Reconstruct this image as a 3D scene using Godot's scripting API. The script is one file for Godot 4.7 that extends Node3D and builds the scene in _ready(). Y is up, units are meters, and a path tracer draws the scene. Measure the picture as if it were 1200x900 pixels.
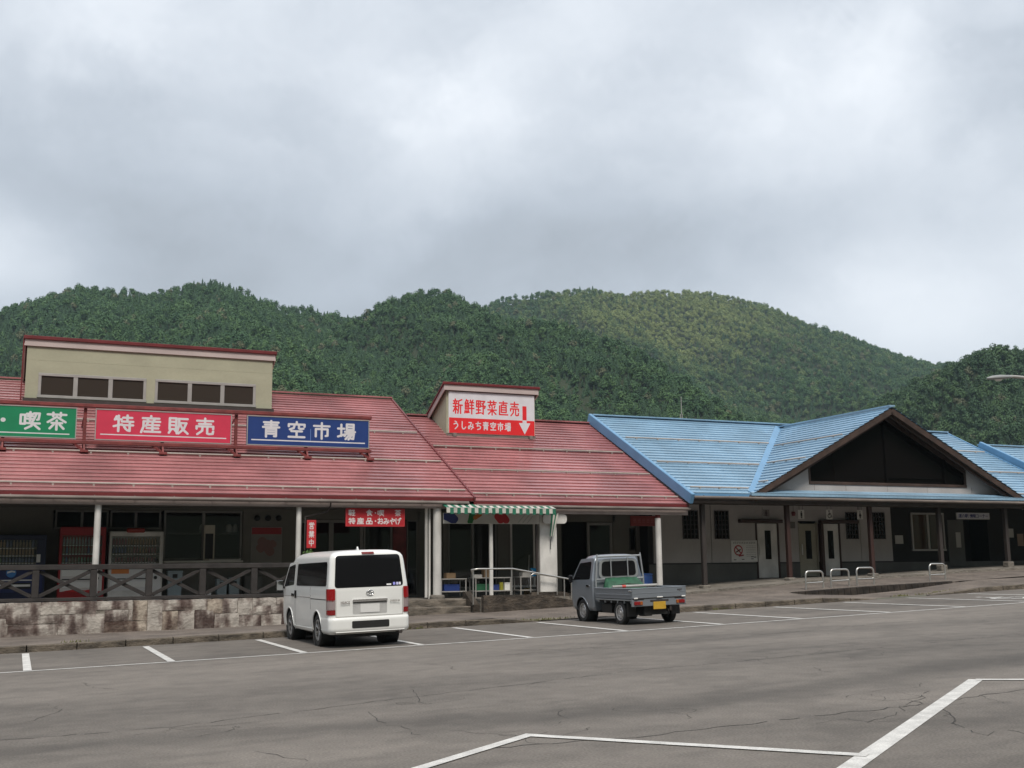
extends Node3D
# A roadside station below wooded hills: shops under red metal roofs, a blue roofed rest house, a van and a small pickup in the car park.

var used := {}
var M := {}
var noise_cache := {}

# ---------------------------------------------------------------- naming
func numbered(called: String) -> String:
	if not used.has(called):
		used[called] = 0
		return called
	used[called] += 1
	return "%s_%03d" % [called, used[called]]

func tag(o: Node, label := "", category := "", group := "", kind := "") -> void:
	if label: o.set_meta("label", label)
	if category: o.set_meta("category", category)
	if group: o.set_meta("group", group)
	if kind: o.set_meta("kind", kind)

func thing(called: String, label: String, category: String, at := Vector3.ZERO, group := "") -> Node3D:
	var o := Node3D.new()
	o.name = numbered(called)
	add_child(o)
	o.position = at
	tag(o, label, category, group)
	return o

func struct(called: String, label: String, category := "") -> Node3D:
	var o := Node3D.new()
	o.name = numbered(called)
	add_child(o)
	tag(o, label, category, "", "structure")
	return o

# ---------------------------------------------------------------- mesh helpers
func mb() -> SurfaceTool:
	var s := SurfaceTool.new()
	s.begin(Mesh.PRIMITIVE_TRIANGLES)
	s.set_smooth_group(-1)
	return s

func make(s: SurfaceTool) -> ArrayMesh:
	s.generate_normals()
	s.index()
	return s.commit()

func part(called: String, s: SurfaceTool, m: Material, parent: Node3D, kind := "") -> MeshInstance3D:
	return put_mesh(called, make(s), m, parent, kind)

func put_mesh(called: String, mesh: Mesh, m: Material, parent: Node3D, kind := "") -> MeshInstance3D:
	var o := MeshInstance3D.new()
	o.mesh = mesh
	o.material_override = m
	o.name = called
	parent.add_child(o, true)
	if kind: o.set_meta("kind", kind)
	return o

func solo(called: String, s: SurfaceTool, m: Material, label: String, category: String, group := "", kind := "") -> MeshInstance3D:
	var o := put_mesh(numbered(called), make(s), m, self, kind)
	tag(o, label, category, group)
	return o

func tri(s: SurfaceTool, a: Vector3, b: Vector3, c: Vector3) -> void:
	s.add_vertex(a); s.add_vertex(b); s.add_vertex(c)

func quad(s: SurfaceTool, a: Vector3, b: Vector3, c: Vector3, d: Vector3) -> void:
	tri(s, a, b, c); tri(s, a, c, d)

# a flat face that looks away from "inside"
func face(s: SurfaceTool, pts: Array, inside: Vector3) -> void:
	var mid := Vector3.ZERO
	for p in pts: mid += p
	mid /= pts.size()
	var n: Vector3 = (pts[2] - pts[0]).cross(pts[1] - pts[0])
	var flip := n.dot(mid - inside) < 0.0
	for i in range(1, pts.size() - 1):
		if flip: tri(s, pts[0], pts[i + 1], pts[i])
		else: tri(s, pts[0], pts[i], pts[i + 1])

func bx(s: SurfaceTool, c: Vector3, e: Vector3, b := Basis.IDENTITY) -> void:
	var p := []
	for i in 8:
		p.append(c + b * Vector3((0.5 if i & 1 else -0.5) * e.x, (0.5 if i & 2 else -0.5) * e.y, (0.5 if i & 4 else -0.5) * e.z))
	for f in [[0, 1, 3, 2], [4, 5, 7, 6], [0, 1, 5, 4], [2, 3, 7, 6], [0, 2, 6, 4], [1, 3, 7, 5]]:
		face(s, [p[f[0]], p[f[1]], p[f[2]], p[f[3]]], c)

# a box given by its two corners
func bxc(s: SurfaceTool, a: Vector3, b: Vector3) -> void:
	bx(s, (a + b) / 2.0, (b - a).abs())

# a box with chamfered edges
func bbx(s: SurfaceTool, c: Vector3, e: Vector3, w := 0.01, b := Basis.IDENTITY) -> void:
	var h := e / 2.0
	w = minf(w, minf(h.x, minf(h.y, h.z)) * 0.9)
	var v := func(sx: float, sy: float, sz: float, ax: int) -> Vector3:
		var q := Vector3(sx * (h.x - w), sy * (h.y - w), sz * (h.z - w))
		q[ax] = [sx * h.x, sy * h.y, sz * h.z][ax]
		return c + b * q
	for sg in [-1.0, 1.0]:
		face(s, [v.call(sg, -1.0, -1.0, 0), v.call(sg, 1.0, -1.0, 0), v.call(sg, 1.0, 1.0, 0), v.call(sg, -1.0, 1.0, 0)], c)
		face(s, [v.call(-1.0, sg, -1.0, 1), v.call(1.0, sg, -1.0, 1), v.call(1.0, sg, 1.0, 1), v.call(-1.0, sg, 1.0, 1)], c)
		face(s, [v.call(-1.0, -1.0, sg, 2), v.call(1.0, -1.0, sg, 2), v.call(1.0, 1.0, sg, 2), v.call(-1.0, 1.0, sg, 2)], c)
		for sh in [-1.0, 1.0]:
			face(s, [v.call(sg, sh, -1.0, 0), v.call(sg, sh, 1.0, 0), v.call(sg, sh, 1.0, 1), v.call(sg, sh, -1.0, 1)], c)
			face(s, [v.call(sg, -1.0, sh, 0), v.call(sg, 1.0, sh, 0), v.call(sg, 1.0, sh, 2), v.call(sg, -1.0, sh, 2)], c)
			face(s, [v.call(-1.0, sg, sh, 1), v.call(1.0, sg, sh, 1), v.call(1.0, sg, sh, 2), v.call(-1.0, sg, sh, 2)], c)
			for sk in [-1.0, 1.0]:
				face(s, [v.call(sg, sh, sk, 0), v.call(sg, sh, sk, 1), v.call(sg, sh, sk, 2)], c)

func bbxc(s: SurfaceTool, a: Vector3, b: Vector3, w := 0.01) -> void:
	bbx(s, (a + b) / 2.0, (b - a).abs(), w)

# a bar of rectangular section from a to b; "up" orients the height
func bar(s: SurfaceTool, a: Vector3, b: Vector3, wide: float, high: float, up := Vector3.UP, bev := 0.0) -> void:
	var z := (b - a).normalized()
	if absf(z.dot(up)) > 0.99: up = Vector3.RIGHT
	var x := up.cross(z).normalized()
	var y := z.cross(x)
	if bev > 0.0: bbx(s, (a + b) / 2.0, Vector3(wide, high, a.distance_to(b)), bev, Basis(x, y, z))
	else: bx(s, (a + b) / 2.0, Vector3(wide, high, a.distance_to(b)), Basis(x, y, z))

func tube(s: SurfaceTool, a: Vector3, b: Vector3, r0: float, r1 := -1.0, n := 12, caps := true) -> void:
	if r1 < 0.0: r1 = r0
	var z := (b - a).normalized()
	var x := (Vector3.RIGHT if absf(z.x) < 0.9 else Vector3.UP).cross(z).normalized()
	var y := z.cross(x)
	s.set_smooth_group(1)
	for i in n:
		var t0 := TAU * i / n
		var t1 := TAU * (i + 1) / n
		var d0 := x * cos(t0) + y * sin(t0)
		var d1 := x * cos(t1) + y * sin(t1)
		face(s, [a + d0 * r0, a + d1 * r0, b + d1 * r1, b + d0 * r1], (a + b) / 2.0)
	s.set_smooth_group(-1)
	if caps:
		for i in n:
			var t0 := TAU * i / n
			var t1 := TAU * (i + 1) / n
			face(s, [a, a + (x * cos(t0) + y * sin(t0)) * r0, a + (x * cos(t1) + y * sin(t1)) * r0], (a + b) / 2.0)
			face(s, [b, b + (x * cos(t0) + y * sin(t0)) * r1, b + (x * cos(t1) + y * sin(t1)) * r1], (a + b) / 2.0)

# a tube along a polyline with mitred joints
func pipe(s: SurfaceTool, pts: Array, r: float, n := 10) -> void:
	var rings := []
	for i in pts.size():
		var d0: Vector3 = (pts[i] - pts[maxi(i - 1, 0)]).normalized()
		var d1: Vector3 = (pts[mini(i + 1, pts.size() - 1)] - pts[i]).normalized()
		if i == 0: d0 = d1
		if i == pts.size() - 1: d1 = d0
		var t := (d0 + d1).normalized()
		var grow := 1.0 / maxf(0.5, t.dot(d0))
		var x: Vector3
		if rings.is_empty(): x = (Vector3.RIGHT if absf(t.x) < 0.8 else Vector3.UP).cross(t).normalized()
		else:
			x = rings[-1][1]
			x = (x - t * x.dot(t)).normalized()
		var y := t.cross(x)
		var ring := []
		for k in n:
			var th := TAU * k / n
			ring.append(pts[i] + (x * cos(th) + y * sin(th)) * r * (grow if k % 2 == 0 else grow))
		rings.append([ring, x])
	s.set_smooth_group(1)
	for i in rings.size() - 1:
		var mid: Vector3 = (pts[i] + pts[i + 1]) / 2.0
		for k in n:
			face(s, [rings[i][0][k], rings[i][0][(k + 1) % n], rings[i + 1][0][(k + 1) % n], rings[i + 1][0][k]], mid)
	s.set_smooth_group(-1)
	for e in [0, rings.size() - 1]:
		var inward: Vector3 = pts[1] if e == 0 else pts[-2]
		face(s, rings[e][0], inward)

# rings of (radius, height along axis) turned about an axis
func lathe(s: SurfaceTool, prof: Array, c: Vector3, axis: Vector3, n := 20) -> void:
	var z := axis.normalized()
	var x := (Vector3.RIGHT if absf(z.x) < 0.9 else Vector3.UP).cross(z).normalized()
	var y := z.cross(x)
	for j in prof.size() - 1:
		s.set_smooth_group(1 + j)
		for i in n:
			var d0 := x * cos(TAU * i / n) + y * sin(TAU * i / n)
			var d1 := x * cos(TAU * (i + 1) / n) + y * sin(TAU * (i + 1) / n)
			var p: Vector2 = prof[j]
			var q: Vector2 = prof[j + 1]
			var a := c + d0 * p.x + z * p.y
			var b := c + d1 * p.x + z * p.y
			var e := c + d1 * q.x + z * q.y
			var f := c + d0 * q.x + z * q.y
			if p.x > 1e-5: tri(s, a, b, e)
			if q.x > 1e-5: tri(s, a, e, f)
	s.set_smooth_group(-1)

# a flat outline (2D) laid on a frame and given depth along n
func slab(s: SurfaceTool, pts: PackedVector2Array, o: Vector3, u: Vector3, v: Vector3, depth: Vector3) -> void:
	var idx := Geometry2D.triangulate_polygon(pts)
	var at := func(p: Vector2) -> Vector3: return o + u * p.x + v * p.y
	var mid := Vector2.ZERO
	for p in pts: mid += p
	mid /= pts.size()
	var core: Vector3 = at.call(mid) + depth * 0.5
	for i in range(0, idx.size(), 3):
		var a: Vector3 = at.call(pts[idx[i]])
		var b: Vector3 = at.call(pts[idx[i + 1]])
		var c: Vector3 = at.call(pts[idx[i + 2]])
		face(s, [a + depth, b + depth, c + depth], (a + b + c) / 3.0)
		face(s, [a, b, c], (a + b + c) / 3.0 + depth)
	var cw := Geometry2D.is_polygon_clockwise(pts)
	for i in pts.size():
		var p := pts[i]
		var q := pts[(i + 1) % pts.size()]
		var out := Vector2(q.y - p.y, p.x - q.x) * (1.0 if not cw else -1.0)
		var m2: Vector2 = (p + q) / 2.0 - out.normalized() * 0.01
		face(s, [at.call(p), at.call(q), at.call(q) + depth, at.call(p) + depth], at.call(m2) + depth * 0.5)

func round_poly(pts: Array, r: float, n := 5) -> PackedVector2Array:
	var out := PackedVector2Array()
	for i in pts.size():
		var p: Vector2 = pts[i]
		var a: Vector2 = (pts[(i + pts.size() - 1) % pts.size()] - p)
		var b: Vector2 = (pts[(i + 1) % pts.size()] - p)
		var k := minf(r, minf(a.length(), b.length()) * 0.45)
		a = p + a.normalized() * k
		b = p + b.normalized() * k
		for j in n + 1:
			var t := float(j) / n
			out.append(a.lerp(p, t).lerp(p.lerp(b, t), t))
	return out

# one printed rectangle: o is the upper corner, u across, v down
func print_quad(called: String, o: Vector3, u: Vector3, v: Vector3, m: Material, parent: Node3D) -> MeshInstance3D:
	var s := mb()
	for q in [[0, 0], [1, 0], [1, 1], [0, 0], [1, 1], [0, 1]]:
		s.set_uv(Vector2(q[0], q[1]))
		s.add_vertex(o + u * q[0] + v * q[1])
	s.generate_normals()
	return put_mesh(called, s.commit(), m, parent)

# ---------------------------------------------------------------- materials
func noise_tex(sd: int, freq: float, lo: float, hi: float, kind := 0, size := 256, mid := -1.0) -> NoiseTexture2D:
	var key := "%d %f %f %f %d %d %f" % [sd, freq, lo, hi, kind, size, mid]
	if noise_cache.has(key): return noise_cache[key]
	var f := FastNoiseLite.new()
	f.seed = sd
	f.frequency = freq
	f.noise_type = FastNoiseLite.TYPE_CELLULAR if kind == 1 else FastNoiseLite.TYPE_SIMPLEX_SMOOTH
	f.fractal_type = FastNoiseLite.FRACTAL_FBM
	f.fractal_octaves = 5
	f.fractal_gain = 0.55
	var t := NoiseTexture2D.new()
	t.width = size
	t.height = size
	t.seamless = true
	t.noise = f
	var r := Gradient.new()
	var c0 := Color(lo, lo, lo).linear_to_srgb()
	var c1 := Color(hi, hi, hi).linear_to_srgb()
	r.offsets = PackedFloat32Array([0.15, 0.85]) if mid < 0.0 else PackedFloat32Array([mid - 0.12, mid + 0.08])
	r.colors = PackedColorArray([c0, c1])
	t.color_ramp = r
	noise_cache[key] = t
	return t

func bump_tex(sd: int, freq: float, strength: float, size := 256) -> NoiseTexture2D:
	var key := "b%d %f %f %d" % [sd, freq, strength, size]
	if noise_cache.has(key): return noise_cache[key]
	var f := FastNoiseLite.new()
	f.seed = sd
	f.frequency = freq
	f.fractal_octaves = 4
	var t := NoiseTexture2D.new()
	t.width = size
	t.height = size
	t.seamless = true
	t.noise = f
	t.as_normal_map = true
	t.bump_strength = strength
	noise_cache[key] = t
	return t

func mat(c: Color, rough := 0.7, metal := 0.0) -> StandardMaterial3D:
	var m := StandardMaterial3D.new()
	m.albedo_color = c.linear_to_srgb()
	m.roughness = rough
	m.metallic = metal
	m.cull_mode = BaseMaterial3D.CULL_DISABLED
	return m

# base colour times a blotchy coarse pattern and a finer one
func worn(c: Color, rough: float, scale: Vector3, lo := 0.7, sd := 1, fine := 0.85, metal := 0.0) -> StandardMaterial3D:
	var m := mat(c, rough, metal)
	lo = 0.3 if lo < 0.4 else (0.55 if lo < 0.62 else (0.72 if lo < 0.78 else 0.86))
	fine = 0.7 if fine < 0.78 else (0.86 if fine < 0.9 else (0.94 if fine < 1.0 else 1.0))
	m.albedo_texture = noise_tex(1 + sd % 5, 0.012, lo, 1.0)
	m.uv1_triplanar = true
	m.uv1_world_triplanar = true
	m.uv1_scale = scale
	if fine < 1.0:
		m.detail_enabled = true
		m.detail_blend_mode = BaseMaterial3D.BLEND_MODE_MUL
		m.detail_uv_layer = BaseMaterial3D.DETAIL_UV_2
		m.detail_albedo = noise_tex(40 + sd % 3, 0.05, fine, 1.0)
		m.uv2_triplanar = true
		m.uv2_world_triplanar = true
		m.uv2_scale = scale * 3.7
	return m

func bumpy(m: StandardMaterial3D, sd: int, freq: float, strength: float, depth := 1.0) -> StandardMaterial3D:
	m.normal_enabled = true
	m.normal_texture = bump_tex(sd, freq, strength)
	m.normal_scale = depth
	return m

# ---------------------------------------------------------------- the lie of the land
func ground_y(x: float) -> float:
	var q := clampf(x, -22.0, 42.0)
	return -0.15 + 0.0225 * q + 0.0002 * q * q

func lut(t: Array, x: float) -> float:
	if x <= t[0]: return t[1]
	for i in range(2, t.size(), 2):
		if x <= t[i]:
			return lerpf(t[i - 1], t[i + 1], (x - t[i - 2]) / (t[i] - t[i - 2]))
	return t[-1]

const KERB_Z := -27.0
# how much of the kerb stands (0 where it is dropped for a crossing)
func kerb_share(x: float) -> float:
	var a := clampf((x - 11.3) / 1.1, 0.0, 1.0) * clampf((16.4 - x) / 0.9, 0.0, 1.0)
	var b := clampf((x - 21.8) / 1.9, 0.0, 1.0) * clampf((28.0 - x) / 1.9, 0.0, 1.0)
	return 1.0 - maxf(a, b)

func kerb_top(x: float) -> float:
	return ground_y(x) + 0.015 + 0.13 * kerb_share(x)

const FLOOR_LINE := [-22.0, -0.36, -0.3, -0.03, 6.5, 0.07, 9.0, 0.18, 12.7, 0.28, 15.5, 0.39, 17.5, 0.52, 19.75, 0.62, 22.4, 0.79, 25.2, 0.95, 29.8, 1.09, 31.8, 1.2, 35.0, 1.27, 45.0, 1.45]
func walk_y(x: float, z: float) -> float:
	var t := clampf((-27.15 - z) / 4.3, 0.0, 1.0)
	var k := kerb_top(x)
	if x > 22.0:
		k = lerpf(k, ground_y(x) + 0.145, clampf((-27.15 - z) / 1.2, 0.0, 1.0))
	return lerpf(k, lut(FLOOR_LINE, x), t * t * (3.0 - 2.0 * t) * 0.5 + t * 0.5)

# the crossing that dips in front of the retaining edge
func dip_y(x: float, z: float) -> float:
	var t := clampf((-27.15 - z) / 2.05, 0.0, 1.0)
	var back := lut([21.0, walk_y(21.0, -29.2), 22.2, 0.63, 24.7, 0.56, 26.8, 0.68, 29.0, 0.885, 30.0, walk_y(30.0, -29.2), 46.0, walk_y(46.0, -29.2)], x)
	return lerpf(kerb_top(x), back, t)

# ---------------------------------------------------------------- sky
func cloud_sky() -> ImageTexture:
	var w := 2048
	var h := 1024
	var f := FastNoiseLite.new()
	f.seed = 11
	f.frequency = 0.9
	f.fractal_octaves = 6
	f.fractal_gain = 0.47
	f.domain_warp_enabled = true
	f.domain_warp_amplitude = 0.35
	f.domain_warp_frequency = 0.8
	var g := FastNoiseLite.new()
	g.seed = 5
	g.frequency = 0.33
	g.fractal_octaves = 3
	var data := PackedFloat32Array()
	data.resize(w * h * 3)
	var i := 0
	for y in h:
		var el := (0.5 - (y + 0.5) / h) * PI
		var sy := sin(el)
		var cy := cos(el)
		for x in w:
			if el < 0.0:
				data[i] = 0.1; data[i + 1] = 0.1; data[i + 2] = 0.095
				i += 3
				continue
			var az := TAU * (x + 0.5) / w
			var k := 1.0 / (sy + 0.22)
			var px := sin(az) * cy * k
			var pz := -cos(az) * cy * k
			var n := 0.45 * f.get_noise_3d(px * 1.05, 3.0, pz * 1.05) + 0.75 * f.get_noise_3d(sin(az) * cy * 3.4, sy * 4.6, -cos(az) * cy * 3.4)
			var b := g.get_noise_3d(px, 9.0, pz)
			# thicker and thinner cloud
			var a := rad_to_deg(az) if az < PI else rad_to_deg(az) - 360.0
			var e := rad_to_deg(el)
			var lump := -0.17 * exp(-((a - 7.0) ** 2) / 130.0 - ((e - 15.5) ** 2) / 26.0)
			lump -= 0.15 * exp(-((a - 35.0) ** 2) / 80.0 - ((e - 17.5) ** 2) / 9.0)
			lump -= 0.10 * exp(-((a - 22.0) ** 2) / 160.0 - ((e - 17.0) ** 2) / 12.0)
			lump += 0.13 * exp(-((a - 24.0) ** 2) / 60.0 - ((e - 22.0) ** 2) / 30.0)
			lump += 0.30 * exp(-((a - 44.0) ** 2) / 80.0 - ((e - 11.5) ** 2) / 9.0)
			lump += 0.34 * exp(-((a + 2.0) ** 2) / 20.0 - ((e - 14.5) ** 2) / 5.0)
			lump += 0.09 * exp(-((a - 40.0) ** 2) / 60.0 - ((e - 25.0) ** 2) / 16.0)
			var v := (0.70 + 0.50 * sy) * (1.0 + lerpf(0.26, 0.46, clampf((e - 11.0) / 12.0, 0.0, 1.0)) * n + 0.14 * b + 1.05 * lump)
			v = maxf(v, 0.2)
			var grey := clampf((v - 0.72) * 1.5, 0.0, 1.0)
			v *= SKY_LEVEL
			data[i] = v * lerpf(0.85, 0.965, grey)
			data[i + 1] = v * lerpf(0.94, 0.99, grey)
			data[i + 2] = v * lerpf(1.07, 1.025, grey)
			i += 3
	var im := Image.create_from_data(w, h, false, Image.FORMAT_RGBF, data.to_byte_array())
	return ImageTexture.create_from_image(im)

const SKY_LEVEL := 0.565

func _ready() -> void:
	# ---- camera
	var cam := Camera3D.new()
	cam.name = "camera"
	var yaw := 0.413413
	var pitch := 0.161855
	var roll := -0.010893
	var fwd := Vector3(sin(yaw) * cos(pitch), sin(pitch), -cos(yaw) * cos(pitch))
	var r0 := Vector3(cos(yaw), 0, sin(yaw))
	var u0 := r0.cross(fwd)
	var right := r0 * cos(roll) + u0 * sin(roll)
	var up := u0 * cos(roll) - r0 * sin(roll)
	cam.transform = Transform3D(Basis(right, up, -fwd), Vector3(0, 1.57, 0))
	cam.fov = rad_to_deg(2.0 * atan(450.0 / 1313.126))
	cam.near = 0.1
	cam.far = 6000.0
	add_child(cam)
	cam.current = true
	# ---- sky and exposure
	var env := Environment.new()
	env.background_mode = Environment.BG_SKY
	var sm := PanoramaSkyMaterial.new()
	sm.panorama = cloud_sky()
	var sky := Sky.new()
	sky.sky_material = sm
	env.sky = sky
	env.tonemap_mode = Environment.TONE_MAPPER_LINEAR
	env.tonemap_exposure = 1.55
	env.sdfgi_enabled = true
	env.ssao_enabled = true
	env.ssil_enabled = true
	env.fog_enabled = true
	env.fog_density = 0.00013
	env.fog_light_color = Color(0.70, 0.80, 0.84)
	var we := WorldEnvironment.new()
	we.name = "world_environment"
	we.environment = env
	add_child(we)
	# ---- the sun behind thin cloud
	var sun := DirectionalLight3D.new()
	sun.name = "sun"
	sun.light_energy = 0.62
	sun.light_color = Color(1.0, 0.965, 0.92)
	sun.light_angular_distance = 16.0
	sun.shadow_enabled = true
	add_child(sun)
	sun.look_at_from_position(Vector3.ZERO, -Vector3(-0.12, 0.76, 0.55).normalized(), Vector3(0, 0, 1))
	# ---- the place
	materials()
	land()
	forests()
	car_park()
	pavement()
	cafe_building()
	market_building()
	rest_house()
	roof_signs()
	terrace_front()
	porch_things()
	market_front()
	rest_house_front()
	vehicles()
	street_things()

func materials() -> void:
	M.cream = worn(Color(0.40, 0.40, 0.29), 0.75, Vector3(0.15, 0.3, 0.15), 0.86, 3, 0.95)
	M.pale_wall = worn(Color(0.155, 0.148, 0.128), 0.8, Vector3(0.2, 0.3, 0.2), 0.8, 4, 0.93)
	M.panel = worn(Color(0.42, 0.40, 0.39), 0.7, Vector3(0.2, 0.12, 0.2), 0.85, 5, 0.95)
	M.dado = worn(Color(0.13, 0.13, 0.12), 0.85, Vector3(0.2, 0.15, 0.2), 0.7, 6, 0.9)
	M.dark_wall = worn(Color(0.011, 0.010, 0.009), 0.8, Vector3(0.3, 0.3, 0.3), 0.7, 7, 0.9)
	M.inside = mat(Color(0.12, 0.11, 0.10), 0.9)
	M.ceiling = worn(Color(0.15, 0.142, 0.13), 0.9, Vector3(0.2, 0.2, 0.2), 0.8, 8, 0.95)
	M.red_roof = worn(Color(0.45, 0.19, 0.195), 0.25, Vector3(0.12, 0.12, 0.12), 0.6, 9, 0.86)
	M.red_trim = worn(Color(0.17, 0.022, 0.025), 0.45, Vector3(0.3, 0.3, 0.3), 0.7, 10, 0.9)
	M.pink_fascia = worn(Color(0.52, 0.44, 0.42), 0.6, Vector3(0.2, 0.6, 0.2), 0.8, 11, 0.95)
	M.blue_roof = worn(Color(0.285, 0.455, 0.61), 0.25, Vector3(0.12, 0.12, 0.12), 0.7, 12, 0.88)
	M.blue_trim = worn(Color(0.13, 0.30, 0.50), 0.4, Vector3(0.3, 0.3, 0.3), 0.8, 13, 0.92)
	M.guard = worn(Color(0.42, 0.37, 0.33), 0.5, Vector3(0.5, 0.5, 0.5), 0.65, 14, 0.8)
	M.gutter = worn(Color(0.22, 0.185, 0.165), 0.7, Vector3(0.25, 0.9, 0.9), 0.5, 15, 0.8)
	M.fascia = worn(Color(0.42, 0.35, 0.33), 0.75, Vector3(0.3, 0.8, 0.3), 0.7, 16, 0.85)
	M.white_paint = worn(Color(0.68, 0.67, 0.64), 0.6, Vector3(0.4, 0.25, 0.4), 0.75, 17, 0.92)
	M.alu = worn(Color(0.42, 0.41, 0.39), 0.45, Vector3(0.5, 0.5, 0.5), 0.85, 18, 0.95, 0.3)
	M.frame = worn(Color(0.22, 0.215, 0.20), 0.5, Vector3(0.5, 0.5, 0.5), 0.85, 18, 0.95, 0.2)  # darker copy of the aluminium, porch shade put into its colour
	M.steel = mat(Color(0.62, 0.61, 0.58), 0.32, 0.9)
	M.dark_steel = worn(Color(0.05, 0.04, 0.037), 0.55, Vector3(0.6, 0.3, 0.6), 0.7, 19)
	M.brown_steel = worn(Color(0.05, 0.022, 0.018), 0.55, Vector3(0.6, 0.3, 0.6), 0.7, 20)
	M.rust_red = worn(Color(0.24, 0.045, 0.042), 0.6, Vector3(0.7, 0.7, 0.7), 0.55, 21)
	M.barge = worn(Color(0.075, 0.045, 0.034), 0.7, Vector3(0.6, 0.6, 0.6), 0.45, 22, 0.75)
	M.timber = worn(Color(0.045, 0.039, 0.037), 0.85, Vector3(0.7, 1.2, 0.7), 0.6, 23, 0.75)
	M.concrete = bumpy(worn(Color(0.27, 0.245, 0.21), 0.9, Vector3(0.3, 0.5, 0.3), 0.5, 24, 0.75), 3, 0.06, 5.0, 0.6)
	M.step = bumpy(worn(Color(0.25, 0.215, 0.175), 0.92, Vector3(0.35, 0.9, 0.35), 0.35, 25, 0.7), 3, 0.06, 5.0, 0.6)
	M.kerb = bumpy(worn(Color(0.185, 0.155, 0.12), 0.92, Vector3(0.5, 1.1, 0.5), 0.3, 26, 0.6), 3, 0.06, 5.0, 0.8)
	M.mossy = bumpy(worn(Color(0.11, 0.088, 0.068), 0.95, Vector3(0.5, 0.9, 0.5), 0.2, 27, 0.6), 4, 0.06, 5.0, 0.8)
	M.rubber = mat(Color(0.018, 0.018, 0.018), 0.8)
	M.black = mat(Color(0.012, 0.012, 0.012), 0.6)
	M.black_gloss = mat(Color(0.008, 0.008, 0.009), 0.1)
	M.black_gloss.metallic_specular = 0.36
	M.chrome = mat(Color(0.72, 0.72, 0.72), 0.12, 1.0)
	M.white = mat(Color(0.72, 0.72, 0.70), 0.5)
	M.clear_glass = mat(Color(1, 1, 1), 0.05)
	M.clear_glass.transparency = BaseMaterial3D.TRANSPARENCY_ALPHA
	M.clear_glass.albedo_color = Color(0.3, 0.3, 0.3, 0.07)
	M.brown_glass = mat(Color(0.045, 0.036, 0.03), 0.08)
	M.glass = mat(Color(0.9, 0.95, 0.93), 0.04)
	M.glass.transparency = BaseMaterial3D.TRANSPARENCY_ALPHA
	M.glass.albedo_color = Color(0.08, 0.08, 0.075, 0.22)
	M.dark_glass = mat(Color(0.006, 0.005, 0.005), 0.1)
	M.dark_glass.metallic_specular = 0.28
	M.line_paint = bumpy(worn(Color(0.72, 0.71, 0.68), 0.8, Vector3(0.9, 0.9, 0.9), 0.62, 28, 0.7), 3, 0.08, 4.0, 0.5)

# ---------------------------------------------------------------- hills
const HILL_A := [-420.0, 99.0, -200.0, 124.0, -90.0, 132.0, -15.0, 136.0, 1.0, 144.0, 15.0, 152.0, 24.0, 155.0, 57.0, 154.0, 78.0, 159.0, 92.0, 160.0, 114.0, 156.0, 134.0, 151.0, 154.0, 149.0, 175.0, 147.0, 205.0, 134.0, 240.0, 104.0, 290.0, 54.0, 340.0, 5.0]
const HILL_B := [80.0, 43.2, 115.0, 87.2, 149.0, 124.2, 160.0, 130.2, 169.0, 138.2, 186.0, 143.2, 206.0, 148.2, 221.0, 144.2, 233.0, 139.2, 260.0, 125.2, 300.0, 100.2, 350.0, 63.2, 430.0, 8.0]
const HILL_C := [140.0, 93.4, 220.0, 153.4, 300.0, 193.4, 355.0, 219.4, 379.0, 232.4, 420.0, 238.4, 463.0, 247.4, 499.0, 247.4, 545.0, 251.4, 592.0, 257.4, 626.0, 251.4, 660.0, 241.4, 711.0, 234.4, 764.0, 223.4, 818.0, 209.4, 863.0, 194.4, 930.0, 163.4, 1010.0, 123.4, 1150.0, 63.4]
const HILL_D := [235.0, 5.0, 262.0, 24.4, 293.0, 52.4, 303.0, 56.4, 314.0, 62.4, 326.0, 71.4, 338.0, 78.4, 352.0, 82.4, 366.0, 82.4, 375.0, 83.4, 420.0, 88.4, 520.0, 82.4, 640.0, 62.4]
var slope_noise: FastNoiseLite

func one_hill(t: Array, x: float, z: float, ridge: float, foot: float) -> float:
	var r := ridge + 22.0 * slope_noise.get_noise_2d(x * 0.9, ridge)
	var hh := lut(t, x)
	if x < t[0] - 1.0 or x > t[-2] + 1.0: hh = minf(hh, 6.0)
	if z < r:
		return hh * maxf(0.0, 1.0 - (r - z) / 420.0)
	var k := clampf((foot - z) / (foot - r), 0.0, 1.0)
	var gully := slope_noise.get_noise_2d(x * 1.3, z * 0.4 + ridge) * 50.0 + slope_noise.get_noise_2d(x * 3.4, z * 1.5 + ridge) * 9.0
	return hh * pow(k, 1.28) + gully * k * (1.0 - k) * 2.6

func hill_y(x: float, z: float) -> float:
	return maxf(maxf(one_hill(HILL_A, x, z, -640.0, -170.0), one_hill(HILL_B, x, z, -560.0, -215.0)), maxf(one_hill(HILL_C, x, z, -880.0, -330.0), one_hill(HILL_D, x, z, -330.0, -150.0))) - 1.2

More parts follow.
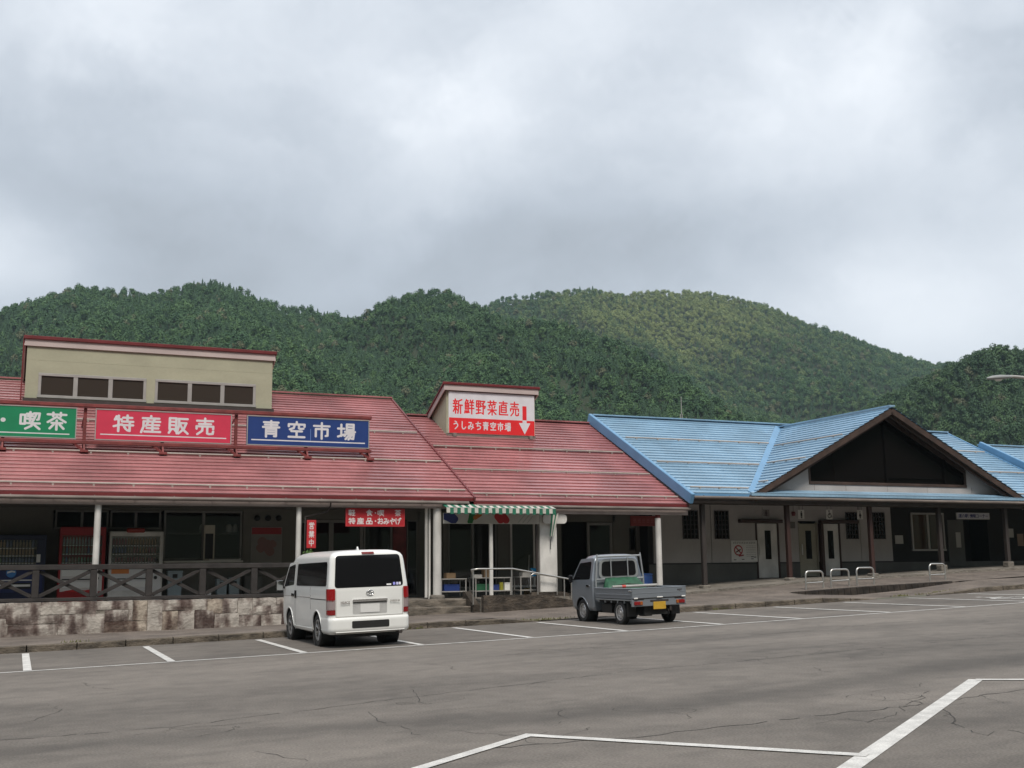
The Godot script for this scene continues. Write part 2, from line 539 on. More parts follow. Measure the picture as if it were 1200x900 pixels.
func land() -> void:
	slope_noise = FastNoiseLite.new()
	slope_noise.seed = 21
	slope_noise.frequency = 0.0085
	slope_noise.fractal_octaves = 3
	var s := mb()
	quad(s, Vector3(-3000, -1.3, -3000), Vector3(3000, -1.3, -3000), Vector3(3000, -1.3, 3000), Vector3(-3000, -1.3, 3000))
	solo("terrain", s, worn(Color(0.10, 0.11, 0.06), 0.95, Vector3(0.02, 0.02, 0.02), 0.6, 30), "flat valley floor stretching out around the roadside station", "", "", "structure")
	s = mb()
	s.set_smooth_group(1)
	var xs := 120
	var zs := 96
	for i in xs:
		for j in zs:
			var x0 := -320.0 + 12.0 * i
			var z0 := -140.0 - 11.0 * j
			var p := []
			for q in [[0, 0], [1, 0], [1, 1], [0, 1]]:
				var xx: float = x0 + 12.0 * q[0]
				var zz: float = z0 - 11.0 * q[1]
				p.append(Vector3(xx, hill_y(xx, zz), zz))
			face(s, p, p[0] - Vector3(0, 50, 0))
	var m := worn(Color(0.035, 0.05, 0.018), 0.95, Vector3(0.03, 0.03, 0.03), 0.5, 31, 0.5)
	solo("hills", s, m, "green hills rising behind the roadside station", "", "", "structure")
	# unseen slope added behind the viewer, raised to darken reflections and porches
	s = mb()
	s.set_smooth_group(1)
	for i in 60:
		for j in 14:
			var p := []
			for q in [[0, 0], [1, 0], [1, 1], [0, 1]]:
				var xx: float = -780.0 + 26.0 * (i + q[0])
				var zz: float = 70.0 + 22.0 * (j + q[1])
				var kk := clampf((zz - 75.0) / 200.0, 0.0, 1.0)
				p.append(Vector3(xx, -1.5 + 165.0 * kk * (1.0 + 0.25 * slope_noise.get_noise_2d(xx, 50.0)) + 8.0 * slope_noise.get_noise_2d(xx * 3.0, zz * 3.0) * kk, zz))
			face(s, p, p[0] - Vector3(0, 50, 0))
	solo("hills", s, m, "unseen bare slope added facing the station to darken its glass and porches", "", "", "structure")

func leaf_tri(s: SurfaceTool, rng: RandomNumberGenerator, c: Vector3, out: Vector3, size: float) -> void:
	var n := (out + Vector3(rng.randf_range(-0.5, 0.5), rng.randf_range(-0.2, 0.8), rng.randf_range(-0.5, 0.5))).normalized()
	var u := n.cross(Vector3(rng.randf_range(-1, 1), rng.randf_range(-1, 1), rng.randf_range(-1, 1))).normalized()
	var v := n.cross(u)
	var k := size * rng.randf_range(0.6, 1.25)
	face(s, [c + u * k, c + (-u * 0.5 + v * 0.8) * k, c + (-u * 0.6 - v * 0.75) * k], c - out)

func broad_tree(sd: int) -> ArrayMesh:
	var rng := RandomNumberGenerator.new()
	rng.seed = sd
	var s := mb()
	var lobes := []
	for i in 6:
		var th := TAU * i / 6.0 + rng.randf_range(-0.4, 0.4)
		lobes.append([Vector3(cos(th) * rng.randf_range(0.8, 1.7), rng.randf_range(3.4, 6.0), sin(th) * rng.randf_range(0.8, 1.7)), rng.randf_range(1.3, 2.1)])
	lobes.append([Vector3(0, 6.3, 0), rng.randf_range(1.5, 2.2)])
	for L in lobes:
		var c: Vector3 = L[0]
		var r: float = L[1]
		for i in 46:
			var d := Vector3(rng.randfn(), rng.randfn(), rng.randfn()).normalized()
			if d.y < -0.55: d.y = -d.y
			leaf_tri(s, rng, c + d * r * rng.randf_range(0.62, 1.08), d, 0.52)
	tube(s, Vector3(0, -1.5, 0), Vector3(0, 4.5, 0), 0.25, 0.1, 5, false)
	return make(s)

func cone_tree(sd: int) -> ArrayMesh:
	var rng := RandomNumberGenerator.new()
	rng.seed = sd
	var s := mb()
	var high := 8.6
	for j in 9:
		var t := j / 9.0
		var y := 1.5 + t * (high - 1.8)
		var r := 2.3 * pow(1.0 - t, 0.8) + 0.15
		var n := 9
		for i in n:
			var th := TAU * (i + rng.randf_range(-0.3, 0.3)) / n + j
			var rr := r * rng.randf_range(0.7, 1.15)
			var w := 0.34 + 0.2 * rr
			var d := Vector3(cos(th), 0, sin(th))
			var e := Vector3(-sin(th), 0, cos(th)) * w * 0.55
			var tip := d * rr + Vector3(0, y - 0.55 * rr * rng.randf_range(0.3, 0.8), 0)
			var root := Vector3(0, y + 0.5, 0)
			face(s, [root, tip + e * 0.4 - d * rr * 0.25, tip, tip - e * 0.4 - d * rr * 0.25], Vector3(0, y - 4.0, 0))
			face(s, [root + d * 0.2, tip + e - d * rr * 0.45, tip - d * rr * 0.1 + Vector3(0, -0.3, 0), tip - e - d * rr * 0.45], Vector3(0, y - 4.0, 0))
	tube(s, Vector3(0, -1.5, 0), Vector3(0, high, 0), 0.2, 0.03, 5, false)
	return make(s)

func forests() -> void:
	var rng := RandomNumberGenerator.new()
	rng.seed = 77
	var kinds := [broad_tree(1), broad_tree(2), broad_tree(3), cone_tree(4), cone_tree(5)]
	var pick := FastNoiseLite.new()
	pick.seed = 8
	pick.frequency = 0.011
	var m := mat(Color(1, 1, 1), 0.75)
	m.vertex_color_use_as_albedo = true
	m.backlight_enabled = true
	m.backlight = Color(0.16, 0.2, 0.06)
	var names := ["forest on the dark wooded hill behind the cream clerestory", "forest on the rounded wooded spur above the fresh vegetable sign", "forest with painted sunlit crowns on the broad hill behind the blue roof", "forest on the nearest dark hill beside the street lamp"]
	var lists := []
	for i in 4:
		var row := []
		for k in kinds.size(): row.append([])
		lists.append(row)
	var z := -165.0
	while z > -960.0:
		var step := clampf(-z * 0.0050, 2.3, 3.9)
		var x := z * 0.16
		x = -absf(x) - 20.0
		while x < -z * 1.18 + 20.0:
			var px := x + rng.randf_range(-0.5, 0.5) * step
			var pz := z + rng.randf_range(-0.5, 0.5) * step
			x += step
			var ha := one_hill(HILL_A, px, pz, -640.0, -170.0)
			var hb := one_hill(HILL_B, px, pz, -560.0, -215.0)
			var hc := one_hill(HILL_C, px, pz, -880.0, -330.0)
			var hd := one_hill(HILL_D, px, pz, -330.0, -150.0)
			var h := maxf(maxf(ha, hb), maxf(hc, hd))
			if h < 8.0: continue
			var own := 0 if h == ha else (1 if h == hb else (2 if h == hc else 3))
			if pz < [-640.0, -560.0, -880.0, -330.0][own] - 45.0: continue
			var dist := sqrt(px * px + pz * pz)
			if (h + 8.0) / dist < 0.07: continue
			var n := pick.get_noise_2d(px, pz)
			var n2 := pick.get_noise_2d(px * 6.0 + 500.0, pz * 6.0)
			# sunlit patch painted into the broad hill's tree colours, the rest is mostly cedar
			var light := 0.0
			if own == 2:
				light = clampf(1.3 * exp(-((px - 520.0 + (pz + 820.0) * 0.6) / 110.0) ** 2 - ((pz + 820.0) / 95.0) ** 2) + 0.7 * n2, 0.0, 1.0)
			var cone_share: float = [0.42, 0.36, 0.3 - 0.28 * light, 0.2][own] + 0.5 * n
			var cone: bool = rng.randf() < cone_share
			var k := (3 + rng.randi() % 2) if cone else rng.randi() % 3
			var c: Color
			if cone: c = Color(0.022, 0.062, 0.024).lerp(Color(0.038, 0.092, 0.034), rng.randf())
			else:
				c = Color(0.034, 0.092, 0.030).lerp(Color(0.078, 0.155, 0.044), clampf(rng.randf() * 0.6 + n2 * 0.8 + 0.1, 0.0, 1.0))
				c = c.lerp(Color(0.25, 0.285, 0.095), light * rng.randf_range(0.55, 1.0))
				if rng.randf() < 0.04: c = Color(0.13, 0.14, 0.07)
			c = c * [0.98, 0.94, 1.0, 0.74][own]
			var grow: float = pow(rng.randf_range(0.7, 1.12), 1.5) * [0.7, 0.66, 0.76, 0.66][own]
			var b := Basis(Vector3.UP, rng.randf() * TAU).scaled(Vector3(grow * rng.randf_range(0.9, 1.15), grow * rng.randf_range(0.85, 1.2), grow))
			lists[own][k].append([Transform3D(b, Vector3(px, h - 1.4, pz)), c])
		z -= step * 0.9
	for i in 4:
		var o := thing("forest", names[i], "forest")
		o.set_meta("kind", "stuff")
		for k in kinds.size():
			var L: Array = lists[i][k]
			if L.is_empty(): continue
			var mm := MultiMesh.new()
			mm.transform_format = MultiMesh.TRANSFORM_3D
			mm.use_colors = true
			mm.mesh = kinds[k]
			mm.instance_count = L.size()
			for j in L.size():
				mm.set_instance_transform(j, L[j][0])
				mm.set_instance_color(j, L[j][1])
			var mi := MultiMeshInstance3D.new()
			mi.multimesh = mm
			mi.material_override = m
			mi.name = "trees"
			mi.set_meta("kind", "stuff")
			o.add_child(mi, true)

# ---------------------------------------------------------------- car park
func near_line(p: Vector2, pts: Array) -> float:
	var best := 1e9
	for i in pts.size() - 1:
		var a: Vector2 = pts[i]
		var b: Vector2 = pts[i + 1]
		var q := Geometry2D.get_closest_point_to_segment(p, a, b)
		best = minf(best, p.distance_to(q))
	return best

func asphalt_tex() -> ImageTexture:
	var w := 1280
	var h := 768
	var f := FastNoiseLite.new()
	f.seed = 3
	f.frequency = 0.28
	f.fractal_octaves = 5
	var f2 := FastNoiseLite.new()
	f2.seed = 4
	f2.frequency = 2.2
	f2.fractal_octaves = 3
	var data := PackedByteArray()
	data.resize(w * h * 3)
	var band := [Vector2(-4.0, -12.6), Vector2(1.95, -12.17), Vector2(3.96, -11.85), Vector2(5.31, -11.29), Vector2(6.97, -11.19), Vector2(9.73, -11.59), Vector2(12.3, -12.3), Vector2(20.0, -12.6)]
	var band2 := [Vector2(3.4, -15.9), Vector2(5.8, -15.7), Vector2(7.2, -15.1)]
	var i := 0
	for y in h:
		for x in w:
			var p := Vector2(-12.0 + 50.0 * (x + 0.5) / w, -27.2 + 30.0 * (y + 0.5) / h)
			var v := 1.0 + 0.38 * f.get_noise_2d(p.x * 0.35, p.y * 1.0) + 0.16 * f2.get_noise_2d(p.x, p.y)
			if p.y < -10.0 and p.y > -13.5:
				var d := near_line(p, band)
				var d2 := d / (0.55 + 0.6 * f.get_noise_2d(p.x * 0.8, 40.0 + p.y))
				v *= 1.0 - 0.36 * exp(-d2 * d2)
			if p.y < -14.0 and p.y > -17.0:
				var e := near_line(p, band2) / 0.5
				v *= 1.0 - 0.12 * exp(-e * e)
			# lanes laid at different times
			var wav := 0.35 * f.get_noise_2d(p.x * 0.3, 90.0)
			v *= 1.0 + 0.05 * smoothstep(-18.7, -19.1, p.y + wav) - 0.10 * smoothstep(-15.3, -14.7, p.y + wav) * smoothstep(-12.6, -13.4, p.y + wav) - 0.06 * smoothstep(-10.2, -9.4, p.y + wav)
			v *= 1.0 - 0.13 * clampf((f2.get_noise_2d(p.x * 0.22 + 30.0, p.y * 0.5) - 0.12) * 5.0, 0.0, 1.0)
			# parking bays: darker towards the kerb, drips in the middle of each bay
			if p.y < -21.9:
				v *= 0.90
				var bay := fposmod(p.x - 0.28, 2.44) / 2.44 - 0.5
				v *= 1.0 - 0.16 * exp(-bay * bay * 40.0) * clampf((f2.get_noise_2d(p.x * 0.5, p.y * 0.7) + 0.4) * 1.6, 0.0, 1.0)
			v = clampf(v, 0.4, 1.5) * 0.166
			var c := Color(v * 1.105, v * 0.98, v * 0.85).linear_to_srgb()
			data[i] = int(c.r * 255.0)
			data[i + 1] = int(c.g * 255.0)
			data[i + 2] = int(c.b * 255.0)
			i += 3
	return ImageTexture.create_from_image(Image.create_from_data(w, h, false, Image.FORMAT_RGB8, data))

# a painted strip that follows the ground
func strip(s: SurfaceTool, a: Vector2, b: Vector2, wide: float, lift: float) -> void:
	var n := maxi(1, int(ceil(absf(b.x - a.x) / 1.0)))
	var side := (b - a).normalized().orthogonal() * wide / 2.0
	for i in n:
		var p := a.lerp(b, float(i) / n)
		var q := a.lerp(b, float(i + 1) / n)
		var at := func(v: Vector2) -> Vector3: return Vector3(v.x, ground_y(v.x) + lift, v.y)
		face(s, [at.call(p + side), at.call(q + side), at.call(q - side), at.call(p - side)], at.call(p) - Vector3(0, 5, 0))

func car_park() -> void:
	var s := mb()
	s.set_smooth_group(1)
	for i in 120:
		var x0 := -50.0 + i
		for j in 4:
			var za := [-27.02, -20.0, -10.0, 5.0][j] as float
			var zb := [-20.0, -10.0, 5.0, 40.0][j] as float
			for q in [[0, 0], [1, 0], [1, 1], [0, 0], [1, 1], [0, 1]]:
				var v := Vector3(x0 + q[0], 0, zb if q[1] else za)
				v.y = ground_y(v.x)
				s.set_uv(Vector2((v.x + 12.0) / 50.0, (v.z + 27.2) / 30.0))
				s.add_vertex(v)
	var m := mat(Color(1, 1, 1), 0.86)
	m.albedo_texture = asphalt_tex()
	m.detail_enabled = true
	m.detail_blend_mode = BaseMaterial3D.BLEND_MODE_MUL
	m.detail_uv_layer = BaseMaterial3D.DETAIL_UV_2
	m.detail_albedo = noise_tex(60, 0.19, 0.55, 1.0, 0, 512)
	m.uv2_triplanar = true
	m.uv2_world_triplanar = true
	m.uv2_scale = Vector3(0.31, 0.31, 0.31)
	m.roughness = 0.88
	# a real bump map, repeated: the stones in the asphalt
	var o := solo("car_park", s, m, "worn grey asphalt car park with patches and cracks", "", "", "structure")
	o.set_meta("kind", "structure")
	# cracks and old joints, lying open in the surface
	var cracks := [
		[Vector2(-3.0, -13.3), Vector2(-0.06, -13.19), Vector2(1.64, -13.1), Vector2(3.7, -13.67), Vector2(5.66, -14.12), Vector2(8.22, -14.73), Vector2(10.81, -14.82), Vector2(13.6, -15.08), Vector2(16.68, -15.21), Vector2(22.0, -15.5)],
		[Vector2(3.93, -9.82), Vector2(5.32, -9.57), Vector2(6.96, -9.6), Vector2(9.23, -9.64), Vector2(10.71, -9.84), Vector2(14.0, -10.2)],
		[Vector2(8.0, -18.6), Vector2(11.42, -18.88), Vector2(13.78, -18.87), Vector2(16.68, -19.22), Vector2(21.13, -19.23), Vector2(27.0, -19.6)],
		[Vector2(3.82, -13.02), Vector2(3.76, -12.31), Vector2(3.66, -11.77), Vector2(3.78, -11.61), Vector2(3.73, -11.16), Vector2(3.76, -10.94)],
		[Vector2(5.01, -15.02), Vector2(4.89, -14.29), Vector2(4.68, -13.79), Vector2(4.6, -13.25)],
		[Vector2(5.63, -11.63), Vector2(5.41, -11.07), Vector2(5.21, -10.77)],
		[Vector2(8.72, -9.06), Vector2(8.22, -8.38), Vector2(7.97, -7.83), Vector2(8.35, -7.9), Vector2(8.32, -7.68)],
		[Vector2(9.79, -10.42), Vector2(9.11, -9.83), Vector2(8.82, -9.71), Vector2(8.24, -9.2), Vector2(7.7, -9.0)],
		[Vector2(9.11, -9.83), Vector2(8.9, -9.2), Vector2(8.22, -8.38)],
		[Vector2(2.15, -10.94), Vector2(2.32, -10.61), Vector2(2.36, -10.27), Vector2(2.44, -10.12)],
		[Vector2(1.08, -19.01), Vector2(1.15, -18.1), Vector2(1.46, -17.58)],
		[Vector2(0.2, -14.6), Vector2(0.6, -15.4), Vector2(0.5, -16.3)],
		[Vector2(6.3, -16.6), Vector2(6.5, -17.5), Vector2(6.2, -18.4)],
		[Vector2(10.2, -12.6), Vector2(10.5, -13.4), Vector2(10.3, -14.2), Vector2(10.6, -14.8)],
	]
	var rng := RandomNumberGenerator.new()
	rng.seed = 5
	s = mb()
	for i in cracks.size():
		var base := 0.013 if i < 3 else 0.0075
		var pts := []
		var L: Array = cracks[i]
		for j in L.size() - 1:
			var a: Vector2 = L[j]
			var b: Vector2 = L[j + 1]
			var n := maxi(2, int(a.distance_to(b) / 0.14))
			for k in n:
				pts.append(a.lerp(b, float(k) / n) + Vector2(rng.randf_range(-1, 1), rng.randf_range(-1, 1)) * 0.05)
		pts.append(L[-1])
		for j in pts.size() - 1:
			if rng.randf() < 0.13: continue
			strip(s, pts[j], pts[j + 1] + (pts[j + 1] - pts[j]) * 0.06, base * rng.randf_range(0.5, 1.5), 0.003)
	# webs of short fine cracks
	for i in 44:
		var seam_: Array = cracks[rng.randi() % 3]
		var si := rng.randi() % (seam_.size() - 1)
		var c: Vector2 = seam_[si].lerp(seam_[si + 1], rng.randf()) + Vector2(rng.randfn() * 0.5, rng.randfn() * 0.6)
		var dir := rng.randf() * TAU
		for br in 1 + rng.randi() % 3:
			var p2 := c
			var d2 := dir + rng.randf_range(-1.6, 1.6)
			for j in 4 + rng.randi() % 9:
				d2 += rng.randf_range(-0.75, 0.75)
				var q2 := p2 + Vector2(cos(d2), sin(d2) * 0.8) * rng.randf_range(0.05, 0.15)
				if q2.y > -21.4: strip(s, p2, q2 + (q2 - p2) * 0.08, rng.randf_range(0.003, 0.008), 0.003)
				p2 = q2
	solo("ground_cracks", s, mat(Color(0.035, 0.033, 0.03), 0.95), "dark cracks and old joints running across the asphalt", "", "", "stuff")
	# painted lines
	var marks := struct("road_markings", "white painted parking lines on the asphalt")
	s = mb()
	strip(s, Vector2(-14.0, -21.9), Vector2(40.0, -21.9), 0.11, 0.006)
	part("line", s, M.line_paint, marks)
	for x in [-4.6, -2.16, 0.28, 2.72, 5.19, 7.58, 10.0, 12.3, 14.78, 17.0, 19.65, 22.1, 24.5, 26.9, 29.3, 31.7]:
		s = mb()
		strip(s, Vector2(x, -21.97), Vector2(x, -26.55), 0.14, 0.010)
		part("line", s, M.line_paint, marks)
	for L in [[Vector2(1.0, -7.67), Vector2(4.68, -10.28), 0.13], [Vector2(4.6, -10.27), Vector2(6.5, -7.62), 0.13], [Vector2(11.03, -10.86), Vector2(3.6, -5.56), 0.175], [Vector2(11.0, -10.83), Vector2(14.0, -8.13), 0.13]]:
		s = mb()
		strip(s, L[0], L[1], L[2], 0.005 if L[2] > 0.15 else 0.009)
		part("line", s, M.line_paint, marks)
	# wheelchair symbol in one bay
	s = mb()
	var o2 := Vector2(25.7, -23.9)
	for q in [[-0.1, -0.75, -0.1, -0.1], [-0.1, -0.1, 0.35, -0.1], [0.35, -0.1, 0.5, 0.5], [-0.1, -0.42, 0.25, -0.42], [-0.25, -0.35, -0.5, 0.0], [-0.5, 0.0, -0.4, 0.45], [-0.4, 0.45, 0.0, 0.6], [0.0, 0.6, 0.3, 0.35], [-0.1, -1.05, -0.1, -0.85]]:
		strip(s, o2 + Vector2(q[0], q[1]), o2 + Vector2(q[2], q[3]), 0.15, 0.006)
	part("wheelchair_symbol", s, M.line_paint, marks)

# ---------------------------------------------------------------- pavement
func sheet(s: SurfaceTool, x0: float, x1: float, nx: int, z0: float, z1: float, nz: int, h: Callable) -> void:
	s.set_smooth_group(1)
	for i in nx:
		for j in nz:
			var p := []
			for q in [[0, 0], [1, 0], [1, 1], [0, 1]]:
				var x := lerpf(x0, x1, float(i + q[0]) / nx)
				var z := lerpf(z0, z1, float(j + q[1]) / nz)
				p.append(Vector3(x, h.call(x, z), z))
			face(s, p, p[0] - Vector3(0, 5, 0))
	s.set_smooth_group(-1)

func pavement() -> void:
	var pm := worn(Color(0.21, 0.175, 0.148), 0.92, Vector3(0.22, 0.22, 0.22), 0.55, 33, 0.7)
	bumpy(pm, 3, 0.06, 5.0, 0.6)
	var s := mb()
	sheet(s, -40.0, 22.2, 125, -27.15, -31.45, 9, walk_y)
	sheet(s, 22.2, 50.0, 56, -29.2, -31.45, 6, walk_y)
	sheet(s, 22.2, 50.0, 56, -27.15, -29.2, 6, dip_y)
	for i in 28:
		var xa := 22.2 + 0.25 * i
		var xb := xa + 0.25
		quad(s, Vector3(xa, dip_y(xa, -29.2) - 0.02, -29.2), Vector3(xb, dip_y(xb, -29.2) - 0.02, -29.2), Vector3(xb, walk_y(xb, -29.2), -29.2), Vector3(xa, walk_y(xa, -29.2), -29.2))
	# under the shop fronts
	sheet(s, -40.0, 19.6, 60, -31.45, -32.6, 1, func(x: float, _z: float) -> float: return lut(FLOOR_LINE, x))
	solo("pavement", s, pm, "brownish paved walk between the kerb and the shops", "", "", "structure")
	# the stained edge that holds the upper walk where the crossing dips
	var edge := struct("retaining_edge", "low dark stained edge holding the upper walk beside the dropped crossing")
	s = mb()
	for i in 26:
		var xa := 22.3 + 0.255 * i
		var xb := xa + 0.25
		var mid := (xa + xb) / 2.0
		bbx(s, Vector3(mid, walk_y(mid, -29.2) - 0.16, -29.25), Vector3(0.25, 0.35, 0.16), 0.015, Basis(Vector3(0, 0, 1), 0.07))
	part("edge_stone", s, worn(Color(0.05, 0.04, 0.032), 0.95, Vector3(0.5, 0.9, 0.5), 0.35, 27, 0.6), edge, "stuff")
	# kerb stones
	var kerb := struct("kerb", "row of weathered concrete kerb stones along the parking bays")
	var x := -9.9
	while x < 44.0:
		var l := 1.02
		var share := maxf(kerb_share(x), kerb_share(x + l))
		if share > 0.02:
			s = mb()
			var pts := []
			var y0 := kerb_top(x)
			var y1 := kerb_top(x + l)
			var a := 0.012
			var p := [Vector3(x + a, ground_y(x) - 0.06, 0), Vector3(x + l - a, ground_y(x + l) - 0.06, 0), Vector3(x + l - a, y1, 0), Vector3(x + a, y0, 0)]
			var f := Vector3(0, 0, KERB_Z)
			var b := Vector3(0, 0, KERB_Z - 0.16)
			var bev := 0.02
			var core: Vector3 = (p[0] + p[2]) / 2.0 + Vector3(0, 0, KERB_Z - 0.08)
			face(s, [p[0] + f, p[1] + f, p[2] + f - Vector3(0, bev, 0), p[3] + f - Vector3(0, bev, 0)], core)
			face(s, [p[3] + f - Vector3(0, bev, 0), p[2] + f - Vector3(0, bev, 0), p[2] + f - Vector3(0, 0, bev), p[3] + f - Vector3(0, 0, bev)], core)
			face(s, [p[3] + f - Vector3(0, 0, bev), p[2] + f - Vector3(0, 0, bev), p[2] + b, p[3] + b], core)
			face(s, [p[0] + f, p[3] + f - Vector3(0, bev, 0), p[3] + f - Vector3(0, 0, bev), p[3] + b, p[0] + b], core)
			face(s, [p[1] + f, p[2] + f - Vector3(0, bev, 0), p[2] + f - Vector3(0, 0, bev), p[2] + b, p[1] + b], core)
			part("kerb_stone", s, M.kerb, kerb)
		x += l
	# tufts of weeds in the joints
	var rng := RandomNumberGenerator.new()
	rng.seed = 15
	s = mb()
	var spots := [[12.9, -27.25, 10], [12.4, -27.2, 9], [1.25, -27.3, 5], [25.0, -27.4, 12], [25.9, -27.4, 8], [9.0, -27.0, 4], [18.2, -27.0, 3], [26.6, -27.5, 6], [13.4, -27.3, 6]]
	for sp in spots:
		for i in int(sp[2]) * 5:
			var c := Vector3(sp[0] + rng.randfn() * 0.16, 0, sp[1] + rng.randfn() * 0.05)
			c.y = ground_y(c.x) + 0.01
			if c.z < -27.15: c.y = (dip_y(c.x, c.z) if c.x > 22.2 else walk_y(c.x, c.z)) - 0.01
			elif kerb_share(c.x) > 0.5: c.z = -26.98
			var tip := c + Vector3(rng.randf_range(-0.06, 0.06), rng.randf_range(0.03, 0.09), rng.randf_range(-0.03, 0.06))
			tri(s, c + Vector3(-0.012, 0, 0), tip, c + Vector3(0.012, 0, 0.004))
	solo("grass", s, mat(Color(0.12, 0.13, 0.035), 0.9), "small tufts of weeds in the kerb joints", "grass", "", "stuff")

# ---------------------------------------------------------------- lapped metal roofing
# rows lie along "a" from left(t) to right(t); t is the distance up the slope from o along r
func lapped_roof(s: SurfaceTool, o: Vector3, a: Vector3, r: Vector3, n: Vector3, total: float, left: Callable, right: Callable, row := 0.265) -> void:
	var t := 0.0
	while t < total - 0.01:
		var t1 := minf(total, t + row)
		var prof := [[t, -0.004], [t, 0.030], [t + 0.008, 0.038], [t1, 0.002]]
		for i in prof.size() - 1:
			var p: Array = prof[i]
			var q: Array = prof[i + 1]
			var l0: float = left.call(p[0])
			var l1: float = left.call(q[0])
			var e0: float = right.call(p[0])
			var e1: float = right.call(q[0])
			if e0 - l0 < 0.02 and e1 - l1 < 0.02: continue
			var w0: Vector3 = o + r * p[0] + n * p[1]
			var w1: Vector3 = o + r * q[0] + n * q[1]
			face(s, [w0 + a * l0, w0 + a * e0, w1 + a * e1, w1 + a * l1], w0 - n * 9.0 + a * l0)
		t = t1

func k(v: float) -> Callable:
	return func(_t: float) -> float: return v

# snow guard: a pale bar on little feet
func snow_guard(called: String, a: Vector3, b: Vector3, n: Vector3, parent: Node3D) -> void:
	var s := mb()
	tube(s, a + n * 0.075, b + n * 0.075, 0.028, -1.0, 7)
	var cnt := int(a.distance_to(b) / 1.05)
	for i in cnt + 1:
		var p := a.lerp(b, (i + 0.5) / (cnt + 1))
		bx(s, p + n * 0.04, Vector3(0.05, 0.08, 0.07))
	part(called, s, M.guard, parent)

func window_in(parent: Node3D, x0: float, x1: float, y0: float, y1: float, z: float, panes: int, frame: Material, glass: Material, w := 0.05, called := "window") -> Node3D:
	var s := mb()
	bbxc(s, Vector3(x0, y1 - w, z - 0.04), Vector3(x1, y1, z + 0.04), 0.006)
	bbxc(s, Vector3(x0 - 0.02, y0, z - 0.04), Vector3(x1 + 0.02, y0 + w, z + 0.055), 0.006)
	for i in panes + 1:
		var x := lerpf(x0 + w / 2.0, x1 - w / 2.0, float(i) / panes)
		var ww := w if i == 0 or i == panes else w * 1.5
		bbxc(s, Vector3(x - ww / 2.0, y0 + w + 0.001, z - 0.037), Vector3(x + ww / 2.0, y1 - w - 0.001, z + 0.037), 0.006)
	var f := part(called, s, frame, parent)
	for i in panes:
		var xa := lerpf(x0 + w / 2.0, x1 - w / 2.0, float(i) / panes)
		var xb := lerpf(x0 + w / 2.0, x1 - w / 2.0, float(i + 1) / panes)
		s = mb()
		bxc(s, Vector3(xa + w * 0.5, y0 + w * 0.9, z - 0.008), Vector3(xb - w * 0.5, y1 - w * 0.9, z + 0.002))
		part("pane", s, glass, f)
	return f

# ---------------------------------------------------------------- cafe building (long red roof with a cream clerestory)
const SLOPE_R := Vector3(0, 0.4472, -0.8944)
const SLOPE_N := Vector3(0, 0.8944, 0.4472)
func on_a(x: float, z: float) -> Vector3:
	return Vector3(x, 3.65 + 0.5 * (-31.8 - z), z)

func wall_x(s: SurfaceTool, x0: float, x1: float, y0: float, y1: float, z: float, d := 0.14) -> void:
	bxc(s, Vector3(x0, y0, z - d), Vector3(x1, y1, z))

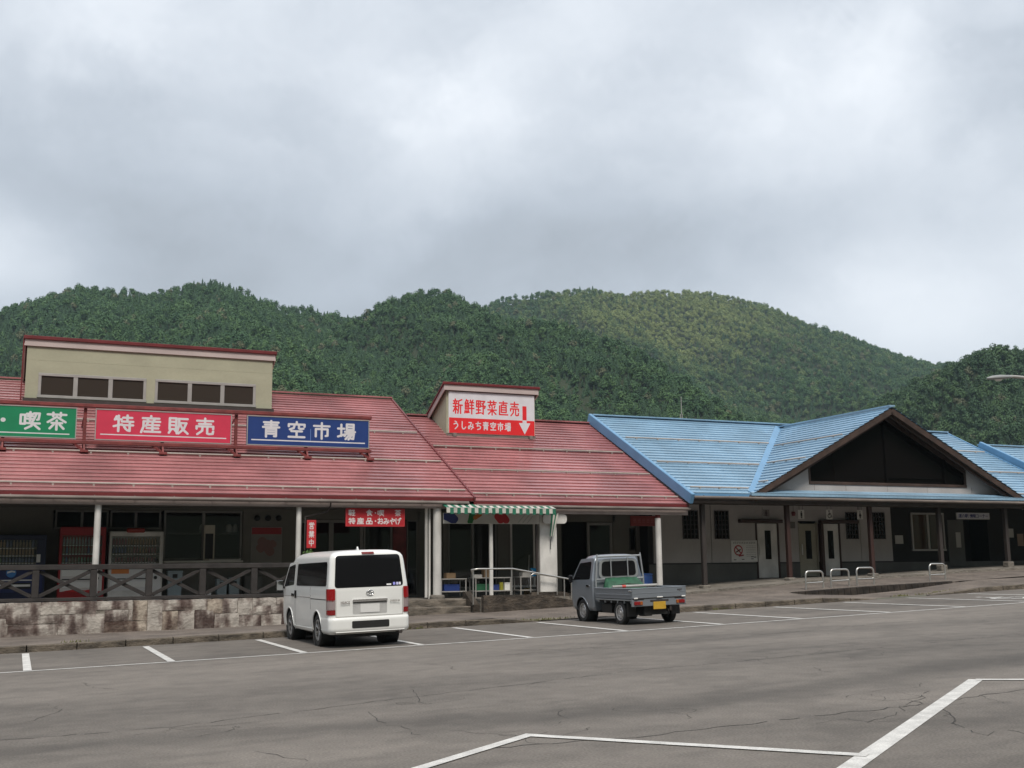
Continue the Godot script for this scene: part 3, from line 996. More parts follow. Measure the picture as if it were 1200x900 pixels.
func cafe_building() -> void:
	var b := thing("cafe_building", "long low shop with a big red metal roof and cream clerestory box", "building")
	var o := Vector3(0, 3.65, -31.8)
	var s := mb()
	lapped_roof(s, o, Vector3.RIGHT, SLOPE_R, SLOPE_N, 9.47, k(-14.0), k(12.62))
	var roof := part("roof", s, M.red_roof, b)
	roof.set_meta("kind", "stuff")
	s = mb()
	quad(s, Vector3(-14, 7.87, -40.28), Vector3(12.62, 7.87, -40.28), Vector3(12.62, 3.6, -48.8), Vector3(-14, 3.6, -48.8))
	# underside and closed edges
	quad(s, Vector3(-14, 3.56, -31.78), Vector3(12.62, 3.56, -31.78), Vector3(12.62, 7.78, -40.22), Vector3(-14, 7.78, -40.22))
	bxc(s, Vector3(-14, 3.555, -31.815), Vector3(12.62, 3.645, -31.785))
	part("roof_underside", s, M.red_trim, b)
	s = mb()
	bar(s, Vector3(-14, 7.93, -40.28), Vector3(12.66, 7.93, -40.28), 0.32, 0.05)
	part("ridge_cap", s, M.red_roof, b)
	s = mb()
	bar(s, on_a(12.65, -31.74) + Vector3(0, 0, 0), on_a(12.65, -40.3), 0.06, 0.13, SLOPE_N)
	part("rake_trim", s, M.red_trim, b)
	for z in [-32.2, -34.36, -36.8]:
		snow_guard("snow_guard", on_a(-13.0, z), on_a(12.5, z), SLOPE_N, b)
	# eaves
	s = mb()
	pipe(s, [Vector3(-14, 3.52, -31.74), Vector3(12.45, 3.5, -31.74)], 0.05, 8)
	for i in 26:
		bx(s, Vector3(-13.5 + i * 1.02, 3.53, -31.79), Vector3(0.03, 0.1, 0.1))
	part("gutter", s, M.gutter, b)
	s = mb()
	bbxc(s, Vector3(-14, 3.33, -31.93), Vector3(12.56, 3.475, -31.87), 0.008)
	part("fascia", s, M.fascia, b)
	s = mb()
	bxc(s, Vector3(-14, 3.42, -35.0), Vector3(12.5, 3.46, -31.94))
	part("porch_ceiling", s, M.ceiling, b)
	# platform
	s = mb()
	bxc(s, Vector3(-14, -0.6, -49.0), Vector3(8.35, 0.65, -31.62))
	bxc(s, Vector3(8.35, -0.6, -49.0), Vector3(12.66, 0.65, -31.9))
	part("platform", s, M.concrete, b)
	# walls round the room
	s = mb()
	bxc(s, Vector3(-14, 0.65, -48.6), Vector3(12.5, 3.6, -48.45))
	bxc(s, Vector3(-14.15, 0.65, -48.6), Vector3(-14, 3.6, -35.0))
	bxc(s, Vector3(12.5, 0.65, -48.6), Vector3(12.62, 3.6, -35.15))
	bxc(s, Vector3(-14, 3.46, -48.45), Vector3(12.5, 3.5, -35.15))
	bxc(s, Vector3(-14, 0.65, -40.1), Vector3(12.5, 3.46, -40.0))
	part("inner_wall", s, M.inside, b)
	for e in [12.5, -13.9]:
		s = mb()
		slab(s, PackedVector2Array([Vector2(-48.7, 3.5), Vector2(-31.9, 3.5), Vector2(-40.28, 7.75)]), Vector3(e, 0, 0), Vector3(0, 0, 1), Vector3.UP, Vector3(0.08, 0, 0))
		part("gable_wall", s, M.cream, b)
	# shop front behind the porch
	s = mb()
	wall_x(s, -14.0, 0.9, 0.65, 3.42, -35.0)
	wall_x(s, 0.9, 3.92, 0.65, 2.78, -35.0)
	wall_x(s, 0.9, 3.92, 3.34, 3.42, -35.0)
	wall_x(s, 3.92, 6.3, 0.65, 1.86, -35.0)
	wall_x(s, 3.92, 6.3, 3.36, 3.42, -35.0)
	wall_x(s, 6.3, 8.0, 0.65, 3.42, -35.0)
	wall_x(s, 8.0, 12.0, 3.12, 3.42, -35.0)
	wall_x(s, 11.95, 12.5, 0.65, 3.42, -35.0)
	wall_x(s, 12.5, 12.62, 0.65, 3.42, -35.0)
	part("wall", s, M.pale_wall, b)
	window_in(b, 0.95, 2.4, 2.79, 3.33, -35.05, 2, M.frame, M.dark_glass)
	window_in(b, 2.45, 3.88, 2.79, 3.33, -35.05, 2, M.frame, M.dark_glass)
	window_in(b, 3.97, 6.28, 1.88, 3.35, -35.05, 2, M.frame, M.glass, 0.06)
	# entrance: sliding glass doors in pale frames
	var d := window_in(b, 8.03, 10.1, 0.66, 3.11, -35.04, 2, M.frame, M.glass, 0.1, "sliding_door")
	d.set_meta("label", "pale framed sliding glass door")
	window_in(b, 10.12, 11.08, 0.66, 3.11, -35.04, 1, M.frame, M.glass, 0.06, "sliding_door")
	s = mb()
	bbxc(s, Vector3(11.1, 0.66, -35.1), Vector3(11.55, 3.1, -34.98), 0.01)
	part("door_panel", s, M.rust_red, b)
	window_in(b, 11.57, 11.94, 0.66, 3.11, -35.04, 1, M.frame, M.glass, 0.04)
	# porch columns
	for c in [[1.92, 0.07], [-2.6, 0.07], [7.33, 0.06], [-7.2, 0.07]]:
		s = mb()
		tube(s, Vector3(c[0], 0.65, -32.0), Vector3(c[0], 3.42, -32.0), c[1] + 0.015, -1.0, 16)
		var col := part("column", s, M.white_paint, b)
		s = mb()
		bbxc(s, Vector3(c[0] - 0.16, 0.65, -32.16), Vector3(c[0] + 0.16, 0.76, -31.84), 0.02)
		part("column_base", s, M.concrete, col)
	s = mb()
	tube(s, Vector3(11.53, 0.66, -32.0), Vector3(11.53, 3.42, -32.0), 0.125, -1.0, 20)
	var c2 := part("column", s, M.white_paint, b)
	s = mb()
	lathe(s, [Vector2(0, 0.0), Vector2(0.23, 0.0), Vector2(0.23, 0.08), Vector2(0.2, 0.12), Vector2(0.12, 0.13)], Vector3(11.53, 0.65, -32.0), Vector3.UP, 16)
	part("column_base", s, M.concrete, c2)
	s = mb()
	pipe(s, [Vector3(11.22, 3.45, -31.95), Vector3(11.22, 3.3, -32.1), Vector3(11.22, 0.7, -32.1)], 0.045)
	pipe(s, [Vector3(11.33, 0.66, -32.12), Vector3(11.33, 3.42, -32.12)], 0.035)
	part("down_pipe", s, M.white_paint, b)
	s = mb()
	pipe(s, [Vector3(8.2, 3.5, -31.76), Vector3(8.2, 3.36, -31.8), Vector3(8.14, 3.2, -32.0), Vector3(7.52, 3.05, -32.0), Vector3(7.52, 0.7, -32.0)], 0.02)
	part("down_pipe", s, M.dark_steel, b)
	# steps up to the door
	s = mb()
	bbxc(s, Vector3(8.4, 0.0, -31.55), Vector3(12.3, 0.45, -31.18), 0.025)
	part("step", s, M.step, b)
	s = mb()
	bbxc(s, Vector3(8.4, 0.0, -31.899), Vector3(12.3, 0.652, -31.552), 0.025)
	part("step", s, M.step, b)
	s = mb()
	slab(s, PackedVector2Array([Vector2(-31.05, 0.1), Vector2(-31.05, 0.5), Vector2(-31.2, 0.56), Vector2(-31.75, 0.86), Vector2(-31.9, 0.86), Vector2(-31.9, 0.1)]), Vector3(12.305, 0, 0), Vector3(0, 0, 1), Vector3.UP, Vector3(0.2, 0, 0))
	part("step_cheek", s, M.mossy, b)
	# clerestory: front wall with two three-light windows, shed roof falling to the ridge
	var zf := -38.42
	s = mb()
	var yb := on_a(0, zf).y
	var x0 := -0.06
	var x1 := 7.78
	var wins := [[0.32, 3.62], [3.9, 7.22]]
	wall_x(s, x0, x1, yb - 0.1, 7.07, zf, 0.1)
	wall_x(s, x0, x1, 7.87, 8.76, zf, 0.1)
	wall_x(s, x0, wins[0][0], 7.07, 7.87, zf, 0.1)
	wall_x(s, wins[0][1], wins[1][0], 7.07, 7.87, zf, 0.1)
	wall_x(s, wins[1][1], x1, 7.07, 7.87, zf, 0.1)
	for x in [x0, x1 - 0.1]:
		slab(s, PackedVector2Array([Vector2(zf - 0.1, yb - 0.1), Vector2(zf - 0.1, 8.76), Vector2(-40.9, 7.6), Vector2(-40.4, 7.5)]), Vector3(x, 0, 0), Vector3(0, 0, 1), Vector3.UP, Vector3(0.1, 0, 0))
	part("clerestory_wall", s, M.cream, b)
	for i in [1, 2, 3]:
		s = mb()
		bx(s, Vector3(lerpf(x0, x1, i / 4.0), 8.3, zf + 0.001), Vector3(0.008, 0.86, 0.006))
		part("wall_joint", s, M.cream, b)
	s = mb()
	bx(s, Vector3((x0 + x1) / 2.0, 8.28, zf + 0.001), Vector3(x1 - x0, 0.007, 0.004))
	part("wall_joint", s, M.cream, b)
	s = mb()
	bxc(s, Vector3(x0 + 0.1, 7.0, -39.6), Vector3(x1 - 0.1, 8.6, -39.5))
	bxc(s, Vector3(x0 + 0.1, 8.5, -39.5), Vector3(x1 - 0.1, 8.55, zf - 0.1))
	bxc(s, Vector3(x0 + 0.1, 6.9, -39.5), Vector3(x1 - 0.1, 6.95, zf - 0.1))
	part("clerestory_room", s, mat(Color(0.36, 0.27, 0.22), 0.9), b)
	window_in(b, wins[0][0], wins[0][1], 7.07, 7.87, zf - 0.02, 3, M.alu, M.brown_glass, 0.09, "clerestory_window")
	window_in(b, wins[1][0], wins[1][1], 7.07, 7.87, zf - 0.02, 3, M.alu, M.brown_glass, 0.09, "clerestory_window")
	s = mb()
	bbxc(s, Vector3(x0 - 0.08, 8.72, zf + 0.02), Vector3(x1 + 0.08, 8.94, zf + 0.06), 0.006)
	for sx in [x0 - 0.09, x1 + 0.05]:
		bar(s, Vector3(sx + 0.02, 8.83, zf + 0.018), Vector3(sx + 0.02, 7.65, -40.7), 0.04, 0.22)
	part("clerestory_fascia", s, M.pink_fascia, b)
	s = mb()
	bar(s, Vector3((x0 + x1) / 2.0, 8.99, zf + 0.1), Vector3((x0 + x1) / 2.0, 7.78, -40.75), x1 - x0 + 0.24, 0.06)
	bbxc(s, Vector3(x0 - 0.12, 8.94, zf + 0.07), Vector3(x1 + 0.12, 9.05, zf + 0.12), 0.01)
	bbxc(s, Vector3(x0 - 0.13, yb - 0.05, zf - 0.03), Vector3(x0 - 0.09, 8.98, zf + 0.055), 0.006)
	part("clerestory_roof", s, M.red_trim, b)
	s = mb()
	bxc(s, Vector3(x0 - 0.05, yb - 0.08, zf + 0.02), Vector3(x1 + 0.05, yb + 0.07, zf + 0.14))
	part("clerestory_flashing", s, M.dark_steel, b)

# ---------------------------------------------------------------- market building (lower red roof)
func on_b(x: float, z: float) -> Vector3:
	return Vector3(x, 3.55 + 0.51 * (-31.8 - z), z)

func market_building() -> void:
	var b := thing("market_building", "shop under the lower red metal roof beside the blue roofed house", "building")
	var r := Vector3(0, 0.51, -1).normalized()
	var n := Vector3(0, 1, 0.51).normalized()
	var s := mb()
	lapped_roof(s, Vector3(0, 3.55, -31.8), Vector3.RIGHT, r, n, 7.70, k(12.5), k(20.24))
	part("roof", s, M.red_roof, b, "stuff")
	s = mb()
	quad(s, Vector3(12.66, 7.04, -38.66), Vector3(20.2, 7.04, -38.66), Vector3(20.2, 3.5, -45.5), Vector3(12.66, 3.5, -45.5))
	quad(s, Vector3(12.66, 3.47, -31.78), Vector3(20.2, 3.47, -31.78), Vector3(20.2, 6.95, -38.6), Vector3(12.66, 6.95, -38.6))
	bxc(s, Vector3(12.64, 3.46, -31.815), Vector3(20.3, 3.545, -31.785))
	part("roof_underside", s, M.red_trim, b)
	s = mb()
	bar(s, Vector3(12.7, 7.1, -38.66), Vector3(20.2, 7.1, -38.66), 0.3, 0.05)
	part("ridge_cap", s, M.red_roof, b)
	for z in [-32.2, -33.97, -35.82]:
		snow_guard("snow_guard", on_b(12.75, z), on_b(20.1, z), n, b)
	s = mb()
	pipe(s, [Vector3(12.7, 3.42, -31.74), Vector3(20.3, 3.4, -31.74)], 0.05, 8)
	part("gutter", s, M.gutter, b)
	s = mb()
	bbxc(s, Vector3(15.3, 3.2, -31.93), Vector3(20.3, 3.36, -31.87), 0.008)
	bbxc(s, Vector3(12.62, 3.28, -31.93), Vector3(15.28, 3.38, -31.88), 0.008)
	part("fascia", s, M.fascia, b)
	s = mb()
	bxc(s, Vector3(12.62, 3.36, -35.0), Vector3(20.2, 3.4, -31.94))
	part("porch_ceiling", s, M.ceiling, b)
	s = mb()
	bxc(s, Vector3(12.66, -0.6, -46.0), Vector3(20.3, 0.66, -31.95))
	part("platform", s, M.concrete, b)
	# room
	s = mb()
	bxc(s, Vector3(12.62, 0.66, -45.6), Vector3(20.2, 3.5, -45.45))
	bxc(s, Vector3(20.1, 0.66, -45.45), Vector3(20.25, 3.5, -35.0))
	bxc(s, Vector3(12.66, 3.4, -45.45), Vector3(20.1, 3.44, -34.6))
	bxc(s, Vector3(12.7, 0.66, -39.0), Vector3(20.1, 3.4, -38.9))
	part("inner_wall", s, M.inside, b)
	s = mb()
	slab(s, PackedVector2Array([Vector2(-45.4, 3.4), Vector2(-31.9, 3.4), Vector2(-38.66, 6.9)]), Vector3(20.1, 0, 0), Vector3(0, 0, 1), Vector3.UP, Vector3(0.08, 0, 0))
	part("gable_wall", s, M.cream, b)
	# shop front
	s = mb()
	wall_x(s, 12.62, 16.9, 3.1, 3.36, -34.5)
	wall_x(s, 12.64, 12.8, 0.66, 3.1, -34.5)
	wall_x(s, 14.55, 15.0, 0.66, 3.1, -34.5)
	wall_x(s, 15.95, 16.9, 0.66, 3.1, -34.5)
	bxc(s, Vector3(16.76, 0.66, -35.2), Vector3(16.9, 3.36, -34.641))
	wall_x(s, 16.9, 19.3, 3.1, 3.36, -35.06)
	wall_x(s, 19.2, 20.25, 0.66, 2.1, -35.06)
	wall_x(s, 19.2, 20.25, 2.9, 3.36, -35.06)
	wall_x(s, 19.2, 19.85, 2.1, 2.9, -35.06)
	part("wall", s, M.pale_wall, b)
	window_in(b, 12.82, 14.53, 0.9, 3.08, -34.55, 2, M.frame, M.glass, 0.05)
	window_in(b, 15.02, 15.93, 0.9, 3.08, -34.55, 1, M.white_paint, M.glass, 0.07)
	window_in(b, 18.18, 19.18, 0.68, 3.08, -35.1, 1, M.frame, M.glass, 0.1, "sliding_door")
	window_in(b, 19.86, 20.24, 2.11, 2.89, -35.1, 1, M.dark_steel, M.dark_glass, 0.04)
	s = mb()
	wall_x(s, 12.82, 14.53, 0.66, 0.9, -34.52)
	wall_x(s, 15.02, 15.93, 0.66, 0.9, -34.52)
	part("low_wall", s, M.dado, b)
	# front posts
	s = mb()
	bbxc(s, Vector3(13.22, 0.67, -32.04), Vector3(13.33, 3.2, -31.96), 0.01)
	part("post", s, M.white_paint, b)
	s = mb()
	bbxc(s, Vector3(14.92, 0.55, -32.3), Vector3(15.52, 3.18, -31.98), 0.02)
	part("pillar", s, M.white_paint, b)
	s = mb()
	slab(s, round_poly([Vector2(15.0, 2.9), Vector2(15.0, 3.195), Vector2(15.83, 3.195), Vector2(15.83, 2.9)], 0.16, 5), Vector3(0, 0, -31.955), Vector3.RIGHT, Vector3.UP, Vector3(0, 0, 0.06))
	part("bracket", s, M.white_paint, b)
	s = mb()
	tube(s, Vector3(19.21, 0.5, -32.0), Vector3(19.21, 3.1, -32.0), 0.1, -1.0, 16)
	part("column", s, M.white_paint, b)
	s = mb()
	tube(s, Vector3(19.21, 3.101, -32.0), Vector3(19.21, 3.36, -32.0), 0.085, -1.0, 12)
	part("column_head", s, M.rust_red, b)
	s = mb()
	pipe(s, [Vector3(14.83, 3.4, -31.9), Vector3(14.83, 3.1, -32.0), Vector3(14.83, 0.8, -32.0)], 0.04)
	part("down_pipe", s, M.dark_steel, b)
	# ramp with a curb and handrails
	s = mb()
	slab(s, PackedVector2Array([Vector2(12.52, 0.0), Vector2(12.52, 0.66), Vector2(14.35, 0.66), Vector2(17.0, 0.44), Vector2(17.0, 0.0)]), Vector3(0, 0, -30.98), Vector3.RIGHT, Vector3.UP, Vector3(0, 0, -0.965))
	part("ramp", s, M.concrete, b)
	s = mb()
	slab(s, PackedVector2Array([Vector2(12.53, 0.1), Vector2(12.53, 0.76), Vector2(14.4, 0.75), Vector2(16.1, 0.45), Vector2(16.6, 0.40), Vector2(16.6, 0.1)]), Vector3(0, 0, -30.78), Vector3.RIGHT, Vector3.UP, Vector3(0, 0, -0.19))
	part("ramp_curb", s, M.mossy, b)
	s = mb()
	slab(s, PackedVector2Array([Vector2(14.6, 0.1), Vector2(14.6, 0.8), Vector2(15.6, 0.8), Vector2(17.2, 0.52), Vector2(17.2, 0.1)]), Vector3(0, 0, -31.96), Vector3.RIGHT, Vector3.UP, Vector3(0, 0, -0.15))
	part("ramp_curb", s, M.mossy, b)
	# sign box: wedge with a shed roof
	var zf := -36.94
	var yb := on_b(0, zf).y + 0.07
	var x0 := 13.66
	var x1 := 17.1
	s = mb()
	wall_x(s, x0, x1, yb - 0.08, 7.78, zf, 0.1)
	for x in [x0, x1 - 0.1]:
		slab(s, PackedVector2Array([Vector2(zf - 0.1, yb - 0.1), Vector2(zf - 0.1, 7.78), Vector2(-38.75, 6.95), Vector2(-38.6, 6.85)]), Vector3(x, 0, 0), Vector3(0, 0, 1), Vector3.UP, Vector3(0.1, 0, 0))
	part("sign_box_wall", s, M.cream, b)
	s = mb()
	bbxc(s, Vector3(x0 - 0.14, 7.78, zf + 0.1), Vector3(x1 + 0.1, 7.98, zf + 0.15), 0.006)
	for sx in [x0 - 0.12, x1 + 0.08]:
		bar(s, Vector3(sx, 7.86, zf + 0.098), Vector3(sx, 6.93, -38.75), 0.04, 0.2)
	part("sign_box_fascia", s, M.pink_fascia, b)
	s = mb()
	bar(s, Vector3((x0 + x1) / 2.0 - 0.02, 8.02, zf + 0.16), Vector3((x0 + x1) / 2.0 - 0.02, 7.03, -38.78), x1 - x0 + 0.34, 0.05)
	bbxc(s, Vector3(x0 - 0.2, 7.981, zf + 0.13), Vector3(x1 + 0.15, 8.07, zf + 0.2), 0.01)
	part("sign_box_roof", s, M.red_trim, b)
	s = mb()
	for x in [x0 + 0.18, x1 - 0.3]:
		bbxc(s, Vector3(x, yb - 0.13, zf + 0.02), Vector3(x + 0.14, yb + 0.02, zf + 0.2), 0.02)
	bxc(s, Vector3(x0, yb - 0.1, zf + 0.001), Vector3(x1, yb + 0.02, zf + 0.05))
	part("sign_box_foot", s, M.gutter, b)

# ---------------------------------------------------------------- rest house (blue roofs)
func on_c(x: float, z: float) -> Vector3:
	return Vector3(x, 3.92 + 0.5 * (-31.7 - z), z)
const GX := 29.07
const GY := 7.2
const GP := 0.52
const GZ := -31.75
const REST_FLOOR := [19.6, 0.76, 21.2, 0.84, 23.0, 0.95, 25.0, 1.06, 28.6, 1.10, 31.0, 1.22, 36.0, 1.42, 50.0, 1.6]

func apron_y(x: float, z: float) -> float:
	return lerpf(lut(FLOOR_LINE, x) + 0.075, lut(REST_FLOOR, x), clampf((-31.45 - z) / 3.0, 0.0, 1.0))

func rest_house() -> void:
	var b := thing("rest_house", "long rest house with light blue metal roofs and a glazed gable", "building")
	var s := mb()
	var o := Vector3(0, 3.92, -31.7)
	# main slope, left open where the cross gable stands
	var gl := func(t: float) -> float: return GX - maxf(0.0, (GY - (3.92 + 0.4472 * t)) / GP)
	var gr := func(t: float) -> float: return GX + maxf(0.0, (GY - (3.92 + 0.4472 * t)) / GP)
	lapped_roof(s, o, Vector3.RIGHT, SLOPE_R, SLOPE_N, 7.70, k(20.3), gl)
	lapped_roof(s, o, Vector3.RIGHT, SLOPE_R, SLOPE_N, 7.70, gr, k(38.5))
	part("roof", s, M.blue_roof, b, "stuff")
	# cross gable
	s = mb()
	var gn := Vector3(GP, -1, 0).normalized()
	var len := (GY - 3.93) / GP * sqrt(1.0 + GP * GP)
	var zback := func(t: float) -> float:
		var y := 3.93 + t * GP / sqrt(1.0 + GP * GP)
		return 31.7 + 2.0 * (y - 3.92)
	var half := (GY - 3.93) / GP
	lapped_roof(s, Vector3(GX - half, 3.93, 0), Vector3(0, 0, -1), Vector3(1, GP, 0).normalized(), Vector3(-GP, 1, 0).normalized(), len, k(-GZ - 0.12), zback)
	lapped_roof(s, Vector3(GX + half, 3.93, 0), Vector3(0, 0, -1), Vector3(-1, GP, 0).normalized(), Vector3(GP, 1, 0).normalized(), len, k(-GZ - 0.12), zback)
	part("gable_roof", s, M.blue_roof, b, "stuff")
	s = mb()
	bar(s, Vector3(GX, GY + 0.05, GZ + 0.12), Vector3(GX, GY + 0.05, -38.5), 0.26, 0.05)
	bar(s, Vector3(20.3, 7.41, -38.58), Vector3(38.5, 7.41, -38.58), 0.3, 0.05)
	part("ridge_cap", s, M.blue_roof, b)
	# valley flashing
	s = mb()
	for sg in [-1.0, 1.0]:
		var foot := Vector3(GX + sg * (GY - 3.95) / GP, 3.97, -31.72)
		var head := Vector3(GX + sg * 0.05, GY + 0.04, -38.28)
		var d := (head - foot).normalized()
		bar(s, foot, head, 0.34, 0.02, Vector3(-sg * 0.2, 1, 0.35).normalized())
	part("valley", s, M.blue_trim, b)
	s = mb()
	quad(s, Vector3(20.3, 7.35, -38.6), Vector3(38.5, 7.35, -38.6), Vector3(38.5, 3.8, -45.6), Vector3(20.3, 3.8, -45.6))
	bxc(s, Vector3(20.3, 3.83, -31.72), Vector3(38.5, 3.915, -31.69))
	part("roof_back", s, M.blue_trim, b)
	# flashing over the rake beside the red roof
	s = mb()
	bar(s, on_c(20.25, -31.45) + SLOPE_N * -0.09, on_c(20.25, -38.62) + SLOPE_N * -0.09, 0.14, 0.36, SLOPE_N, 0.02)
	part("rake_flashing", s, M.blue_trim, b)
	s = mb()
	bar(s, on_c(38.53, -31.6), on_c(38.53, -38.6), 0.07, 0.1, SLOPE_N)
	part("rake_trim", s, M.blue_trim, b)
	for z in [-32.03, -34.12, -36.3]:
		var y := on_c(0, z).y
		var dd := (GY - y) / GP + 0.25
		snow_guard("snow_guard", on_c(20.5, z), on_c(GX - dd, z), SLOPE_N, b)
		if GX + dd < 38.0: snow_guard("snow_guard", on_c(GX + dd, z), on_c(38.3, z), SLOPE_N, b)
	for q in [0.9, 2.75, 4.65]:
		var lx: float = GX - half + q * 0.887
		var ly: float = 3.93 + (lx - (GX - half)) * GP
		snow_guard("snow_guard", Vector3(lx, ly, GZ - 0.1), Vector3(lx, ly, -31.7 - 2.0 * (ly - 3.92) + 0.2), Vector3(-GP, 1, 0).normalized(), b)
	# gable front: barge boards, soffit, white wall, big dark window
	s = mb()
	for sg in [-1.0, 1.0]:
		var foot := Vector3(GX + sg * (half + 0.1), 3.93 - 0.16, GZ + 0.06)
		var head := Vector3(GX, GY - 0.14, GZ + 0.06)
		bar(s, foot, head, 0.06, 0.22, Vector3(0, 1, 0), 0.012)
	part("barge_board", s, M.barge, b)
	s = mb()
	for sg in [-1.0, 1.0]:
		bar(s, Vector3(GX + sg * (half - 0.15), 3.93 - 0.21, GZ - 0.08), Vector3(GX, GY - 0.27, GZ - 0.08), 0.09, 0.12, Vector3(0, 1, 0), 0.012)
	part("barge_rafter", s, M.barge, b)
	s = mb()
	for sg in [-1.0, 1.0]:
		bar(s, Vector3(GX + sg * half, 3.93 - 0.06, GZ - 0.4), Vector3(GX, GY - 0.06, GZ - 0.4), 0.84, 0.03, Vector3(-sg * GP, 1, 0).normalized())
	part("gable_soffit", s, M.barge, b)
	var zw := -32.2
	var gy := func(x: float) -> float: return GY - 0.12 - GP * absf(x - GX)
	var wl := 25.6
	var wr := 32.93
	var wb := 4.4
	s = mb()
	slab(s, PackedVector2Array([Vector2(23.0, 3.9), Vector2(35.1, 3.9), Vector2(35.1, gy.call(35.1)), Vector2(wr, gy.call(wr)), Vector2(wr, wb), Vector2(wl, wb), Vector2(wl, gy.call(wl)), Vector2(23.0, gy.call(23.0))]), Vector3(0, 0, zw), Vector3.RIGHT, Vector3.UP, Vector3(0, 0, -0.12))
	part("gable_wall", s, M.panel, b)
	for x in [27.2, 29.1, 31.0, 33.2, 25.8]:
		s = mb()
		bx(s, Vector3(x, 4.26, zw + 0.001), Vector3(0.012, 0.22, 0.006))
		part("wall_joint", s, M.gutter, b)
	s = mb()
	slab(s, PackedVector2Array([Vector2(wl, wb), Vector2(wr, wb), Vector2(wr, gy.call(wr)), Vector2(GX, gy.call(GX)), Vector2(wl, gy.call(wl))]), Vector3(0, 0, zw - 0.06), Vector3.RIGHT, Vector3.UP, Vector3(0, 0, -0.015))
	var gw := part("gable_window", s, M.dark_glass, b)
	s = mb()
	bbxc(s, Vector3(wl - 0.03, wb - 0.05, zw - 0.05), Vector3(wr + 0.03, wb + 0.06, zw + 0.03), 0.008)
	bbxc(s, Vector3(wl - 0.03, wb + 0.061, zw - 0.05), Vector3(wl + 0.05, gy.call(wl) - 0.1, zw + 0.02), 0.008)
	bbxc(s, Vector3(wr - 0.05, wb + 0.061, zw - 0.05), Vector3(wr + 0.03, gy.call(wr) - 0.1, zw + 0.02), 0.008)
	for sg in [-1.0, 1.0]:
		bar(s, Vector3(GX + sg * (GX - wl if sg < 0.0 else wr - GX), gy.call(wl) - 0.12 if sg < 0.0 else gy.call(wr) - 0.12, zw - 0.01), Vector3(GX, gy.call(GX) - 0.12, zw - 0.01), 0.06, 0.14, Vector3.UP)
	part("frame", s, M.barge, gw)
	s = mb()
	for x in [29.15, 31.95]:
		bbxc(s, Vector3(x - 0.06, wb + 0.062, zw - 0.055), Vector3(x + 0.06, gy.call(x) - 0.1, zw + 0.01), 0.008)
	bbxc(s, Vector3(29.22, 4.64, zw - 0.05), Vector3(31.88, 4.68, zw + 0.005), 0.006)
	part("mullion", s, M.dark_glass, gw)
	# narrow roof below the gable window
	s = mb()
	face(s, [Vector3(22.7, 3.97, -31.62), Vector3(35.5, 3.97, -31.62), Vector3(35.3, 4.13, -32.199), Vector3(22.9, 4.13, -32.199)], Vector3(29, 2, -32))
	bxc(s, Vector3(22.7, 3.87, -31.66), Vector3(35.5, 3.968, -31.63))
	bxc(s, Vector3(22.8, 4.03, -31.93), Vector3(35.4, 4.065, -31.90))
	part("lean_to_roof", s, M.blue_roof, b)
	# eaves
	s = mb()
	pipe(s, [Vector3(20.4, 3.78, -31.64), Vector3(38.5, 3.78, -31.64)], 0.055, 8)
	for i in 18:
		bx(s, Vector3(20.8 + i * 1.03, 3.8, -31.68), Vector3(0.025, 0.1, 0.1))
	part("gutter", s, M.gutter, b)
	s = mb()
	bbxc(s, Vector3(20.35, 3.6, -31.9), Vector3(52.0, 3.76, -31.82), 0.01)
	part("eave_beam", s, M.dark_steel, b)
	s = mb()
	bxc(s, Vector3(20.35, 3.72, -34.5), Vector3(52.0, 3.75, -31.901))
	bxc(s, Vector3(20.48, 3.72, -45.4), Vector3(52.0, 3.76, -34.661))
	part("porch_ceiling", s, worn(Color(0.10, 0.085, 0.075), 0.9, Vector3(0.2, 0.2, 0.2), 0.7, 8), b)
	# apron in front of the walls
	s = mb()
	sheet(s, 19.62, 52.0, 66, -31.45, -34.6, 2, apron_y)
	for i in 66:
		var xa := 19.62 + (52.0 - 19.62) * i / 66.0
		var xb := 19.62 + (52.0 - 19.62) * (i + 1) / 66.0
		quad(s, Vector3(xa, lut(FLOOR_LINE, xa) - 0.1, -31.449), Vector3(xb, lut(FLOOR_LINE, xb) - 0.1, -31.449), Vector3(xb, apron_y(xb, -31.45), -31.449), Vector3(xa, apron_y(xa, -31.45), -31.449))
	part("apron", s, M.concrete, b)
	# walls
	for w in [[20.5, 22.9, 1.64], [22.93, 24.84, 1.64], [25.9, 26.78, 1.64], [27.7, 27.76, 1.64], [28.75, 29.7, 1.64], [29.73, 31.25, 1.64], [24.843, 25.897, 3.1], [26.783, 27.697, 3.16], [27.763, 28.747, 3.1]]:
		s = mb()
		wall_x(s, w[0], w[1], w[2], 3.72, -34.5)
		part("wall_panel", s, M.panel, b)
	s = mb()
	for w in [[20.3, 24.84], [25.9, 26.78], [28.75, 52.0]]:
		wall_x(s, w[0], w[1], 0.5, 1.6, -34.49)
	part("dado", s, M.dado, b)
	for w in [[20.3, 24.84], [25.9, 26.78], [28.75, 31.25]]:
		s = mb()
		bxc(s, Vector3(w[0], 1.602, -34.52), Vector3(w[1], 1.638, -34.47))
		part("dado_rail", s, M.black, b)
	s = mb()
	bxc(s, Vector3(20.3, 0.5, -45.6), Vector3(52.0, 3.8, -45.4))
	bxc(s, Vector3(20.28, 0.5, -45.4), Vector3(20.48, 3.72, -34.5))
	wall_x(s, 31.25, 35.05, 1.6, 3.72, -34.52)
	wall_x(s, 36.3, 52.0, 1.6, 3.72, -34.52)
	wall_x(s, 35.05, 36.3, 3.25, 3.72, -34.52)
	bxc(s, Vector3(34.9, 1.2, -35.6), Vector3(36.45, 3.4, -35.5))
	bxc(s, Vector3(34.9, 1.2, -35.5), Vector3(35.04, 3.4, -34.67))
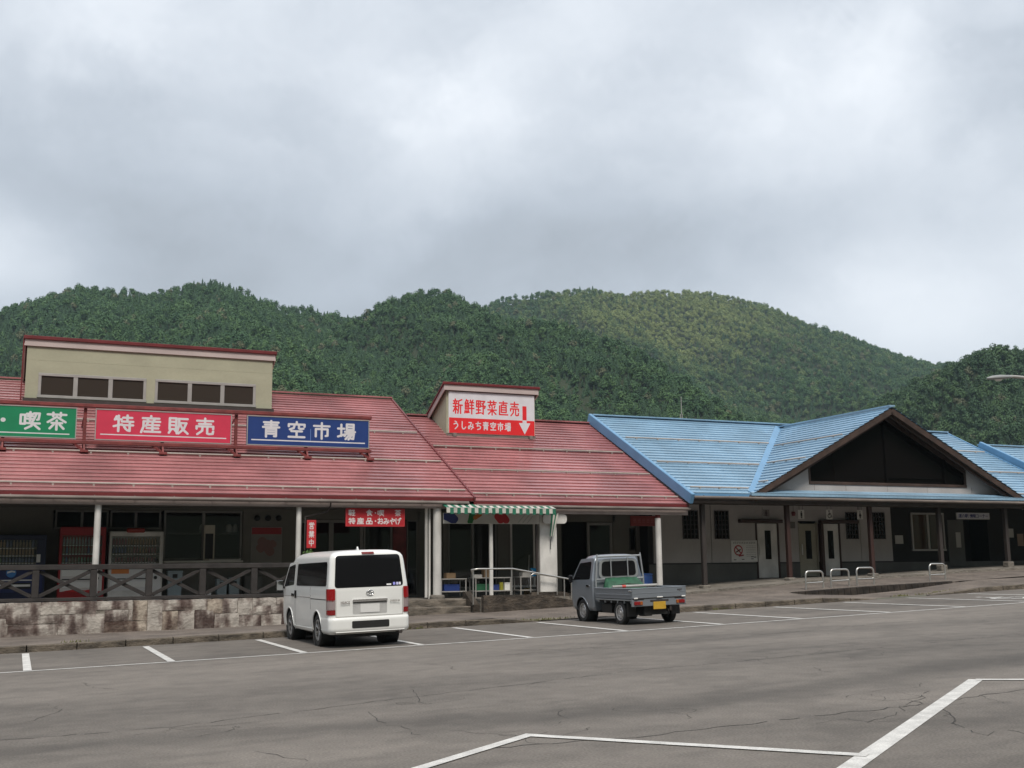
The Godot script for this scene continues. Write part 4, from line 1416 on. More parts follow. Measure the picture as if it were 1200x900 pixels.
	bxc(s, Vector3(36.31, 1.2, -35.5), Vector3(36.45, 3.4, -34.67))
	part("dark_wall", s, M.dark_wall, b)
	for e in [20.36, 38.3]:
		s = mb()
		slab(s, PackedVector2Array([Vector2(-45.4, 3.7), Vector2(-31.8, 3.7), Vector2(-38.58, 7.25)]), Vector3(e, 0, 0), Vector3(0, 0, 1), Vector3.UP, Vector3(0.1, 0, 0))
		part("end_wall", s, M.panel, b)
	# doors
	for d in [[24.92, 25.82, M.white_paint], [27.84, 28.67, M.white_paint], [26.84, 27.6, worn(Color(0.34, 0.32, 0.25), 0.7, Vector3(0.5, 0.3, 0.5), 0.8, 41)]]:
		var by := lut(REST_FLOOR, d[0])
		s = mb()
		bbxc(s, Vector3(d[0], by + 0.02, -34.56), Vector3(d[1], 3.06, -34.51), 0.01)
		var door := part("door", s, d[2], b)
		s = mb()
		var mx: float = (d[0] + d[1]) / 2.0 + 0.02
		bxc(s, Vector3(mx - 0.13, 1.75, -34.512), Vector3(mx + 0.13, 2.8, -34.5))
		part("pane", s, M.dark_glass, door)
		s = mb()
		bbxc(s, Vector3(d[0] + 0.06, 1.9, -34.51), Vector3(d[0] + 0.1, 2.3, -34.47), 0.01)
		part("handle", s, M.steel, door)
		s = mb()
		bbxc(s, Vector3(d[0] - 0.06, by, -34.6), Vector3(d[0] - 0.005, 3.1, -34.47), 0.008)
		bbxc(s, Vector3(d[1] + 0.005, by, -34.6), Vector3(d[1] + 0.06, 3.1, -34.47), 0.008)
		part("frame", s, M.brown_steel if d[2] == M.white_paint else d[2], door)
	s = mb()
	bbxc(s, Vector3(24.1, 3.07, -34.5), Vector3(25.95, 3.2, -34.28), 0.015)
	part("door_hood", s, M.brown_steel, b)
	s = mb()
	bbxc(s, Vector3(27.72, 3.07, -34.5), Vector3(29.5, 3.2, -34.28), 0.015)
	part("door_hood", s, M.brown_steel, b)
	s = mb()
	bbxc(s, Vector3(27.7, 1.1, -34.5), Vector3(27.82, 3.069, -34.3), 0.015)
	part("door_post", s, M.brown_steel, b)
	# lattice windows
	for w in [[21.73, 22.35], [23.08, 23.66], [29.03, 29.58], [30.35, 30.9]]:
		s = mb()
		bxc(s, Vector3(w[0], 2.5, -34.52), Vector3(w[1], 3.49, -34.485))
		var pane := part("window", s, M.dark_glass, b)
		s = mb()
		for i in 5:
			var x := lerpf(w[0], w[1], i / 4.0)
			bxc(s, Vector3(x - 0.014, 2.48, -34.484), Vector3(x + 0.014, 3.51, -34.45))
		for i in 7:
			var y := lerpf(2.5, 3.49, i / 6.0)
			bxc(s, Vector3(w[0] - 0.02, y - 0.012, -34.482), Vector3(w[1] + 0.02, y + 0.012, -34.456))
		part("lattice", s, M.dark_steel, pane)
	# steel posts on concrete footings
	for x in [21.13, 24.62, 28.28, 31.55, 34.9, 38.6, 42.5, 46.5]:
		var fy := apron_y(x, -32.3)
		s = mb()
		bbxc(s, Vector3(x - 0.075, fy, -32.375), Vector3(x + 0.075, 3.6, -32.225), 0.01)
		var p := part("post", s, M.brown_steel if x > 24.0 and x < 29.0 else M.dark_steel, b)
		s = mb()
		bbxc(s, Vector3(x - 0.15, fy - 0.05, -32.45), Vector3(x + 0.15, fy + (0.22 if x > 30.0 else 0.1), -32.15), 0.03)
		part("footing", s, M.concrete, p)
	# show window and entrance of the dark end
	window_in(b, 32.25, 33.95, 2.02, 3.52, -34.5, 2, M.alu, M.glass, 0.07)
	s = mb()
	bxc(s, Vector3(32.3, 2.05, -34.519), Vector3(33.2, 3.48, -34.515))
	bxc(s, Vector3(33.25, 2.05, -34.519), Vector3(33.9, 3.48, -34.512))
	part("curtain", s, mat(Color(0.16, 0.09, 0.05), 0.9), b)
	s = mb()
	bbxc(s, Vector3(34.1, 1.4, -34.52), Vector3(34.95, 3.25, -34.46), 0.01)
	part("side_panel", s, M.dado, b)
	# annex roof beyond
	var a := thing("annex_house", "small annex with its own lower light blue roof past the rest house", "building")
	s = mb()
	var o2 := Vector3(0, 4.04, -31.7)
	lapped_roof(s, o2, Vector3.RIGHT, SLOPE_R, SLOPE_N, 5.8, k(38.75), k(56.0))
	part("roof", s, M.blue_roof, a, "stuff")
	s = mb()
	quad(s, Vector3(38.75, 6.62, -36.88), Vector3(56, 6.62, -36.88), Vector3(56, 4.0, -42.0), Vector3(38.75, 4.0, -42.0))
	bxc(s, Vector3(38.7, 3.9, -31.73), Vector3(56, 4.03, -31.69))
	part("roof_back", s, M.blue_trim, a)
	s = mb()
	bar(s, Vector3(38.72, 3.98, -31.45), Vector3(38.72, 6.62, -36.92), 0.16, 0.42, SLOPE_N, 0.02)
	part("rake_flashing", s, M.blue_trim, a)
	s = mb()
	bar(s, Vector3(38.7, 6.68, -36.88), Vector3(56, 6.68, -36.88), 0.3, 0.05)
	part("ridge_cap", s, M.blue_roof, a)
	s = mb()
	bxc(s, Vector3(52.0, 0.5, -42.0), Vector3(55.5, 4.0, -31.9))
	part("wall", s, M.panel, a)

# ---------------------------------------------------------------- lettering: each character as brush strokes on a 100 x 100 field
const GLYPH := {
	"特": "18,12 10,30;12,28 42,28;28,8 28,95;6,68 44,56;50,18 92,18;70,5 70,40;44,40 98,40;46,60 98,60;82,48 82,92 70,88;56,70 64,82",
	"産": "50,3 50,14;10,16 90,16;32,20 38,30;68,20 62,30;14,34 94,34;14,34 14,64 4,96;34,42 26,60;30,54 90,54;58,42 58,92;30,72 86,72;20,92 96,92",
	"販": "8,10 40,10 40,72 8,72 8,10;8,30 40,30;8,50 40,50;14,76 5,94;34,76 44,90;50,12 96,12;54,12 54,50 44,96;54,36 90,36 78,70 52,96;58,40 72,70 98,96",
	"売": "10,18 90,18;50,4 50,36;20,36 80,36;8,64 8,50 92,50 92,64;38,50 36,76 12,96;62,50 62,90 70,94 90,92 92,78",
	"青": "12,12 88,12;18,26 82,26;8,40 92,40;50,4 50,40;24,96 24,50 76,50 76,92 66,92;24,64 76,64;24,78 76,78",
	"空": "50,4 50,16;8,30 8,18 92,18 92,30;38,26 34,40 14,48;62,26 62,40 68,44 86,42;22,58 78,58;50,58 50,92;8,92 92,92",
	"市": "50,4 50,22;8,22 92,22;18,84 18,40 82,40 82,78 72,80;50,22 50,97",
	"場": "4,32 38,32;22,8 22,76;4,80 40,66;52,6 90,6 90,38 52,38 52,6;52,22 90,22;42,50 98,50;58,50 40,76;54,62 92,62 88,92 76,90;70,62 46,94;84,62 62,96",
	"新": "26,4 26,14;8,16 48,16;16,20 20,30;38,20 34,30;5,34 50,34;6,52 48,52;28,36 28,96;28,54 6,84;30,58 46,76;92,6 60,16 60,60 52,96;60,42 98,42;80,42 80,96",
	"鮮": "22,4 8,28;20,10 38,10 30,26;10,28 44,28 44,66 10,66 10,28;10,46 44,46;27,28 27,66;6,78 4,92;18,78 20,90;30,78 34,90;42,76 48,88;62,6 68,16;88,6 82,16;56,22 96,22;60,40 92,40;52,60 98,60;76,22 76,96",
	"野": "8,8 46,8 46,48 8,48 8,8;8,28 46,28;27,8 27,90;6,68 48,68;4,92 50,86;56,10 92,10 74,28;64,24 80,38;52,42 98,42 90,56;76,42 76,94 64,88",
	"菜": "6,14 94,14;32,4 32,24;68,4 68,24;84,26 16,34;20,40 28,50;48,38 52,48;80,38 72,50;6,64 94,64;50,54 50,97;48,66 12,92;52,66 90,92",
	"直": "10,14 90,14;50,4 50,26;28,28 80,28 80,76 28,76 28,28;28,44 80,44;28,60 80,60;10,34 10,92 96,92",
	"う": "36,8 62,18;18,40 52,30 76,40 78,62 58,80 36,96",
	"し": "30,8 28,70 40,92 66,90 86,70",
	"み": "18,16 56,16 28,84 12,88 8,70 20,56 60,60 92,74;80,34 78,70 54,96",
	"ち": "10,26 86,22;46,6 30,56 60,48 86,60 78,84 36,94",
	"品": "28,8 72,8 72,42 28,42 28,8;8,54 44,54 44,94 8,94 8,54;56,54 92,54 92,94 56,94 56,54",
	"お": "8,26 58,26;32,6 32,84 18,88 10,70 48,54 80,50 90,70 76,92 58,90;70,16 90,34",
	"や": "8,50 68,26 88,26 90,40 70,54 58,52;46,6 56,24;28,34 46,96",
	"げ": "12,10 8,50 18,92;40,32 84,32;68,12 68,60 48,96;82,4 88,14;92,2 98,12",
	"営": "20,6 26,18;48,4 50,16;80,4 70,18;8,36 8,24 92,24 92,36;30,36 70,36 70,56 30,56 30,36;22,66 78,66 78,94 22,94 22,66;48,56 46,66",
	"業": "38,4 38,22;62,4 62,22;18,8 26,20;82,8 74,20;6,24 94,24;32,28 36,38;68,28 64,38;14,40 86,40;20,52 80,52;6,66 94,66;50,40 50,97;44,68 12,92;56,68 90,92",
	"中": "12,26 88,26 88,62 12,62 12,26;50,4 50,97",
	"軽": "6,14 48,14;10,26 44,26 44,60 10,60 10,26;10,43 44,43;4,74 50,74;27,4 27,97;58,12 90,12 76,40 54,52;62,16 76,38 98,50;58,66 94,66;76,50 76,92;52,92 99,92",
	"食": "50,4 30,24 8,42;50,6 72,26 96,40;40,28 62,28;28,38 72,38 72,62 28,62;28,50 72,50;28,38 28,92 50,82;52,62 90,92;78,66 62,76",
	"喫": "6,22 26,22 26,70 6,70 6,22;34,16 64,16;38,28 62,28;34,42 66,44;50,6 50,54;68,12 94,12 90,44 84,46;80,12 66,50;30,66 96,66;62,56 58,80 30,96;64,68 96,96",
	"茶": "6,14 94,14;32,4 32,24;68,4 68,24;50,26 8,56;50,26 92,54;26,60 76,60;50,46 50,96;36,68 18,90;64,68 84,90",
	"道": "48,4 52,14;80,4 76,14;36,18 98,18;66,18 62,30;46,30 86,30 86,74 46,74 46,30;46,44 86,44;46,59 86,59;8,12 20,24;4,42 22,42 14,66 22,74 4,90;22,80 44,92 98,92",
	"の": "50,14 40,70 24,88 8,70 10,40 40,16 70,20 90,46 84,76 60,92",
	"駅": "8,8 42,8;8,8 8,58 44,58 42,94 34,90;8,24 40,24;8,40 40,40;24,8 24,58;2,70 4,86;14,70 18,82;24,68 30,80;54,10 94,10 94,40 54,40;54,10 54,56 44,96;74,40 98,96",
	"情": "16,4 16,96;6,26 4,44;26,22 30,36;40,14 98,14;44,26 94,26;36,38 99,38;68,6 68,38;46,96 46,48 90,48 90,94 80,92;46,62 90,62;46,76 90,76",
	"報": "6,16 46,16;26,4 26,30;4,32 48,32;14,36 18,46;38,36 34,46;6,50 48,50;6,66 50,66;26,50 26,97;56,8 92,8 92,34 82,36;56,8 56,96;58,44 90,44 78,76 60,94;62,50 76,76 98,94",
	"コ": "12,18 84,18 84,84;10,84 88,84",
	"ー": "8,50 92,50",
	"ナ": "8,30 92,30;52,6 50,56 26,96",
	"・": "49,50 51,50",
}

# soft round brush from a to b
func brush(im: Image, a: Vector2, b: Vector2, r: float, c: Color) -> void:
	var lo := Vector2(minf(a.x, b.x), minf(a.y, b.y)) - Vector2(r + 1, r + 1)
	var hi := Vector2(maxf(a.x, b.x), maxf(a.y, b.y)) + Vector2(r + 1, r + 1)
	for y in range(maxi(0, int(lo.y)), mini(im.get_height(), int(hi.y) + 1)):
		for x in range(maxi(0, int(lo.x)), mini(im.get_width(), int(hi.x) + 1)):
			var p := Vector2(x + 0.5, y + 0.5)
			var d := p.distance_to(Geometry2D.get_closest_point_to_segment(p, a, b))
			var k2 := clampf(r - d + 0.5, 0.0, 1.0)
			if k2 > 0.0: im.set_pixel(x, y, im.get_pixel(x, y).lerp(c, k2))

func strokes(im: Image, text: String, at: Vector2, size: Vector2, r: float, c: Color) -> void:
	for st in text.split(";"):
		var prev := Vector2(-1, -1)
		for q in st.split(" "):
			var xy := q.split(",")
			var p := at + Vector2(float(xy[0]), float(xy[1])) / 100.0 * size
			if prev.x >= 0.0 or prev.y >= 0.0: brush(im, prev, p, r, c)
			prev = p

func glyphs(im: Image, text: String, at: Vector2, size: Vector2, gap: float, r: float, c: Color) -> void:
	for i in text.length():
		var ch := text[i]
		if GLYPH.has(ch): strokes(im, GLYPH[ch], at + Vector2(i * (size.x + gap), 0), size, r, c)

func blank(w: int, h: int, c: Color) -> Image:
	var im := Image.create_empty(w, h, false, Image.FORMAT_RGB8)
	im.fill(c)
	return im

func printed(im: Image, rough := 0.5) -> StandardMaterial3D:
	var m := mat(Color(1, 1, 1), rough)
	m.albedo_texture = ImageTexture.create_from_image(im)
	m.detail_enabled = true
	m.detail_blend_mode = BaseMaterial3D.BLEND_MODE_MUL
	m.detail_uv_layer = BaseMaterial3D.DETAIL_UV_2
	m.detail_albedo = noise_tex(71, 0.015, 0.9, 1.0)
	m.uv2_triplanar = true
	m.uv2_world_triplanar = true
	m.uv2_scale = Vector3(0.4, 0.4, 0.4)
	return m

func roof_board(label: String, x0: float, x1: float, back: Color, im: Image) -> void:
	var y0 := 5.335
	var y1 := 6.25
	var z := -34.42
	var t := thing("roof_sign", label, "sign", Vector3.ZERO, "sign boards standing in the red frame on the roof")
	var s := mb()
	bbxc(s, Vector3(x0, y0, z - 0.1), Vector3(x1, y1, z), 0.01)
	part("board", s, mat(back, 0.5), t)
	print_quad("print", Vector3(x0 + 0.03, y1 - 0.03, z + 0.004), Vector3(x1 - x0 - 0.06, 0, 0), Vector3(0, -(y1 - y0 - 0.06), 0), printed(im), t)
	s = mb()
	for e in [[x0, x1, y1 - 0.028, y1], [x0, x1, y0, y0 + 0.028]]:
		bxc(s, Vector3(e[0], e[2], z + 0.001), Vector3(e[1], e[3], z + 0.016))
	for e in [[x0, x0 + 0.028], [x1 - 0.028, x1]]:
		bxc(s, Vector3(e[0], y0 + 0.029, z + 0.001), Vector3(e[1], y1 - 0.029, z + 0.015))
	part("edge_trim", s, M.alu, t)

func roof_signs() -> void:
	# the red steel rack
	var t := thing("sign_rack", "red painted steel rack on the long roof holding three sign boards", "rack")
	var z := -34.47
	for y in [6.335, 5.255]:
		var s := mb()
		bbxc(s, Vector3(-3.4, y - 0.05, z - 0.06), Vector3(10.18, y + 0.05, z + 0.06), 0.01)
		part("rail", s, M.rust_red, t)
	for x in [-2.55, -0.55, 1.6, 3.78, 5.93, 8.1, 10.1]:
		var s := mb()
		var foot := on_a(x, -34.36)
		bbxc(s, Vector3(x - 0.045, on_a(x, z).y - 0.04, z - 0.17), Vector3(x + 0.045, 6.28, z - 0.07), 0.008)
		part("post", s, M.rust_red, t)
		s = mb()
		bar(s, Vector3(x - 0.28, 5.22, z - 0.02), foot + Vector3(0.0, 0.05, 0.12), 0.05, 0.06)
		bar(s, Vector3(x, 5.22, z), foot + Vector3(0, 0.03, 0.1), 0.05, 0.06)
		bbx(s, foot + Vector3(0, 0.05, 0.06), Vector3(0.22, 0.07, 0.2), 0.01)
		bar(s, Vector3(x, 6.2, z - 0.12), on_a(x, -36.3) + Vector3(0, 0.05, 0), 0.04, 0.04)
		part("strut", s, M.rust_red, t)
	var white := Color(0.83, 0.83, 0.84)
	var g := Color(0.03, 0.50, 0.33)
	var im := blank(768, 184, g)
	glyphs(im, "軽食・喫茶", Vector2(42, 26), Vector2(112, 114), 30.0, 7.0, white)
	brush(im, Vector2(49 + 2 * 142 + 50, 86), Vector2(50 + 2 * 142 + 50, 86), 13, white)
	im.fill_rect(Rect2i(30, 158, 708, 7), white)
	roof_board("green roof sign with white lettering, first board of the red rack", -2.5, 1.37, Color(0.005, 0.2, 0.09), im)
	im = blank(768, 184, Color(0.79, 0.20, 0.31))
	glyphs(im, "特産販売", Vector2(90, 24), Vector2(116, 112), 40.0, 7.2, white)
	im.fill_rect(Rect2i(24, 150, 720, 7), white)
	roof_board("crimson roof sign with white lettering, middle board of the red rack", 1.87, 5.77, Color(0.5, 0.03, 0.07), im)
	im = blank(768, 184, Color(0.10, 0.22, 0.47))
	glyphs(im, "青空市場", Vector2(84, 22), Vector2(118, 114), 42.0, 7.4, white)
	brush(im, Vector2(392, 70), Vector2(392, 150), 1.5, Color(0.45, 0.58, 0.8))
	im.fill_rect(Rect2i(22, 150, 724, 8), white)
	roof_board("blue roof sign with white lettering at the end of the red rack", 6.23, 10.1, Color(0.01, 0.04, 0.18), im)
	# vegetable sign on the front of the sign box
	var x0 := 13.72
	var x1 := 17.06
	var y0 := 6.26
	var y1 := 7.76
	var v := thing("vegetable_sign", "white and red sign with a big arrow on the roof box", "sign")
	var s := mb()
	bbxc(s, Vector3(x0, y0, -36.93), Vector3(x1, y1, -36.87), 0.008)
	part("board", s, M.white, v)
	im = blank(896, 402, Color(0.84, 0.84, 0.86))
	var red := Color(0.87, 0.15, 0.17)
	im.fill_rect(Rect2i(0, 254, 896, 148), red)
	glyphs(im, "新鮮野菜直売", Vector2(38, 68), Vector2(100, 148), 19.0, 7.0, red)
	glyphs(im, "うしみち青空市場", Vector2(38, 282), Vector2(64, 84), 13.0, 5.2, white)
	im.fill_rect(Rect2i(768, 110, 44, 156), red)
	im.fill_rect(Rect2i(768, 250, 44, 30), Color(0.84, 0.84, 0.86))
	for y in range(278, 392):
		var half := int(62.0 * (392 - y) / 114.0)
		im.fill_rect(Rect2i(790 - half, y, half * 2, 1), Color(0.84, 0.84, 0.86))
	print_quad("print", Vector3(x0 + 0.01, y1 - 0.01, -36.866), Vector3(x1 - x0 - 0.02, 0, 0), Vector3(0, -(y1 - y0 - 0.02), 0), printed(im), v)

# ---------------------------------------------------------------- stone wall and timber fence in front of the porch
func stone_block(rng: RandomNumberGenerator, x0: float, x1: float, y0: float, y1: float, z: float) -> SurfaceTool:
	var s := mb()
	var nx := clampi(int((x1 - x0) / 0.14), 3, 7)
	var ny := clampi(int((y1 - y0) / 0.12), 3, 5)
	var g := 0.005
	var depth := rng.randf_range(0.02, 0.04)
	var tiltx := rng.randf_range(-0.02, 0.02)
	var pts := []
	for j in ny + 1:
		var row := []
		for i in nx + 1:
			var u := float(i) / nx
			var v := float(j) / ny
			var edge := minf(minf(u, 1.0 - u) * (x1 - x0), minf(v, 1.0 - v) * (y1 - y0))
			var out := depth * (0.55 + 0.45 * clampf(edge / 0.04, 0.0, 1.0)) + (rng.randf_range(-0.009, 0.009) if edge > 0.01 else 0.0) + tiltx * (u - 0.5)
			var wob := Vector2(rng.randf_range(-1, 1), rng.randf_range(-1, 1)) * 0.008
			row.append(Vector3(lerpf(x0 + g, x1 - g, u) + wob.x, lerpf(y0 + g, y1 - g, v) + wob.y, z + out))
		pts.append(row)
	for j in ny:
		for i in nx:
			face(s, [pts[j][i], pts[j][i + 1], pts[j + 1][i + 1], pts[j + 1][i]], Vector3(pts[j][i].x, pts[j][i].y, z - 1.0))
	var back := Vector3(0, 0, -0.12)
	for i in nx:
		face(s, [pts[0][i], pts[0][i + 1], pts[0][i + 1] + back, pts[0][i] + back], pts[0][i] + Vector3(0, 1, 0))
		face(s, [pts[ny][i], pts[ny][i + 1], pts[ny][i + 1] + back, pts[ny][i] + back], pts[ny][i] - Vector3(0, 1, 0))
	for j in ny:
		face(s, [pts[j][0], pts[j + 1][0], pts[j + 1][0] + back, pts[j][0] + back], pts[j][0] + Vector3(1, 0, 0))
		face(s, [pts[j][nx], pts[j + 1][nx], pts[j + 1][nx] + back, pts[j][nx] + back], pts[j][nx] - Vector3(1, 0, 0))
	return s

func stone_mat(c: Color, sd: int) -> StandardMaterial3D:
	var m := worn(c, 0.93, Vector3(0.55, 0.75, 0.55), 0.75, sd, 1.0)
	# lichen and water stains with shapes of their own
	m.detail_enabled = true
	m.detail_blend_mode = BaseMaterial3D.BLEND_MODE_MUL
	m.detail_uv_layer = BaseMaterial3D.DETAIL_UV_2
	m.detail_albedo = stain_tex(sd % 2 + 9)
	m.uv2_triplanar = true
	m.uv2_world_triplanar = true
	m.uv2_scale = Vector3(0.42, 0.22, 0.42)
	return bumpy(m, 3, 0.06, 5.0, 0.5)

func stain_tex(sd: int) -> NoiseTexture2D:
	var t: NoiseTexture2D = noise_tex(sd, 0.0131, 0.15, 1.0, 0, 256, 0.45)
	t.color_ramp.offsets = PackedFloat32Array([0.22, 0.62])
	t.color_ramp.colors = PackedColorArray([Color(0.16, 0.11, 0.105).linear_to_srgb(), Color(1, 1, 1)])
	return t

func terrace_front() -> void:
	var t := thing("stone_wall", "low wall of large pale stained blocks under the timber fence", "wall")
	var s := mb()
	bxc(s, Vector3(-6.5, -0.5, -31.619), Vector3(8.36, 0.79, -31.33))
	part("core", s, M.concrete, t)
	var mats := [stone_mat(Color(0.43, 0.395, 0.355), 50), stone_mat(Color(0.47, 0.435, 0.39), 51), stone_mat(Color(0.42, 0.365, 0.30), 52)]
	var rng := RandomNumberGenerator.new()
	rng.seed = 91
	# blocks in uneven courses: x0, x1, y0, y1 as fractions of the wall's height
	var blocks := [
		[-6.5, -5.6, 0.0, 0.5, 1], [-6.5, -5.2, 0.5, 1.0, 0], [-5.6, -4.7, 0.0, 0.5, 0], [-5.2, -4.4, 0.5, 1.0, 1], [-4.7, -3.9, 0.0, 0.42, 2], [-4.4, -3.4, 0.42, 1.0, 0], [-3.9, -3.2, 0.0, 0.42, 1], [-3.4, -2.6, 0.42, 1.0, 1], [-3.2, -2.6, 0.0, 0.42, 0],
		[-2.6, -1.7, 0.0, 0.55, 0], [-2.6, -1.3, 0.55, 1.0, 1], [-1.7, -1.0, 0.0, 0.55, 1], [-1.3, -0.2, 0.55, 1.0, 0], [-1.0, -0.12, 0.0, 0.55, 1],
		[-0.12, 1.05, 0.0, 0.36, 0], [-0.2, 0.62, 0.36, 1.0, 0], [0.62, 1.95, 0.62, 1.0, 1], [0.62, 1.05, 0.36, 0.62, 0], [1.05, 1.62, 0.0, 0.62, 0], [1.62, 2.16, 0.0, 0.62, 1],
		[1.95, 2.85, 0.72, 1.0, 1], [2.16, 2.75, 0.36, 0.72, 0], [2.16, 3.22, 0.0, 0.36, 2], [2.85, 3.22, 0.36, 1.0, 2], [2.75, 2.85, 0.36, 0.72, 1], [3.22, 3.6, 0.0, 1.0, 1],
		[3.6, 4.75, 0.64, 1.0, 1], [3.6, 4.0, 0.0, 0.64, 2], [4.0, 4.42, 0.0, 0.64, 1], [4.42, 4.95, 0.0, 0.64, 0], [4.75, 5.15, 0.5, 1.0, 2], [4.95, 5.6, 0.0, 0.5, 1],
		[5.15, 5.55, 0.5, 1.0, 0], [5.55, 5.95, 0.42, 1.0, 1], [5.6, 6.2, 0.0, 0.42, 0], [5.95, 6.6, 0.72, 1.0, 0], [5.95, 6.45, 0.42, 0.72, 1], [6.2, 6.75, 0.0, 0.42, 1],
		[6.45, 6.9, 0.42, 0.72, 0], [6.6, 7.3, 0.72, 1.0, 0], [6.75, 7.4, 0.0, 0.42, 0], [6.9, 7.7, 0.42, 0.72, 1], [7.3, 8.3, 0.72, 1.0, 1], [7.4, 8.3, 0.0, 0.42, 0], [7.7, 8.3, 0.42, 0.72, 0],
	]
	for q in blocks:
		var base := lut(FLOOR_LINE, (q[0] + q[1]) / 2.0) - 0.02
		var h := 0.815 - base
		part("stone", stone_block(rng, q[0], q[1], base + h * q[2], base + h * q[3], -31.33), mats[q[4]], t)
	# fence
	var f := thing("timber_fence", "dark weathered timber fence with crossed braces along the porch", "fence")
	s = mb()
	bbxc(s, Vector3(-6.5, 1.62, -31.53), Vector3(8.2, 1.755, -31.37), 0.012)
	part("rail", s, M.timber, f)
	s = mb()
	bbxc(s, Vector3(-6.5, 0.822, -31.52), Vector3(8.2, 0.915, -31.38), 0.012)
	part("rail", s, M.timber, f)
	var xs := [-6.4, -5.05, -3.7, -2.28, -0.9, 0.47, 1.86, 3.24, 4.62, 6.0, 7.4]
	for x in xs:
		s = mb()
		bbxc(s, Vector3(x - 0.085, 0.915, -31.52), Vector3(x + 0.085, 1.62, -31.38), 0.012)
		part("post", s, M.timber, f)
	for i in xs.size() - 1:
		for sg in [0, 1]:
			s = mb()
			var a := Vector3(xs[i] + 0.085, 0.95 if sg == 0 else 1.58, -31.43 - 0.045 * sg)
			var b := Vector3(xs[i + 1] - 0.085, 1.58 if sg == 0 else 0.95, -31.43 - 0.045 * sg)
			bar(s, a, b, 0.04, 0.095, Vector3.UP, 0.008)
			part("brace", s, M.timber, f)

